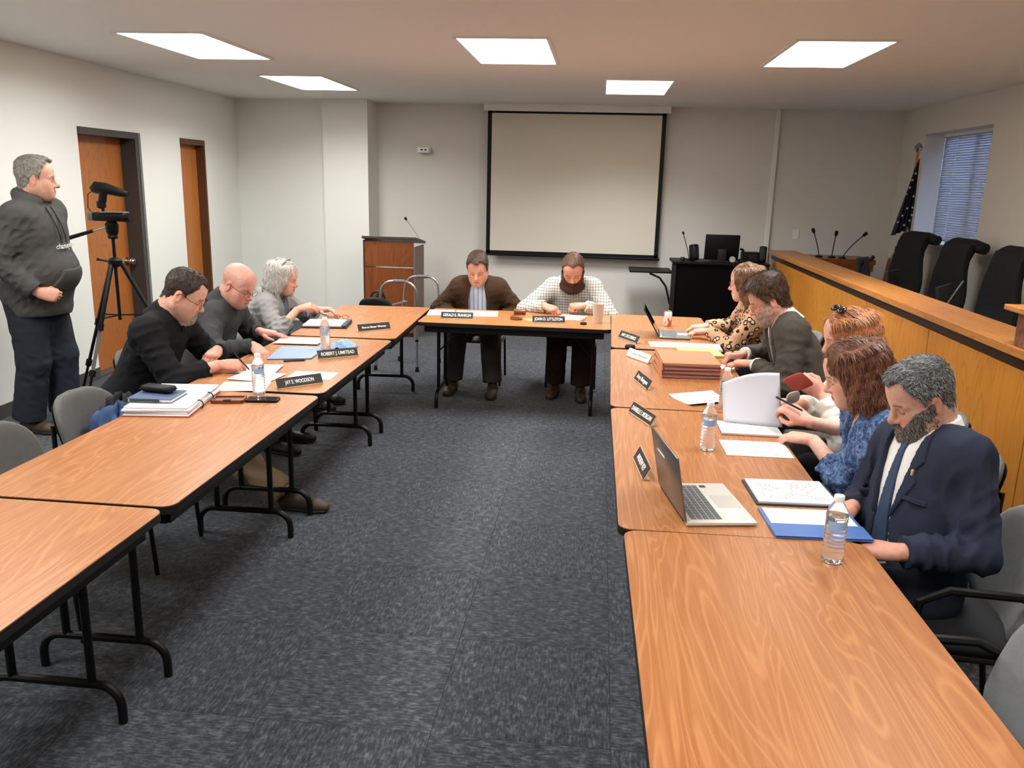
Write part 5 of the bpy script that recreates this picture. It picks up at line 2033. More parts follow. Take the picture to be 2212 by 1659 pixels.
    def uvw(s, X, Y, Z):
        """torso front coordinates relative to the neck base"""
        x, y, z = X - s.N[0], Y - s.N[1], Z - s.N[2]
        g = lambda a: x * a[0] + y * a[1] + z * a[2]
        return g(s.Rt), g(s.U), g(s.Fc)

    def vcarve(s, poly, fmin=0.0):
        def c(D, X, Y, Z):
            u, w_, f = s.uvw(X, Y, Z)
            sd = np.maximum(poly_sd(u, w_, poly), fmin - f)
            return np.maximum(D, -sd.astype(np.float32))
        return c

    def patch(s, name, prims, poly, th, mat, h=0.005, fmin=0.0, depth=0.012, parent=None, soft=0.0, both=False):
        """thick patch lying on the surface of prims inside a front polygon (u,w)"""
        polys = [poly] + ([[(-a, b) for a, b in poly][::-1]] if both else [])
        # bounds from polygon
        us = [a for p_ in polys for a, b in p_]
        ws = [b for p_ in polys for a, b in p_]
        corners = np.array([s.N + s.Rt * a + s.U * b + s.Fc * c for a in (min(us), max(us)) for b in (min(ws), max(ws)) for c in (fmin - 0.01, 0.34)])
        lo, hi = corners.min(0) - 0.01, corners.max(0) + 0.01
        ax = [np.arange(a, b + h, h) for a, b in zip(lo, hi)]
        D = field(ax, prims)
        X, Y, Z = ax[0][:, None, None], ax[1][None, :, None], ax[2][None, None, :]
        u, w_, f = s.uvw(X, Y, Z)
        sd = None
        for p_ in polys:
            q = poly_sd(u, w_, p_)
            sd = q if sd is None else np.minimum(sd, q)
        D2 = np.maximum(np.maximum(D - th, -(D + depth)), np.maximum(sd, fmin - f))
        v, fc = snet(ax, D2.astype(np.float32))
        if len(v) == 0:
            return None
        return np_mesh(name, v - s.base, fc, mat, parent or s.t)

    def collar(s, mat, r=0.010, th=0.004, lo=-0.02, hi=0.04, front=0.02, name='collar', h=0.005, slope=0.5, gap=0.35, parent=None, depth=0.0):
        """standing ring around the neck, open in front"""
        prims = s.neckp[:1] + [rc(s.neckp[0]['b'], s.neckp[0]['b'] - s.U * 0.03, s.neckr * 1.12, s.neckr * 1.12, 0.01)]
        ax = grid_axes(prims, h, 0.05)
        D = field(ax, prims)
        X, Y, Z = ax[0][:, None, None], ax[1][None, :, None], ax[2][None, None, :]
        u, w_, f = s.uvw(X, Y, Z)
        top = hi - slope * np.maximum(f, -0.05)
        bot = lo - slope * np.maximum(f, -0.05)
        flare = np.maximum(top - w_, 0) * 0.35
        D2 = np.maximum(np.abs(D - r - flare) - th, np.maximum(w_ - top, bot - w_))
        if gap > 0:
            D2 = np.maximum(D2, -np.maximum(np.abs(u) - gap * np.maximum(top - w_ + 0.012, 0.004), 0.01 - f))
        v, fc = snet(ax, D2.astype(np.float32))
        return np_mesh(name, v - s.base, fc, mat, parent or s.t)

    def shoes(s, mat, ln=0.27, wd=0.045):
        for sd, (Hj, K, A, toe) in s.legs.items():
            t = nrm(V3(toe[0], toe[1], 0))
            side = np.cross(t, V3(0, 0, 1))
            heel = V3(A[0], A[1], 0.045) - t * 0.035
            ball = V3(A[0], A[1], 0.036) + t * (ln - 0.12)
            tip = V3(A[0], A[1], 0.030) + t * (ln - 0.07)
            cl = [(V3(0, 0, 0.004), V3(0, 0, -1.0))]
            prims = [ec(heel, ball, side, wd * 0.82, wd, 0.046, 0.040, 0.02, cl), ec(ball, tip, side, wd, wd * 0.78, 0.040, 0.028, 0.02, cl),
                     rc(V3(A[0], A[1], 0.05), V3(A[0], A[1], 0.10), 0.044, 0.040, 0.03)]
            ax = grid_axes(prims, 0.007, 0.012)
            v, f = snet(ax, field(ax, prims))
            o = np_mesh('shoe', v - s.base, f, mat, s.t)
            sp_ = [ec(heel - V3(0, 0, 0.03), ball - V3(0, 0, 0.022), side, wd * 0.9, wd * 1.06, 0.02, 0.02, 0.01, cl), ec(ball - V3(0, 0, 0.022), tip - V3(0, 0, 0.016), side, wd * 1.06, wd * 0.84, 0.02, 0.02, 0.01, cl)]
            ax = grid_axes(sp_, 0.007, 0.012)
            D = field(ax, sp_)
            D = np.maximum(D, (ax[2][None, None, :] - 0.022).astype(np.float32))
            v, f = snet(ax, D)
            np_mesh('sole', v - s.base, f, 'sole_rubber', o)

    # --- hair
    def head_grid(s, h, lo=(-0.13, -0.16, -0.16), hi=(0.13, 0.15, 0.19)):
        cs = np.array([s.H + s.HM @ V3(a, b, c) * s.hs for a in (lo[0], hi[0]) for b in (lo[1], hi[1]) for c in (lo[2], hi[2])])
        a, b = cs.min(0), cs.max(0)
        return [np.arange(p, q + h, h) for p, q in zip(a, b)]

    def hl(s, X, Y, Z):
        x, y, z = (X - s.H[0]) / s.hs, (Y - s.H[1]) / s.hs, (Z - s.H[2]) / s.hs
        g = lambda i: x * s.HM[0, i] + y * s.HM[1, i] + z * s.HM[2, i]
        return g(0), g(1), g(2)

    def hair_short(s, mat, style='full', t0=0.008, top=0.010, h=0.0038, rough=0.0012, seed=3, side_part=0.0, sc=None, nst=5200, ln=0.020, comb=0.2, temple=0.022):
        ax = s.head_grid(h)
        X, Y, Z = ax[0][:, None, None], ax[1][None, :, None], ax[2][None, None, :]
        base = xf(head_prims(s.face)[:3], s.H, s.HM, s.hs)
        D = field(ax, base + s.neckp[1:2])
        x, y, z = s.hl(X, Y, Z)
        zl = hairline(y, style)
        zl = zl + temple * np.exp(-((np.abs(x) - 0.043) / 0.017) ** 2) * smooth01(y, 0.03, 0.055) - 0.5 * temple * np.exp(-(x / 0.014) ** 2) * smooth01(y, 0.04, 0.06)
        reg = (zl - z) * 0.75 * s.hs
        # keep clear of the ears
        ear = 0.026 - np.sqrt((y + 0.004) ** 2 + (z - 0.0) ** 2 * 0.8)
        reg = np.maximum(reg, np.where(np.abs(x) > 0.05, ear, -1) * s.hs)
        th = t0 + top * smooth01(z, 0.05, 0.12) + side_part * np.exp(-((x - 0.03) / 0.04) ** 2) * smooth01(z, 0.05, 0.1)
        D2 = np.maximum(D - th * s.hs, reg)
        D2 = np.maximum(D2, -(D + 0.006))
        n = Noise(seed, 9, 140, 330)
        n2 = Noise(seed + 9, 6, 50, 110)
        displace(ax, D2 := D2.astype(np.float32), lambda P: rough * n(P) + rough * 0.7 * n2(P), 0.012)
        v, f = snet(ax, D2)
        o = np_mesh('hair', v - s.base, f, mat, s.t)
        if sc:
            def flow(q, nl):
                top_ = smooth01(q[:, 2], 0.07, 0.115)[:, None]
                dn = np.stack([q[:, 0] * 0, -0.35 + 0 * q[:, 0], -1 + 0 * q[:, 0]], 1)
                fw = np.stack([comb + 0 * q[:, 0], 0.9 + 0 * q[:, 0], 0.1 + 0 * q[:, 0]], 1)
                return dn * (1 - top_) + fw * top_
            s.strands(o, v, f, flow, nst, ln, 0.0019, 0.28, sc[0], sc[1], seed)
        return o

    def beard(s, mat, t=0.008, chin=0.012, h=0.0036, full=True, goatee=False, seed=5, moustache=True, sc=None, nst=3000, ln=0.014, keep=None):
        ax = s.head_grid(h, (-0.11, -0.06, -0.19), (0.11, 0.14, 0.06))
        X, Y, Z = ax[0][:, None, None], ax[1][None, :, None], ax[2][None, None, :]
        D = field(ax, [p for p in s.hp if not p['sub']])
        x, y, z = s.hl(X, Y, Z)
        xa = np.abs(x)
        line = np.interp(xa, [0, 0.012, 0.026, 0.04, 0.06, 0.075, 0.1], [-0.043, -0.044, -0.052, -0.044, -0.022, 0.006, 0.02])
        if goatee:
            line = np.interp(xa, [0, 0.012, 0.024, 0.034, 0.04, 0.1], [-0.043, -0.044, -0.052, -0.075, -0.2, -0.2])
        if not moustache:
            line = np.where(xa < 0.03, np.minimum(line, -0.083), line)
        reg = (z - line) * 0.8
        reg = np.maximum(reg, (0.002 - y))
        # leave the lips free
        mouth = 1 - np.sqrt((xa / 0.023) ** 2 + ((z + 0.0655) / 0.0085) ** 2)
        reg = np.maximum(reg, mouth * 0.010)
        th = t * (0.35 + 0.65 * smooth01(-z, 0.03, 0.075)) + chin * smooth01(-z, 0.07, 0.115) * smooth01(y, 0.0, 0.05)
        D2 = np.maximum(np.maximum(D - th * s.hs, -(D + 0.006)), reg * s.hs)
        n = Noise(seed, 9, 160, 380)
        n2 = Noise(seed + 9, 6, 60, 120)
        displace(ax, D2 := D2.astype(np.float32), lambda P: 0.0013 * n(P) + 0.0008 * n2(P), 0.012)
        v, f = snet(ax, D2)
        o = np_mesh('beard', v - s.base, f, mat, s.t)
        if sc:
            s.strands(o, v, f, lambda q, nl: np.stack([q[:, 0] * 3, 0.1 + 0 * q[:, 0], -1 + 0 * q[:, 0]], 1), nst, ln, 0.0017, 0.3, sc[0], sc[1], seed, name='beard_strands', keep=keep)
        return o

    def hair_long(s, mat, drop=0.30, t0=0.016, h=0.0048, a0=62, a1=298, n=26, wave=0.012, flare=0.03, seed=11, fringe=0.0, curl=0.0, part=0.0, front_drop=None, r0=0.021, tuck=0.0, sc=None, nst=9000, ln=0.055):
        """hair falling from the crown past the face; angles measured from the face direction"""
        rs = np.random.RandomState(seed)
        loc = [el((0, -0.016, 0.046), (0.0745 + t0, 0.094 + t0, 0.083 + t0), k=0.02, clip=None)]
        strands = []
        for k in range(n):
            a = math.radians(a0 + (a1 - a0) * k / (n - 1) + rs.uniform(-3, 3))
            sx, cy = math.sin(a), math.cos(a)
            rx, ry = 0.0745 + t0 * 0.75, 0.094 + t0 * 0.75
            dr = drop * rs.uniform(0.86, 1.06)
            if front_drop is not None:
                w = abs(math.cos(a / 2)) ** 2
                dr = drop * (1 - w) + front_drop * w
                dr *= rs.uniform(0.9, 1.05)
            pts = []
            ph = rs.uniform(0, 6.28)
            for i in range(9):
                u = i / 8
                z = 0.085 - (0.085 + dr) * u
                if z > 0.045:
                    kk = math.sqrt(max(0, 1 - ((z - 0.046) / (0.083 + t0 * 0.75)) ** 2))
                else:
                    kk = 1.0
                fl = flare * u * u + wave * math.sin(ph + u * 9) * u - tuck * max(0, u - 0.55)
                rr = kk + fl / 0.09
                ins = curl * max(0, u - 0.6) * 2.5
                pts.append(V3(sx * rx * rr * (1 - ins), -0.016 + cy * ry * rr * (1 - ins) - 0.012 * u, z))
            for i in range(8):
                q0 = r0 * (1 - 0.45 * (i / 8) ** 2)
                q1 = r0 * (1 - 0.45 * ((i + 1) / 8) ** 2)
                strands.append(rc(pts[i], pts[i + 1], q0, q1, 0.014))
        allp = xf(loc + strands, s.H, s.HM, s.hs)
        ax = grid_axes(allp, h)
        D = field(ax, allp)
        X, Y, Z = ax[0][:, None, None], ax[1][None, :, None], ax[2][None, None, :]
        x, y, z = s.hl(X, Y, Z)
        # open the face
        fz = np.interp(np.abs(x - part * 0.02), [0, 0.03, 0.055, 0.075, 0.1], [0.088 + fringe, 0.080 + fringe, 0.050, -0.02, -0.1])
        face = np.minimum((fz - z) * 0.8, (y - 0.030 + np.abs(x) * 0.15)) * s.hs
        D = np.maximum(D, face.astype(np.float32))
        nz = Noise(seed + 2, 10, 150, 330, (1, 1, 0.16))
        n2 = Noise(seed + 3, 6, 50, 110, (1, 1, 0.3))
        displace(ax, D, lambda P: 0.0016 * nz(P) + 0.0018 * n2(P), 0.012)
        v, f = snet(ax, D)
        o = np_mesh('hair', v - s.base, f, mat, s.t)
        if sc:
            upw = s.HM.T @ V3(0, 0, 1)

            def flow(q, nl):
                top_ = smooth01(q[:, 2], 0.09, 0.14)[:, None]
                dn = np.tile(-upw, (len(q), 1)) + np.stack([q[:, 0] * 0, -0.25 + 0 * q[:, 0], q[:, 0] * 0], 1)
                sd = np.stack([np.sign(q[:, 0] - part * 0.03), -0.5 + 0 * q[:, 0], q[:, 0] * 0], 1)
                return dn * (1 - top_) + sd * top_
            s.strands(o, v, f, flow, nst, ln, 0.0022, 0.07, sc[0], sc[1], seed, jit=0.12)
        return o

    def strands(s, parent, v, f, flow, N, length, width, lift, c1, c2, seed=1, keep=None, jit=0.35, name='hair_strands'):
        """tapered locks lying along the hair surface; flow(local positions, local normals) -> local direction"""
        rs = np.random.RandomState(seed)
        nr = vert_normals(v, f)
        c = v[f].mean(1)
        ar = np.linalg.norm(np.cross(v[f[:, 2]] - v[f[:, 0]], v[f[:, 3]] - v[f[:, 1]]), axis=1)
        nf = nr[f].mean(1)
        q = (c - s.H) @ s.HM / s.hs
        out = (q - np.array([0, -0.014, 0.02]))
        okf = ((nf @ s.HM) * out).sum(1) > 0
        if keep is not None:
            okf &= keep(q)
        ar = ar * okf
        if ar.sum() <= 0:
            return None
        idx = rs.choice(len(f), N, p=ar / ar.sum())
        p0 = c[idx] + rs.normal(size=(N, 3)) * 0.001
        n0 = nf[idx] / np.maximum(np.linalg.norm(nf[idx], axis=1), 1e-9)[:, None]
        ql = (p0 - s.H) @ s.HM / s.hs
        nl = n0 @ s.HM
        d = flow(ql, nl)
        d = d + rs.normal(size=(N, 3)) * jit
        d = d - nl * (d * nl).sum(1)[:, None]
        d /= np.maximum(np.linalg.norm(d, axis=1), 1e-9)[:, None]
        d = d @ s.HM.T
        L = length * rs.uniform(0.6, 1.25, N)[:, None]
        lf = (lift * rs.uniform(0.2, 1.3, N))[:, None]
        wv = np.cross(n0, d)
        w_ = width * rs.uniform(0.7, 1.3, N)[:, None]
        a = p0 - n0 * 0.0015
        b = p0 + d * L * 0.5 + n0 * lf * L * 0.7 - n0 * L * L * 1.2
        e = p0 + d * L + n0 * lf * L * 0.8 - n0 * L * L * 5.6
        V = np.stack([a - wv * w_ * 0.5, a + wv * w_ * 0.5, b - wv * w_ * 0.45, b + wv * w_ * 0.45, e - wv * w_ * 0.08, e + wv * w_ * 0.08], 1).reshape(-1, 3)
        i0 = np.arange(N) * 6
        F = np.concatenate([np.stack([i0, i0 + 1, i0 + 3, i0 + 2], 1), np.stack([i0 + 2, i0 + 3, i0 + 5, i0 + 4], 1)])
        t = rs.uniform(0, 1, N)[:, None] ** 1.2
        col = np.array(lin(c1)) * (1 - t) + np.array(lin(c2)) * t
        o = np_mesh(name, V - s.base, F, strand_mat(), parent, np.repeat(col, 6, 0))
        o['kind'] = 'stuff'
        return o

    def tube_h(s, name, pts, r, mat, parent=None, n=6, closed=False):
        """tube in head-local coordinates"""
        w_ = [s.H + s.HM @ V3(p) * s.hs - s.base for p in pts]
        return MB().tube([tuple(p) for p in w_], r, n, closed).build(name, mat, parent or s.t)

    def glasses(s, mat='dark_brown', r=0.0014, lw_=0.0255, lh=0.0175, y0=0.104, z0=0.0):
        g = None
        for sx in (-1, 1):
            ring = [(sx * 0.0355 + lw_ * math.cos(a), y0 - 0.10 * (abs(sx * 0.0355 + lw_ * math.cos(a)) - 0.01) ** 2 * 20 * 0.5, z0 + lh * math.sin(a)) for a in [k * math.pi / 8 for k in range(16)]]
            o = s.tube_h('glasses', ring, r, mat, g, closed=True) if g is None else s.tube_h('lens_rim', ring, r, mat, g, closed=True)
            g = g or o
            s.tube_h('temple', [(sx * 0.0605, y0 - 0.022, z0 + 0.006), (sx * 0.0735, 0.05, z0 + 0.010), (sx * 0.0835, -0.002, 0.018), (sx * 0.0825, -0.018, 0.004)], r * 0.95, mat, g)
        s.tube_h('bridge', [(-0.011, y0, z0 + 0.004), (0, y0 + 0.004, z0 + 0.007), (0.011, y0, z0 + 0.004)], r, mat, g)
        return g


M('sole_rubber', (40, 34, 30), 0.7)
M('shoe_brown', (64, 48, 36), 0.6)
M('shoe_black', (26, 24, 24), 0.5)
# ================================================================== THE PEOPLE
def zvec(*a):
    return np.array(a, float)


def tex(name, rgb, fn, rough=0.85):
    return M(name, rgb, rough, spec=0.2, fn=fn)


# ---- 1 man in the black shirt
def person_black():
    p = Person('man in a black shirt with glasses writing at the left table', (-2.68, 4.44, 0.52), (-2.31, 4.47, 1.165), 0, hyaw=12, hpitch=28, hs=1.13, sc=1.08, sh=0.185,
               skin=(206, 148, 124), face=dict(fat=0.003, stubble=((150, 130, 118), 0.35), brow=(64, 46, 34)), belly=(0.03, 0.04), chest=(0.02, 0.02), wide=0.015)
    p.arm(1, (-2.10, 4.42, 0.785), pole=(-0.5, -0.9, -0.55), hd=(1, 0.25, -0.02), up=(-0.05, -0.55, 0.8), pose='pen')
    p.arm(-1, (-2.185, 4.575, 0.835), pole=(-0.3, 0.9, -0.6), hd=(0.10, -1, -0.16), up=(0.15, 0.1, 1), pose='grip')
    p.leg(1, (-1.66, 4.27, 0.09), (1, -0.05, 0))
    p.leg(-1, (-2.0, 4.60, 0.09), (1, 0.1, 0))
    p.build_body()
    m = cloth_mat('black_shirt', (17, 17, 19), (28, 28, 31), 420, 0.25, 10)
    pr = p.torso(0.016) + p.armp(1, 0.020, 0.018, 0.70) + p.armp(-1, 0.020, 0.018, 0.72)
    sh = p.garment('shirt', pr, m, wr=0.005, seed=4)
    p.collar(m, 0.020, 0.006, -0.04, 0.05, parent=sh, gap=0.2, slope=0.4)
    k = cloth_mat('khaki', (168, 142, 116), (190, 164, 136), 400, 0.25, 12)
    p.garment('trousers', p.torso(0.010)[:1] + p.legp(1, 0.016, 0.93) + p.legp(-1, 0.016, 0.93), k, wr=0.004, seed=5)
    p.shoes('shoe_brown')
    hm = hair_mat('hair_dark_brown', (30, 22, 17), (62, 46, 36), (120, 120, 120))
    p.hair_short(hm, 'full', 0.003, 0.006, temple=0.03, sc=((30, 22, 17), (86, 66, 52)), ln=0.010, nst=6500)
    bm = hair_mat('beard_grey', (110, 96, 86), (176, 164, 154), (200, 200, 200))
    p.beard(bm, 0.002, 0.008, goatee=True, sc=((120, 104, 94), (196, 186, 176)), nst=900, ln=0.010)
    p.glasses('dark_brown', z0=-0.004)
    # pen in his hand
    t = thing('pen', 'dark pen held in the black shirt mans right hand', 'pen', (-1.995, 4.445, 0.80))
    MB().tube([(-0.03, 0.0, 0.05), (0.045, 0.02, -0.045)], 0.0042, 8).build('pen_barrel', 'dark_plastic', t)
    MB().tube([(0.045, 0.02, -0.045), (0.052, 0.022, -0.054)], [0.0035, 0.001], 8).build('pen_tip', 'aluminium', t)


# ---- 2 bald man in the grey pullover
def person_bald():
    p = Person('bald man with glasses in a charcoal pullover at the left table', (-2.72, 5.32, 0.52), (-2.36, 5.30, 1.12), 0, hyaw=-14, hpitch=27, hs=1.13, sc=1.06, sh=0.172,
               skin=(214, 146, 128), face=dict(fat=0.001, jaw=0.95, scalp=((170, 120, 108), 0.25), brow=(140, 104, 86), browd=0.4, stubble=((176, 130, 116), 0.25)), belly=(0.03, 0.05), chest=(0.02, 0.01), wide=0.01)
    p.arm(1, (-2.13, 4.985, 0.785), pole=(-0.4, -0.9, -0.7), hd=(0.55, -0.55, -0.28), up=(0.2, -0.15, 1), pose='rest', hsz=1.08)
    p.arm(-1, (-2.30, 5.475, 0.785), pole=(-0.3, 0.9, -0.6), hd=(1, 0.05, -0.12), pose='flat', hsz=1.08)
    p.leg(1, (-2.15, 5.22, 0.09))
    p.leg(-1, (-2.15, 5.45, 0.09))
    p.build_body()
    m = cloth_mat('charcoal_knit', (50, 51, 52), (72, 73, 74), 300, 0.4, 12)
    pr = p.torso(0.016) + p.armp(1, 0.018, 0.012, 0.95) + p.armp(-1, 0.018, 0.012, 0.95)
    sh = p.garment('pullover', pr, m, wr=0.0045, seed=14)
    p.collar(m, 0.022, 0.009, -0.045, 0.045, parent=sh, name='stand_collar', slope=0.7)
    k = cloth_mat('dark_trousers', (30, 30, 34), (42, 42, 46), 400, 0.25, 12)
    p.garment('trousers', p.torso(0.010)[:1] + p.legp(1, 0.014) + p.legp(-1, 0.014), k, h=0.012, wr=0.003, seed=15)
    p.shoes('shoe_black')
    p.glasses('dark_brown', r=0.0014, z0=-0.003)


# ---- 3 woman with silver hair
def person_silver():
    p = Person('woman with silver bob hair and headband in a grey cardigan', (-2.74, 6.40, 0.52), (-2.45, 6.35, 1.05), 0, hyaw=0, hpitch=14, hs=1.06, sc=0.98, sh=0.16,
               skin=(206, 150, 122), face=dict(brow=(150, 120, 96), browd=0.4, lips=0.9, flush=0.7), belly=(0.01, 0.03), chest=(0.0, 0.035))
    p.arm(1, (-2.30, 6.22, 0.83), pole=(-0.3, -0.9, -0.8), hd=(1, 0.35, 0.25), up=(-0.3, -0.5, 0.8), pose='pinch')
    p.arm(-1, (-2.22, 6.50, 0.79), pole=(-0.3, 0.9, -0.6), hd=(1, -0.3, 0.1), pose='rest')
    p.leg(1, (-2.25, 6.30, 0.09))
    p.leg(-1, (-2.25, 6.48, 0.09))
    p.build_body(0.004)
    m = cloth_mat('cardigan_grey', (120, 118, 116), (152, 150, 148), 240, 0.5, 14)
    pr = p.torso(0.020) + p.armp(1, 0.018, 0.018, 0.45) + p.armp(-1, 0.018, 0.018, 0.5)
    V = [(-0.05, 0.06), (0.05, 0.06), (0.055, -0.05), (0.035, -0.42), (-0.035, -0.42), (-0.055, -0.05)]
    p.garment('cardigan', pr, m, wr=0.005, seed=24, carve=p.vcarve(V, 0.0))
    m2 = cloth_mat('blouse_slate', (84, 90, 100), (104, 110, 120), 300, 0.2, 12)
    bl_ = p.garment('blouse', p.torso(0.008), m2, h=0.010, wr=0.002, seed=25)
    p.collar(m2, 0.010, 0.006, -0.03, 0.045, parent=bl_, name='turtleneck', gap=0)
    # lanyard
    M('lanyard_navy', (34, 40, 78), 0.7)
    for sgn in (-1, 1):
        pts = []
        for i in range(8):
            u = i / 7
            q = p.N + p.Rt * sgn * (0.062 * (1 - u) + 0.004) + p.U * (0.01 - 0.30 * u) + p.Fc * (0.062 + 0.10 * math.sin(min(1, u * 1.25) * 1.57))
            pts.append(tuple(q - p.base))
        MB().tube(pts, 0.0055, 5).build('lanyard', 'lanyard_navy', p.t)
    k = cloth_mat('dark_trousers', (30, 30, 34), (42, 42, 46))
    p.garment('trousers', p.torso(0.010)[:1] + p.legp(1, 0.012) + p.legp(-1, 0.012), k, h=0.012, wr=0.003, seed=26)
    p.shoes('shoe_black')
    hm = hair_mat('hair_silver', (150, 144, 136), (214, 208, 200), (150, 150, 16))
    p.hair_long(hm, drop=0.105, t0=0.014, a0=58, a1=302, n=26, wave=0.006, flare=0.012, curl=0.10, r0=0.020, part=-0.5, fringe=-0.004, sc=((168, 160, 150), (240, 237, 232)), ln=0.045)
    p.tube_h('headband', [(0.094 * math.sin(a), 0.012 - 0.02 * abs(math.sin(a)), 0.046 + 0.1005 * math.cos(a)) for a in [math.radians(-100 + 200 * k / 20) for k in range(21)]], 0.006, 'steel_mid_paint')


# ---- 4 man in the brown jacket
def person_brown():
    p = Person('man in a brown jacket over a light blue shirt at the head table', (-1.05, 7.60, 0.52), (-1.045, 7.29, 1.075), -90, hyaw=0, hpitch=24, hs=1.12, sc=1.08, sh=0.165, su=0.045,
               skin=(200, 138, 110), face=dict(fat=0.0035, brow=(110, 80, 60), browd=0.5, nose=1.1), belly=(0.03, 0.05), chest=(0.02, 0.02), wide=0.015)
    p.arm(1, (-1.24, 7.27, 0.66), pole=(-0.8, 0.5, -0.5), hd=(0.5, -0.6, -0.3), pose='rest')
    p.arm(-1, (-0.87, 7.27, 0.66), pole=(0.8, 0.5, -0.5), hd=(-0.5, -0.6, -0.3), pose='rest')
    p.leg(1, (-1.235, 7.14, 0.09), (-0.1, -1, 0))
    p.leg(-1, (-0.87, 7.08, 0.09), (0.05, -1, 0))
    p.build_body(0.0042)
    m = cloth_mat('brown_corduroy', (52, 36, 24), (74, 54, 38), 300, 0.4, 16)
    V = [(-0.060, 0.05), (0.060, 0.05), (0.085, -0.10), (0.075, -0.5), (-0.075, -0.5), (-0.085, -0.10)]
    pr = p.torso(0.026) + p.armp(1, 0.024, 0.022, 0.97) + p.armp(-1, 0.024, 0.022, 0.97)
    j = p.garment('jacket', pr, m, hole=0.014, wr=0.0045, seed=34, carve=p.vcarve(V, 0.0))
    p.patch('lapel', p.torso(0.026), [(0.058, 0.03), (0.085, -0.10), (0.075, -0.34), (0.12, -0.12), (0.10, -0.06), (0.085, 0.03)], 0.007, m, both=True, parent=j)

    def stripes(t):
        sep = t.n('ShaderNodeSeparateXYZ')
        t.l(t.coord((1, 1, 1)), sep.inputs[0])
        f = t.math('LESS_THAN', t.math('FRACT', t.math('MULTIPLY', sep.outputs[0], 26.0)), 0.35)
        t.base(t.mix(f, lin((206, 214, 228)), lin((150, 172, 208))))
    m2 = tex('striped_blue_shirt', (206, 214, 228), stripes)
    sh = p.garment('shirt', p.torso(0.010), m2, h=0.010, wr=0.002, seed=35)
    p.collar(m2, 0.010, 0.005, -0.045, 0.04, parent=sh, gap=0.5, slope=0.6)
    k = cloth_mat('charcoal_trousers', (58, 56, 52), (74, 72, 68))
    p.garment('trousers', p.torso(0.012)[:1] + p.legp(1, 0.020) + p.legp(-1, 0.020), k, h=0.010, wr=0.004, seed=36)
    p.shoes('shoe_brown')
    hm = hair_mat('hair_brown_grey', (50, 36, 27), (92, 72, 56), (140, 140, 140))
    p.hair_short(hm, 'full', 0.007, 0.010, h=0.0042, sc=((46, 33, 25), (102, 80, 64)), nst=3600, ln=0.022)


# ---- 5 bearded man in the checked shirt
def person_check():
    p = Person('bearded man in a white checked shirt at the head table', (-0.20, 7.62, 0.52), (-0.21, 7.25, 1.10), -90, hyaw=2, hpitch=38, hs=1.12, sc=1.08, sh=0.172,
               skin=(202, 142, 116), face=dict(fat=0.006, brow=(90, 58, 40)), belly=(0.04, 0.06), chest=(0.02, 0.02), wide=0.015)
    p.arm(1, (-0.43, 7.10, 0.80), pole=(-0.9, 0.3, -0.5), hd=(0.75, -0.62, -0.15), up=(-0.1, -0.4, 0.9), pose='pen', hsz=1.05)
    p.arm(-1, (-0.10, 7.13, 0.815), pole=(0.9, 0.3, -0.5), hd=(-0.9, -0.3, -0.05), up=(0.0, -0.35, 0.95), pose='fist', hsz=1.05)
    p.leg(1, (-0.33, 7.20, 0.09), (-0.15, -1, 0))
    p.leg(-1, (-0.10, 7.12, 0.09), (0.05, -1, 0))
    p.build_body(0.0042)

    def checks(t):
        sep = t.n('ShaderNodeSeparateXYZ')
        t.l(t.coord((1, 1, 1)), sep.inputs[0])
        a = t.math('LESS_THAN', t.math('FRACT', t.math('MULTIPLY', sep.outputs[0], 42.0)), 0.25)
        b = t.math('LESS_THAN', t.math('FRACT', t.math('MULTIPLY', sep.outputs[2], 42.0)), 0.25)
        f = t.math('MULTIPLY', t.math('ADD', a, b), 0.5)
        t.base(t.mix(f, lin((206, 204, 196)), lin((74, 70, 62))))
    m = tex('checked_shirt', (200, 198, 190), checks)
    pr = p.torso(0.018) + p.armp(1, 0.022, 0.020, 0.95) + p.armp(-1, 0.022, 0.020, 0.95)
    sh = p.garment('shirt', pr, m, wr=0.005, seed=44)
    p.collar(m, 0.012, 0.004, -0.03, 0.025, parent=sh)
    k = cloth_mat('dark_brown_trousers', (44, 32, 26), (58, 44, 36))
    p.garment('trousers', p.torso(0.012)[:1] + p.legp(1, 0.022) + p.legp(-1, 0.022), k, h=0.010, wr=0.004, seed=45)
    p.shoes('shoe_brown')
    hm = hair_mat('hair_auburn_thin', (70, 44, 30), (120, 86, 64), (140, 140, 140))
    p.hair_short(hm, 'receding', 0.007, 0.001, h=0.0042, sc=((64, 40, 28), (132, 98, 76)), nst=3200, ln=0.020)
    bm = hair_mat('beard_dark_auburn', (44, 24, 16), (84, 50, 34), (180, 180, 120))
    p.beard(bm, 0.008, 0.026, h=0.0042, sc=((36, 20, 13), (100, 60, 40)), nst=3400, ln=0.024, keep=lambda q: q[:, 2] < -0.045)


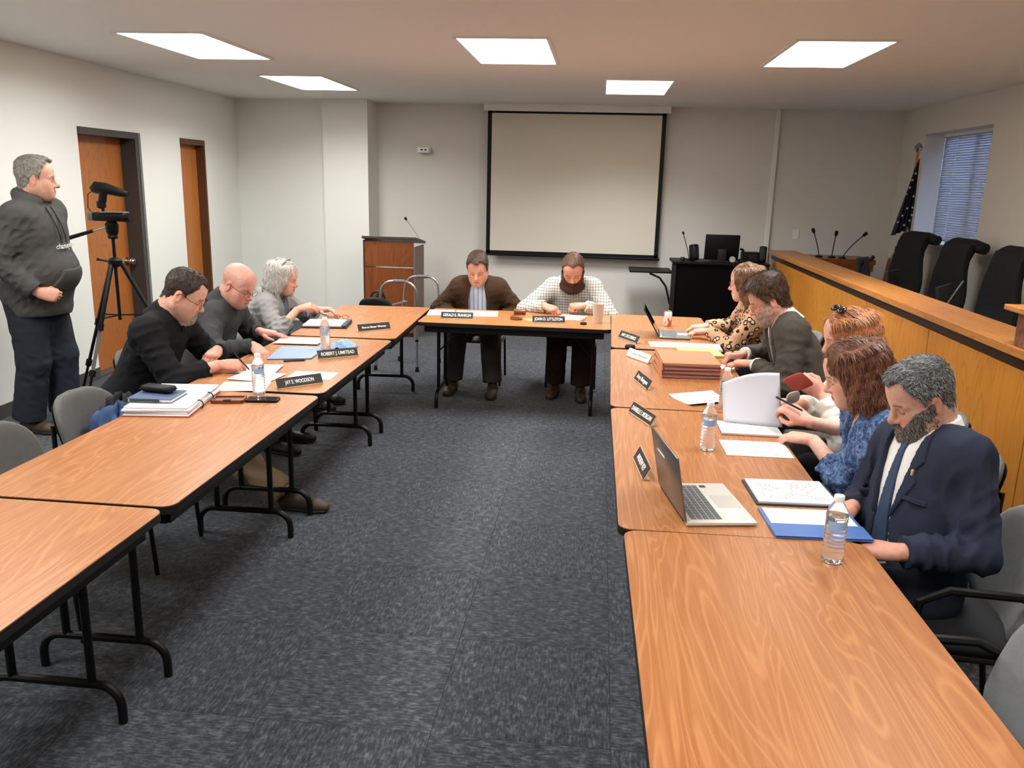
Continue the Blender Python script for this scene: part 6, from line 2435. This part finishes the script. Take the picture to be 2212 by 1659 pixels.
# ---- 6 woman in the leopard print top
def person_leopard():
    p = Person('woman in a leopard print top typing on the small laptop', (1.36, 6.20, 0.52), (1.06, 6.12, 1.165), 180, hyaw=-9, hpitch=8, hs=1.04, sc=1.0, sh=0.175,
               skin=(224, 170, 146), face=dict(lips=1.1, brow=(110, 80, 60)), belly=(0.0, 0.02), chest=(0.0, 0.04))
    p.arm(-1, (0.84, 6.17, 0.80), pole=(0.3, -0.9, -0.7), hd=(-1, 0.05, -0.10), pose='type')
    p.arm(1, (0.84, 6.37, 0.80), pole=(0.3, 0.9, -0.7), hd=(-1, -0.05, -0.10), pose='type')
    p.leg(1, (0.92, 6.28, 0.09))
    p.leg(-1, (0.92, 6.12, 0.09))
    p.build_body(0.0042)

    def leopard(t):
        v = t.n('ShaderNodeTexVoronoi')
        v.inputs['Scale'].default_value = 21
        v.inputs['Randomness'].default_value = 1.0
        t.l(t.coord((1, 1, 1)), v.inputs['Vector'])
        n = t.noise(t.coord((1, 1, 1)), 60, 2)
        d = t.math('ADD', v.outputs['Distance'], t.math('MULTIPLY', t.math('SUBTRACT', n, 0.5), 0.35))
        c1 = t.mix(t.ramp(d, ((0.24, 1.0), (0.27, 0.0))), lin((196, 152, 116)), lin((214, 200, 182)))
        t.base(t.mix(t.ramp(d, ((0.23, 0.0), (0.26, 1.0), (0.42, 1.0), (0.45, 0.0))), c1, lin((34, 26, 24))))
    m = tex('leopard_print', (170, 130, 100), leopard)
    p.garment('top', p.torso(0.014) + p.armp(1, 0.018, 0.014, 0.96) + p.armp(-1, 0.018, 0.014, 0.96), m, wr=0.004, seed=54)
    k = cloth_mat('dark_trousers', (30, 30, 34), (42, 42, 46))
    p.garment('trousers', p.torso(0.010)[:1] + p.legp(1, 0.012) + p.legp(-1, 0.012), k, h=0.012, wr=0.003, seed=55)
    p.shoes('shoe_black')
    hm = hair_mat('hair_brown_long', (78, 52, 34), (140, 102, 72), (150, 150, 14))
    p.hair_long(hm, drop=0.30, t0=0.014, a0=52, a1=308, n=28, wave=0.012, flare=0.02, r0=0.020, sc=((74, 48, 32), (172, 130, 96)))
    p.glasses('dark_brown')


# ---- 7 man in the grey jacket
def person_grey():
    p = Person('man in a grey tweed jacket and tie with glasses at the right table', (1.40, 5.02, 0.52), (1.03, 5.10, 1.175), 180, hyaw=-2, hpitch=26, hs=1.10, sc=1.08, sh=0.175, su=0.055,
               skin=(206, 146, 124), face=dict(fat=0.003, brow=(90, 70, 54), nose=1.05), belly=(0.01, 0.03), chest=(0.02, 0.02), wide=0.01)
    p.arm(-1, (0.97, 5.05, 0.80), pole=(0.5, -0.9, -0.6), hd=(-1, 0.35, -0.10), pose='rest', hsz=1.08)
    p.arm(1, (0.95, 5.33, 0.80), pole=(0.3, 0.9, -0.6), hd=(-1, -0.35, -0.05), pose='pen', hsz=1.08)
    p.leg(1, (0.95, 5.14, 0.09))
    p.leg(-1, (0.95, 4.92, 0.09))
    p.build_body()
    m = cloth_mat('tweed_grey', (60, 56, 52), (88, 82, 76), 260, 0.5, 40)
    V = [(-0.085, 0.08), (0.085, 0.08), (0.086, -0.02), (0.066, -0.08), (0.012, -0.38), (-0.012, -0.38), (-0.066, -0.08), (-0.086, -0.02)]
    pr = p.torso(0.024) + p.armp(1, 0.020, 0.020, 0.92) + p.armp(-1, 0.020, 0.020, 0.92)
    j = p.garment('jacket', pr, m, hole=0.019, wr=0.004, seed=64, carve=p.vcarve(V, 0.0))
    p.patch('lapel', p.torso(0.024), [(0.086, 0.0), (0.066, -0.08), (0.012, -0.37), (0.10, -0.13), (0.085, -0.09), (0.118, -0.06), (0.110, 0.02)], 0.006, m, both=True, parent=j)
    m2 = cloth_mat('white_shirt', (226, 224, 220), (238, 236, 232), 300, 0.1, 12)
    sh = p.garment('shirt', p.torso(0.010) + p.armp(-1, 0.006, 0.012, 0.985) + p.armp(1, 0.006, 0.012, 0.985), m2, h=0.009, wr=0.0015, seed=65)
    p.collar(m2, 0.011, 0.005, -0.045, 0.052, parent=sh, gap=0.2, slope=0.55)
    tm = cloth_mat('tie_taupe', (112, 106, 96), (148, 142, 128), 120, 0.2, 60, 0.5)
    p.patch('necktie', p.torso(0.010), [(-0.018, 0.005), (0.018, 0.005), (0.012, -0.05), (0.034, -0.38), (0.0, -0.42), (-0.034, -0.38), (-0.012, -0.05)], 0.008, tm)
    k = cloth_mat('charcoal_trousers', (58, 56, 52), (74, 72, 68))
    p.garment('trousers', p.torso(0.010)[:1] + p.legp(1, 0.014) + p.legp(-1, 0.014), k, h=0.012, wr=0.003, seed=66)
    p.shoes('shoe_black')
    hm = hair_mat('hair_chestnut', (40, 28, 20), (96, 72, 56), (120, 120, 60))
    p.hair_short(hm, 'full', 0.010, 0.015, seed=8, rough=0.0014, side_part=0.008, sc=((30, 20, 15), (112, 84, 66)), ln=0.034, comb=-0.8)
    bm = hair_mat('beard_grey', (110, 96, 86), (176, 164, 154), (200, 200, 200))
    p.beard(hair_mat('beard_stubble', (150, 120, 106), (184, 160, 148), (200, 200, 200)), 0.0015, 0.004, seed=9, sc=((140, 120, 108), (206, 194, 184)), nst=2200, ln=0.007)
    p.glasses('brass', r=0.0014, z0=-0.004)
    t = thing('pen', 'dark pen in the grey jacket mans far hand', 'pen', (0.855, 5.285, 0.80))
    MB().tube([(0.05, 0.02, 0.055), (-0.03, -0.01, -0.04)], 0.0042, 8).build('pen_barrel', 'dark_plastic', t)
    MB().tube([(-0.03, -0.01, -0.04), (-0.036, -0.013, -0.05)], [0.0035, 0.001], 8).build('pen_tip', 'aluminium', t)


# ---- 8 red-haired woman
def person_red():
    p = Person('red-haired woman in a white blouse with sunglasses on her head', (1.50, 4.02, 0.52), (1.195, 4.03, 1.145), 180, hyaw=4, hpitch=14, hs=1.08, sc=1.02, sh=0.18,
               skin=(226, 168, 146), face=dict(lips=1.1, brow=(130, 84, 60)), belly=(0.0, 0.02), chest=(0.0, 0.045))
    p.arm(-1, (1.075, 3.90, 0.905), pole=(0.5, -0.8, -0.9), hd=(-0.85, 0.25, 0.45), up=(-0.3, -0.9, 0.1), pose='fist')
    p.arm(1, (1.03, 4.10, 0.80), pole=(0.3, 0.9, -0.8), hd=(-0.9, -0.2, 0.1), pose='rest')
    p.leg(1, (1.05, 4.10, 0.09))
    p.leg(-1, (1.05, 3.93, 0.09))
    p.build_body(0.004)
    m = cloth_mat('white_blouse', (222, 218, 208), (236, 232, 224), 260, 0.15, 12)
    p.garment('blouse', p.torso(0.014) + p.armp(1, 0.022, 0.022, 0.85) + p.armp(-1, 0.022, 0.022, 0.85), m, wr=0.006, seed=74)
    # dark cord of the necklace
    pts = []
    for i in range(15):
        a = math.pi * (i / 14)
        q = p.N + p.Rt * 0.085 * math.cos(a) + p.U * (0.03 - 0.26 * math.sin(a)) + p.Fc * (0.03 + 0.135 * math.sin(a))
        pts.append(tuple(q - p.base))
    MB().tube(pts, 0.0028, 5).build('necklace_cord', 'dark_brown', p.t)
    k = cloth_mat('dark_trousers', (30, 30, 34), (42, 42, 46))
    p.garment('trousers', p.torso(0.010)[:1] + p.legp(1, 0.012) + p.legp(-1, 0.012), k, h=0.012, wr=0.003, seed=75)
    p.shoes('shoe_black')
    hm = hair_mat('hair_copper', (120, 64, 36), (196, 128, 84), (150, 150, 12))
    p.hair_long(hm, drop=0.36, t0=0.016, a0=50, a1=310, n=30, wave=0.008, flare=0.03, r0=0.021, fringe=0.0, part=0.6, sc=((112, 60, 34), (222, 158, 108)), nst=12000, ln=0.05)
    # sunglasses on top of the head
    sg = None
    for sx in (-1, 1):
        o_ = s_lens(p, sx, sg)
        sg = sg or o_
    p.tube_h('bridge', [(-0.012, 0.024, 0.149), (0, 0.026, 0.151), (0.012, 0.024, 0.149)], 0.003, 'dark_plastic', sg)
    for sx in (-1, 1):
        p.tube_h('temple', [(sx * 0.062, 0.010, 0.135), (sx * 0.094, -0.02, 0.10), (sx * 0.098, -0.05, 0.05)], 0.003, 'dark_plastic', sg)
    # red snack packet in her hand
    M('packet_red', (168, 66, 50), 0.4)
    M('packet_grey', (190, 192, 186), 0.5)
    t = thing('snack_packet', 'small red and silver packet held up by the red-haired woman', 'packet', (0.945, 3.86, 0.865))
    v, f = pad_mesh(0.045, 0.045, 0.02, n=16, p=5, curve=0.0)
    Rm = Matrix.Rotation(0.7, 3, 'Y')
    mesh('packet_top', [tuple(Rm @ Vector((a, b, c)) + Vector((0.0, 0, 0.10))) for a, b, c in v], f, 'packet_red', t, smooth=60)
    v, f = pad_mesh(0.032, 0.045, 0.022, n=16, p=3, curve=0.0)
    Rm = Matrix.Rotation(-0.35, 3, 'Y')
    mesh('packet_bottom', [tuple(Rm @ Vector((a, b, c)) + Vector((-0.015, 0, 0.025))) for a, b, c in v], f, 'packet_grey', t, smooth=60)


def s_lens(p, sx, parent):
    c = zvec(sx * 0.036, 0.022, 0.143)
    prims = xf([el(c, (0.030, 0.009, 0.023), np.array([[1, 0, 0], [0, 0.3, 0.954], [0, -0.954, 0.3]]), k=0.003)], p.H, p.HM, p.hs)
    ax = grid_axes(prims, 0.0035, 0.008)
    v, f = snet(ax, field(ax, prims))
    return np_mesh('sunglasses' if parent is None else 'lens', v - p.base, f, 'dark_glass', parent or p.t)


# ---- 9 woman in the blue blouse
def person_blue():
    p = Person('woman with auburn shoulder-length hair in a blue patterned blouse', (1.40, 3.42, 0.52), (1.035, 3.37, 1.115), 180, hyaw=-6, hpitch=22, hs=1.05, sc=1.0, sh=0.178,
               skin=(226, 170, 148), face=dict(lips=1.15, brow=(96, 62, 46), lipc=(190, 104, 98)), belly=(0.01, 0.03), chest=(0.0, 0.05))
    p.arm(-1, (0.955, 3.55, 0.785), pole=(0.3, -0.8, -0.8), hd=(-0.75, 0.62, -0.10), up=(-0.1, -0.1, 1), pose='rest')
    p.arm(1, (0.975, 3.72, 0.815), pole=(0.3, 0.8, -0.8), hd=(-0.70, 0.50, 0.42), up=(-0.1, -0.55, 0.8), pose='pinch')
    p.leg(1, (0.98, 3.50, 0.09))
    p.leg(-1, (0.98, 3.32, 0.09))
    p.build_body()

    def print_fn(t):
        a = t.noise(t.coord((1, 1, 1)), 34, 4, 0.7, 1.5)
        b = t.noise(t.coord((1, 1, 1)), 9, 2)
        f = t.math('ADD', t.math('MULTIPLY', a, 0.75), t.math('MULTIPLY', b, 0.25))
        t.base(t.ramp(f, ((0.40, lin((38, 52, 84))), (0.5, lin((76, 100, 142))), (0.64, lin((136, 164, 202))))))
        c = t.noise(t.coord((1, 1, 1)), 320, 2)
        t.bump(c, 0.2, 0.002)
    m = tex('blue_print', (80, 104, 146), print_fn)
    V = [(-0.05, 0.06), (0.05, 0.06), (0.045, -0.02), (0.0, -0.15), (-0.045, -0.02)]
    p.garment('blouse', p.torso(0.014) + p.armp(1, 0.034, 0.030, 0.42) + p.armp(-1, 0.034, 0.030, 0.42), m, wr=0.0075, seed=84, carve=p.vcarve(V, 0.02), f0=40, f1=80)
    k = cloth_mat('dark_trousers', (30, 30, 34), (42, 42, 46))
    p.garment('trousers', p.torso(0.010)[:1] + p.legp(1, 0.012) + p.legp(-1, 0.012), k, h=0.012, wr=0.003, seed=85)
    p.shoes('shoe_black')
    hm = hair_mat('hair_auburn', (66, 38, 28), (140, 92, 70), (140, 140, 16))
    p.hair_long(hm, drop=0.225, t0=0.018, a0=60, a1=300, n=30, wave=0.016, flare=0.03, r0=0.021, seed=21, part=0.6, sc=((58, 32, 24), (164, 112, 86)), nst=13000, ln=0.045)
    t = thing('pen', 'dark pen between the fingers of the blue blouse womans raised hand', 'pen', (0.895, 3.765, 0.885))
    MB().tube([(0.05, -0.04, -0.02), (-0.055, 0.03, 0.02)], 0.0048, 8).build('pen_barrel', 'black_plastic', t)
    MB().tube([(-0.055, 0.03, 0.02), (-0.066, 0.037, 0.024)], [0.004, 0.001], 8).build('pen_tip', 'aluminium', t)
    # the page she lifts
    v, f = [], []
    n = 14
    a0 = zvec(0.628, 3.885, 0.752)
    wv = zvec(0.262, -0.055, 0)
    for i in range(n + 1):
        for j in range(n + 1):
            u, q = i / n, j / n
            ang = math.radians(62)
            hgt = 0.205 * q
            out = math.sin(q * 1.5) * 0.035
            lift = 0.055 * u * q
            P_ = a0 + wv * u * (1 - 0.06 * q) + zvec(0.0, 1, 0) * (hgt * math.cos(ang) + out) * (1 - 0.25 * u) + zvec(0, 0, 1) * (hgt * math.sin(ang) + lift - 0.02 * q * (1 - u) * 1.2 + 0.02 * math.sin(math.pi * u) * q)
            v.append(tuple(P_))
    for i in range(n):
        for j in range(n):
            a = i * (n + 1) + j
            f.append((a, a + n + 1, a + n + 2, a + 1))
    M('paper_shaded', (194, 195, 204), 0.7, spec=0.2)  # white paper with the lifted page's shade put into a greyer colour
    b = zvec(0.76, 3.9, Z0)
    o = mesh('lifted_page', [tuple(zvec(*q) - b) for q in v], f, 'paper_shaded', None, tuple(b), smooth=180)
    o.modifiers.new('thickness', 'SOLIDIFY').thickness = 0.0008
    tag(o, 'curved white page being turned by the woman in blue', 'paper')


# ---- 10 man in the navy suit
def person_navy():
    p = Person('man in a navy suit with grey beard in the right foreground', (1.16, 2.84, 0.50), (1.14, 2.935, 1.13), 180, hyaw=8, hpitch=24, hs=1.09, sc=1.06, sh=0.178, tyaw=16, su=0.052, hunch=0.0,
               skin=(208, 150, 126), face=dict(fat=0.002, brow=(60, 46, 38), nose=1.08, jaw=1.05), belly=(0.0, 0.02), chest=(0.02, 0.02), wide=0.005)
    p.arm(-1, (1.00, 2.57, 0.715), pole=(0.42, -0.32, -0.9), hd=(-1, 0.22, -0.02), up=(0, -0.2, 1), pose='rest', hsz=1.08)
    p.arm(1, (0.97, 2.98, 0.70), pole=(0.3, 0.9, -0.5), hd=(-0.9, -0.4, -0.1), pose='rest', hsz=1.08)
    p.leg(1, (0.95, 2.82, 0.09))
    p.leg(-1, (0.95, 2.58, 0.09))
    p.build_body(0.0032)
    m = cloth_mat('navy_wool', (36, 41, 56), (52, 58, 76), 420, 0.25, 20)
    V = [(-0.085, 0.08), (0.085, 0.08), (0.088, -0.02), (0.078, -0.09), (0.040, -0.30), (0.055, -0.47), (-0.055, -0.47), (-0.040, -0.30), (-0.078, -0.09), (-0.088, -0.02)]
    pr = p.torso(0.022) + p.armp(1, 0.016, 0.020, 0.95) + p.armp(-1, 0.016, 0.020, 0.95)
    j = p.garment('jacket', pr, m, hole=0.030, h=0.0075, wr=0.006, seed=94, carve=p.vcarve(V, -0.015), f0=38, f1=80)
    p.patch('lapel', p.torso(0.024), [(0.088, 0.0), (0.078, -0.09), (0.042, -0.30), (0.112, -0.16), (0.100, -0.115), (0.128, -0.085), (0.112, 0.02)], 0.006, m, both=True, parent=j)
    M('lapel_pin', (214, 190, 150), 0.3, metal=0.6)
    for nm, poly, mt in (('lapel_pin', [(-0.099, -0.115), (-0.091, -0.115), (-0.093, -0.138), (-0.099, -0.140)], 'lapel_pin'), ('pocket_welt', [(-0.150, -0.215), (-0.075, -0.205), (-0.075, -0.222), (-0.150, -0.232)], m)):
        p.patch(nm, p.torso(0.024), poly, 0.011 if nm == 'lapel_pin' else 0.005, mt, h=0.003, parent=j)
    m2 = cloth_mat('white_shirt', (226, 224, 220), (238, 236, 232), 300, 0.1, 12)
    sh = p.garment('shirt', p.torso(0.010), m2, h=0.008, wr=0.0025, seed=95)
    p.collar(m2, 0.014, 0.006, -0.05, 0.062, parent=sh, gap=0.15, slope=0.5)
    tm = cloth_mat('tie_steel_blue', (46, 60, 84), (62, 78, 104), 200, 0.2, 30, 0.45)
    p.patch('necktie', p.torso(0.010), [(-0.020, -0.012), (0.020, -0.012), (0.013, -0.055), (0.038, -0.38), (0.0, -0.43), (-0.038, -0.38), (-0.013, -0.055)], 0.009, tm)
    k = cloth_mat('navy_trousers', (26, 29, 38), (38, 42, 54))
    p.garment('trousers', p.torso(0.012)[:1] + p.legp(1, 0.016) + p.legp(-1, 0.016), k, h=0.010, wr=0.003, seed=96)
    p.shoes('shoe_black')
    hm = hair_mat('hair_salt_pepper', (36, 36, 38), (128, 130, 132), (150, 150, 110))
    p.hair_short(hm, 'full', 0.004, 0.010, h=0.0034, seed=31, rough=0.0012, sc=((30, 30, 32), (176, 178, 180)), nst=7500, ln=0.016)
    bm = hair_mat('beard_salt_pepper', (48, 40, 36), (128, 118, 110), (190, 190, 190))
    p.beard(bm, 0.003, 0.011, h=0.0034, seed=33, sc=((40, 32, 28), (160, 152, 146)), nst=4200, ln=0.013)


# ---- 11 standing man in the hoodie
def person_hoodie():
    p = Person('standing grey-haired man in a dark grey hoodie beside the tripod', (-3.93, 5.47, 0.98), (-3.815, 5.46, 1.765), 3, hyaw=26, hpitch=2, hs=1.15, sc=1.12, sh=0.185,
               skin=(208, 148, 124), face=dict(fat=0.002, brow=(110, 92, 80), nose=1.15, stubble=((160, 120, 104), 0.2)), belly=(0.05, 0.11), chest=(0.04, 0.05), wide=0.03, hunch=0.0)
    p.arm(1, (-3.735, 5.235, 1.03), pole=(-0.5, -0.3, -0.9), hd=(0.85, 0.3, -0.2), up=(0.1, -0.9, 0.3), pose='fist', hsz=1.1)
    p.arm(-1, (-3.95, 5.74, 0.99), pole=(-0.6, 0.5, -0.5), hd=(0.8, -0.3, -0.35), up=(0.1, 0.9, 0.3), pose='fist', hsz=1.1)
    p.leg(1, (-4.0, 5.36, 0.09), (1, -0.1, 0), pole=(1, 0, 0.0), lt=0.397, ls=0.397)
    p.leg(-1, (-3.88, 5.60, 0.09), (1, 0.1, 0), pole=(1, 0, 0), lt=0.397, ls=0.397)
    p.build_body()
    m = cloth_mat('hoodie_grey', (62, 60, 58), (84, 82, 80), 260, 0.4, 14)
    pr = p.torso(0.028) + p.armp(1, 0.028, 0.026, 0.93) + p.armp(-1, 0.028, 0.026, 0.93)
    # hem band and hood roll
    hz = p.P[2] - 0.13
    pr += [ec(p.P + zvec(0.03, 0, -0.06), p.P + zvec(0.03, 0, 0.02), p.R0, 0.245, 0.255, 0.205, 0.215, 0.05, [(zvec(0, 0, hz), zvec(0, 0, -1.0))])]
    pr = [dict(q, clip=(q['clip'] or []) + [(zvec(0, 0, hz), zvec(0, 0, -1.0))]) for q in pr]
    hood = []
    for i in range(9):
        a = math.radians(-150 + 300 * i / 8)
        hood.append(p.N + p.Rt * 0.092 * math.sin(a) - p.Fc * (0.075 * math.cos(a) + 0.0) + p.U * (0.045 + 0.02 * math.cos(a)))
    for a, b in zip(hood[:-1], hood[1:]):
        pr.append(rc(a, b, 0.036, 0.036, 0.03))
    g = p.garment('hoodie', pr, m, wr=0.006, seed=104)
    # kangaroo pocket
    p.patch('pouch_pocket', p.torso(0.028), [(-0.17, -0.60), (-0.165, -0.50), (-0.10, -0.40), (0.10, -0.40), (0.165, -0.50), (0.17, -0.60)], 0.012, m, h=0.007, parent=g)
    M('collar_orange', (190, 130, 76), 0.8)
    p.collar('collar_orange', 0.014, 0.006, -0.02, 0.05, parent=g, name='inner_collar', gap=0)
    for sgn in (-1, 1):
        pts = []
        for i in range(7):
            u = i / 6
            q = p.N + p.Rt * (sgn * 0.03 + 0.012) + p.U * (0.0 - 0.23 * u) + p.Fc * (0.122 + 0.105 * math.sin(u * 1.5))
            pts.append(tuple(q - p.base))
        MB().tube(pts, 0.004, 6).build('drawstring', 'dark_plastic', g)
    text_mesh_on(p, g)
    k = cloth_mat('dark_jeans', (34, 37, 46), (48, 52, 62), 420, 0.3, 10)
    p.garment('trousers', [q for q in p.torso(0.014)[:1]] + [ec(p.P + zvec(0, 0, -0.08), p.P + zvec(0, 0, 0.03), p.R0, 0.18, 0.185, 0.125, 0.13, 0.05)] + p.legp(1, 0.034, 0.97) + p.legp(-1, 0.034, 0.97), k, wr=0.006, seed=105)
    p.shoes('shoe_brown')
    hm = hair_mat('hair_grey', (92, 88, 82), (168, 162, 152), (150, 150, 150))
    p.hair_short(hm, 'receding', 0.007, 0.010, seed=41, rough=0.0014, sc=((84, 80, 74), (186, 180, 170)), ln=0.018)


def text_mesh_on(p, parent):
    """curved chest lettering: word set on the hoodie front"""
    cu_ = bpy.data.curves.new('t', 'FONT')
    cu_.body = 'champion'
    cu_.size = 0.05
    cu_.align_x = 'CENTER'
    cu_.extrude = 0.001
    ob = bpy.data.objects.new('t', cu_)
    COL.objects.link(ob)
    bpy.context.view_layer.update()
    me = bpy.data.meshes.new_from_object(ob)
    bpy.data.objects.remove(ob)
    prims = p.torso(0.028)
    vs = np.array([v.co[:] for v in me.vertices])
    out = []
    for q in vs:
        u, w_ = -q[0] * -1.0, q[1]
        o = p.N + p.Rt * (-q[0]) * -1.0 * -1 + p.U * (w_ - 0.265)
        # march along the front direction from outside
        t = 0.40
        for _ in range(40):
            P_ = o + p.Fc * t
            d = min(float(ev_prim(pr, P_[0], P_[1], P_[2])) for pr in prims)
            if d < 0.034:
                break
            t -= max(d - 0.033, 0.001) * 0.8
        out.append(o + p.Fc * t + p.Fc * q[2] - p.base)
    for v, q in zip(me.vertices, out):
        v.co = q
    me.materials.clear()
    me.materials.append(MATS['lettering'])
    link(bpy.data.objects.new('chest_lettering', me), parent)


for fn_ in (person_black, person_bald, person_silver, person_brown, person_check, person_leopard, person_grey, person_red, person_blue, person_navy, person_hoodie):
    fn_()
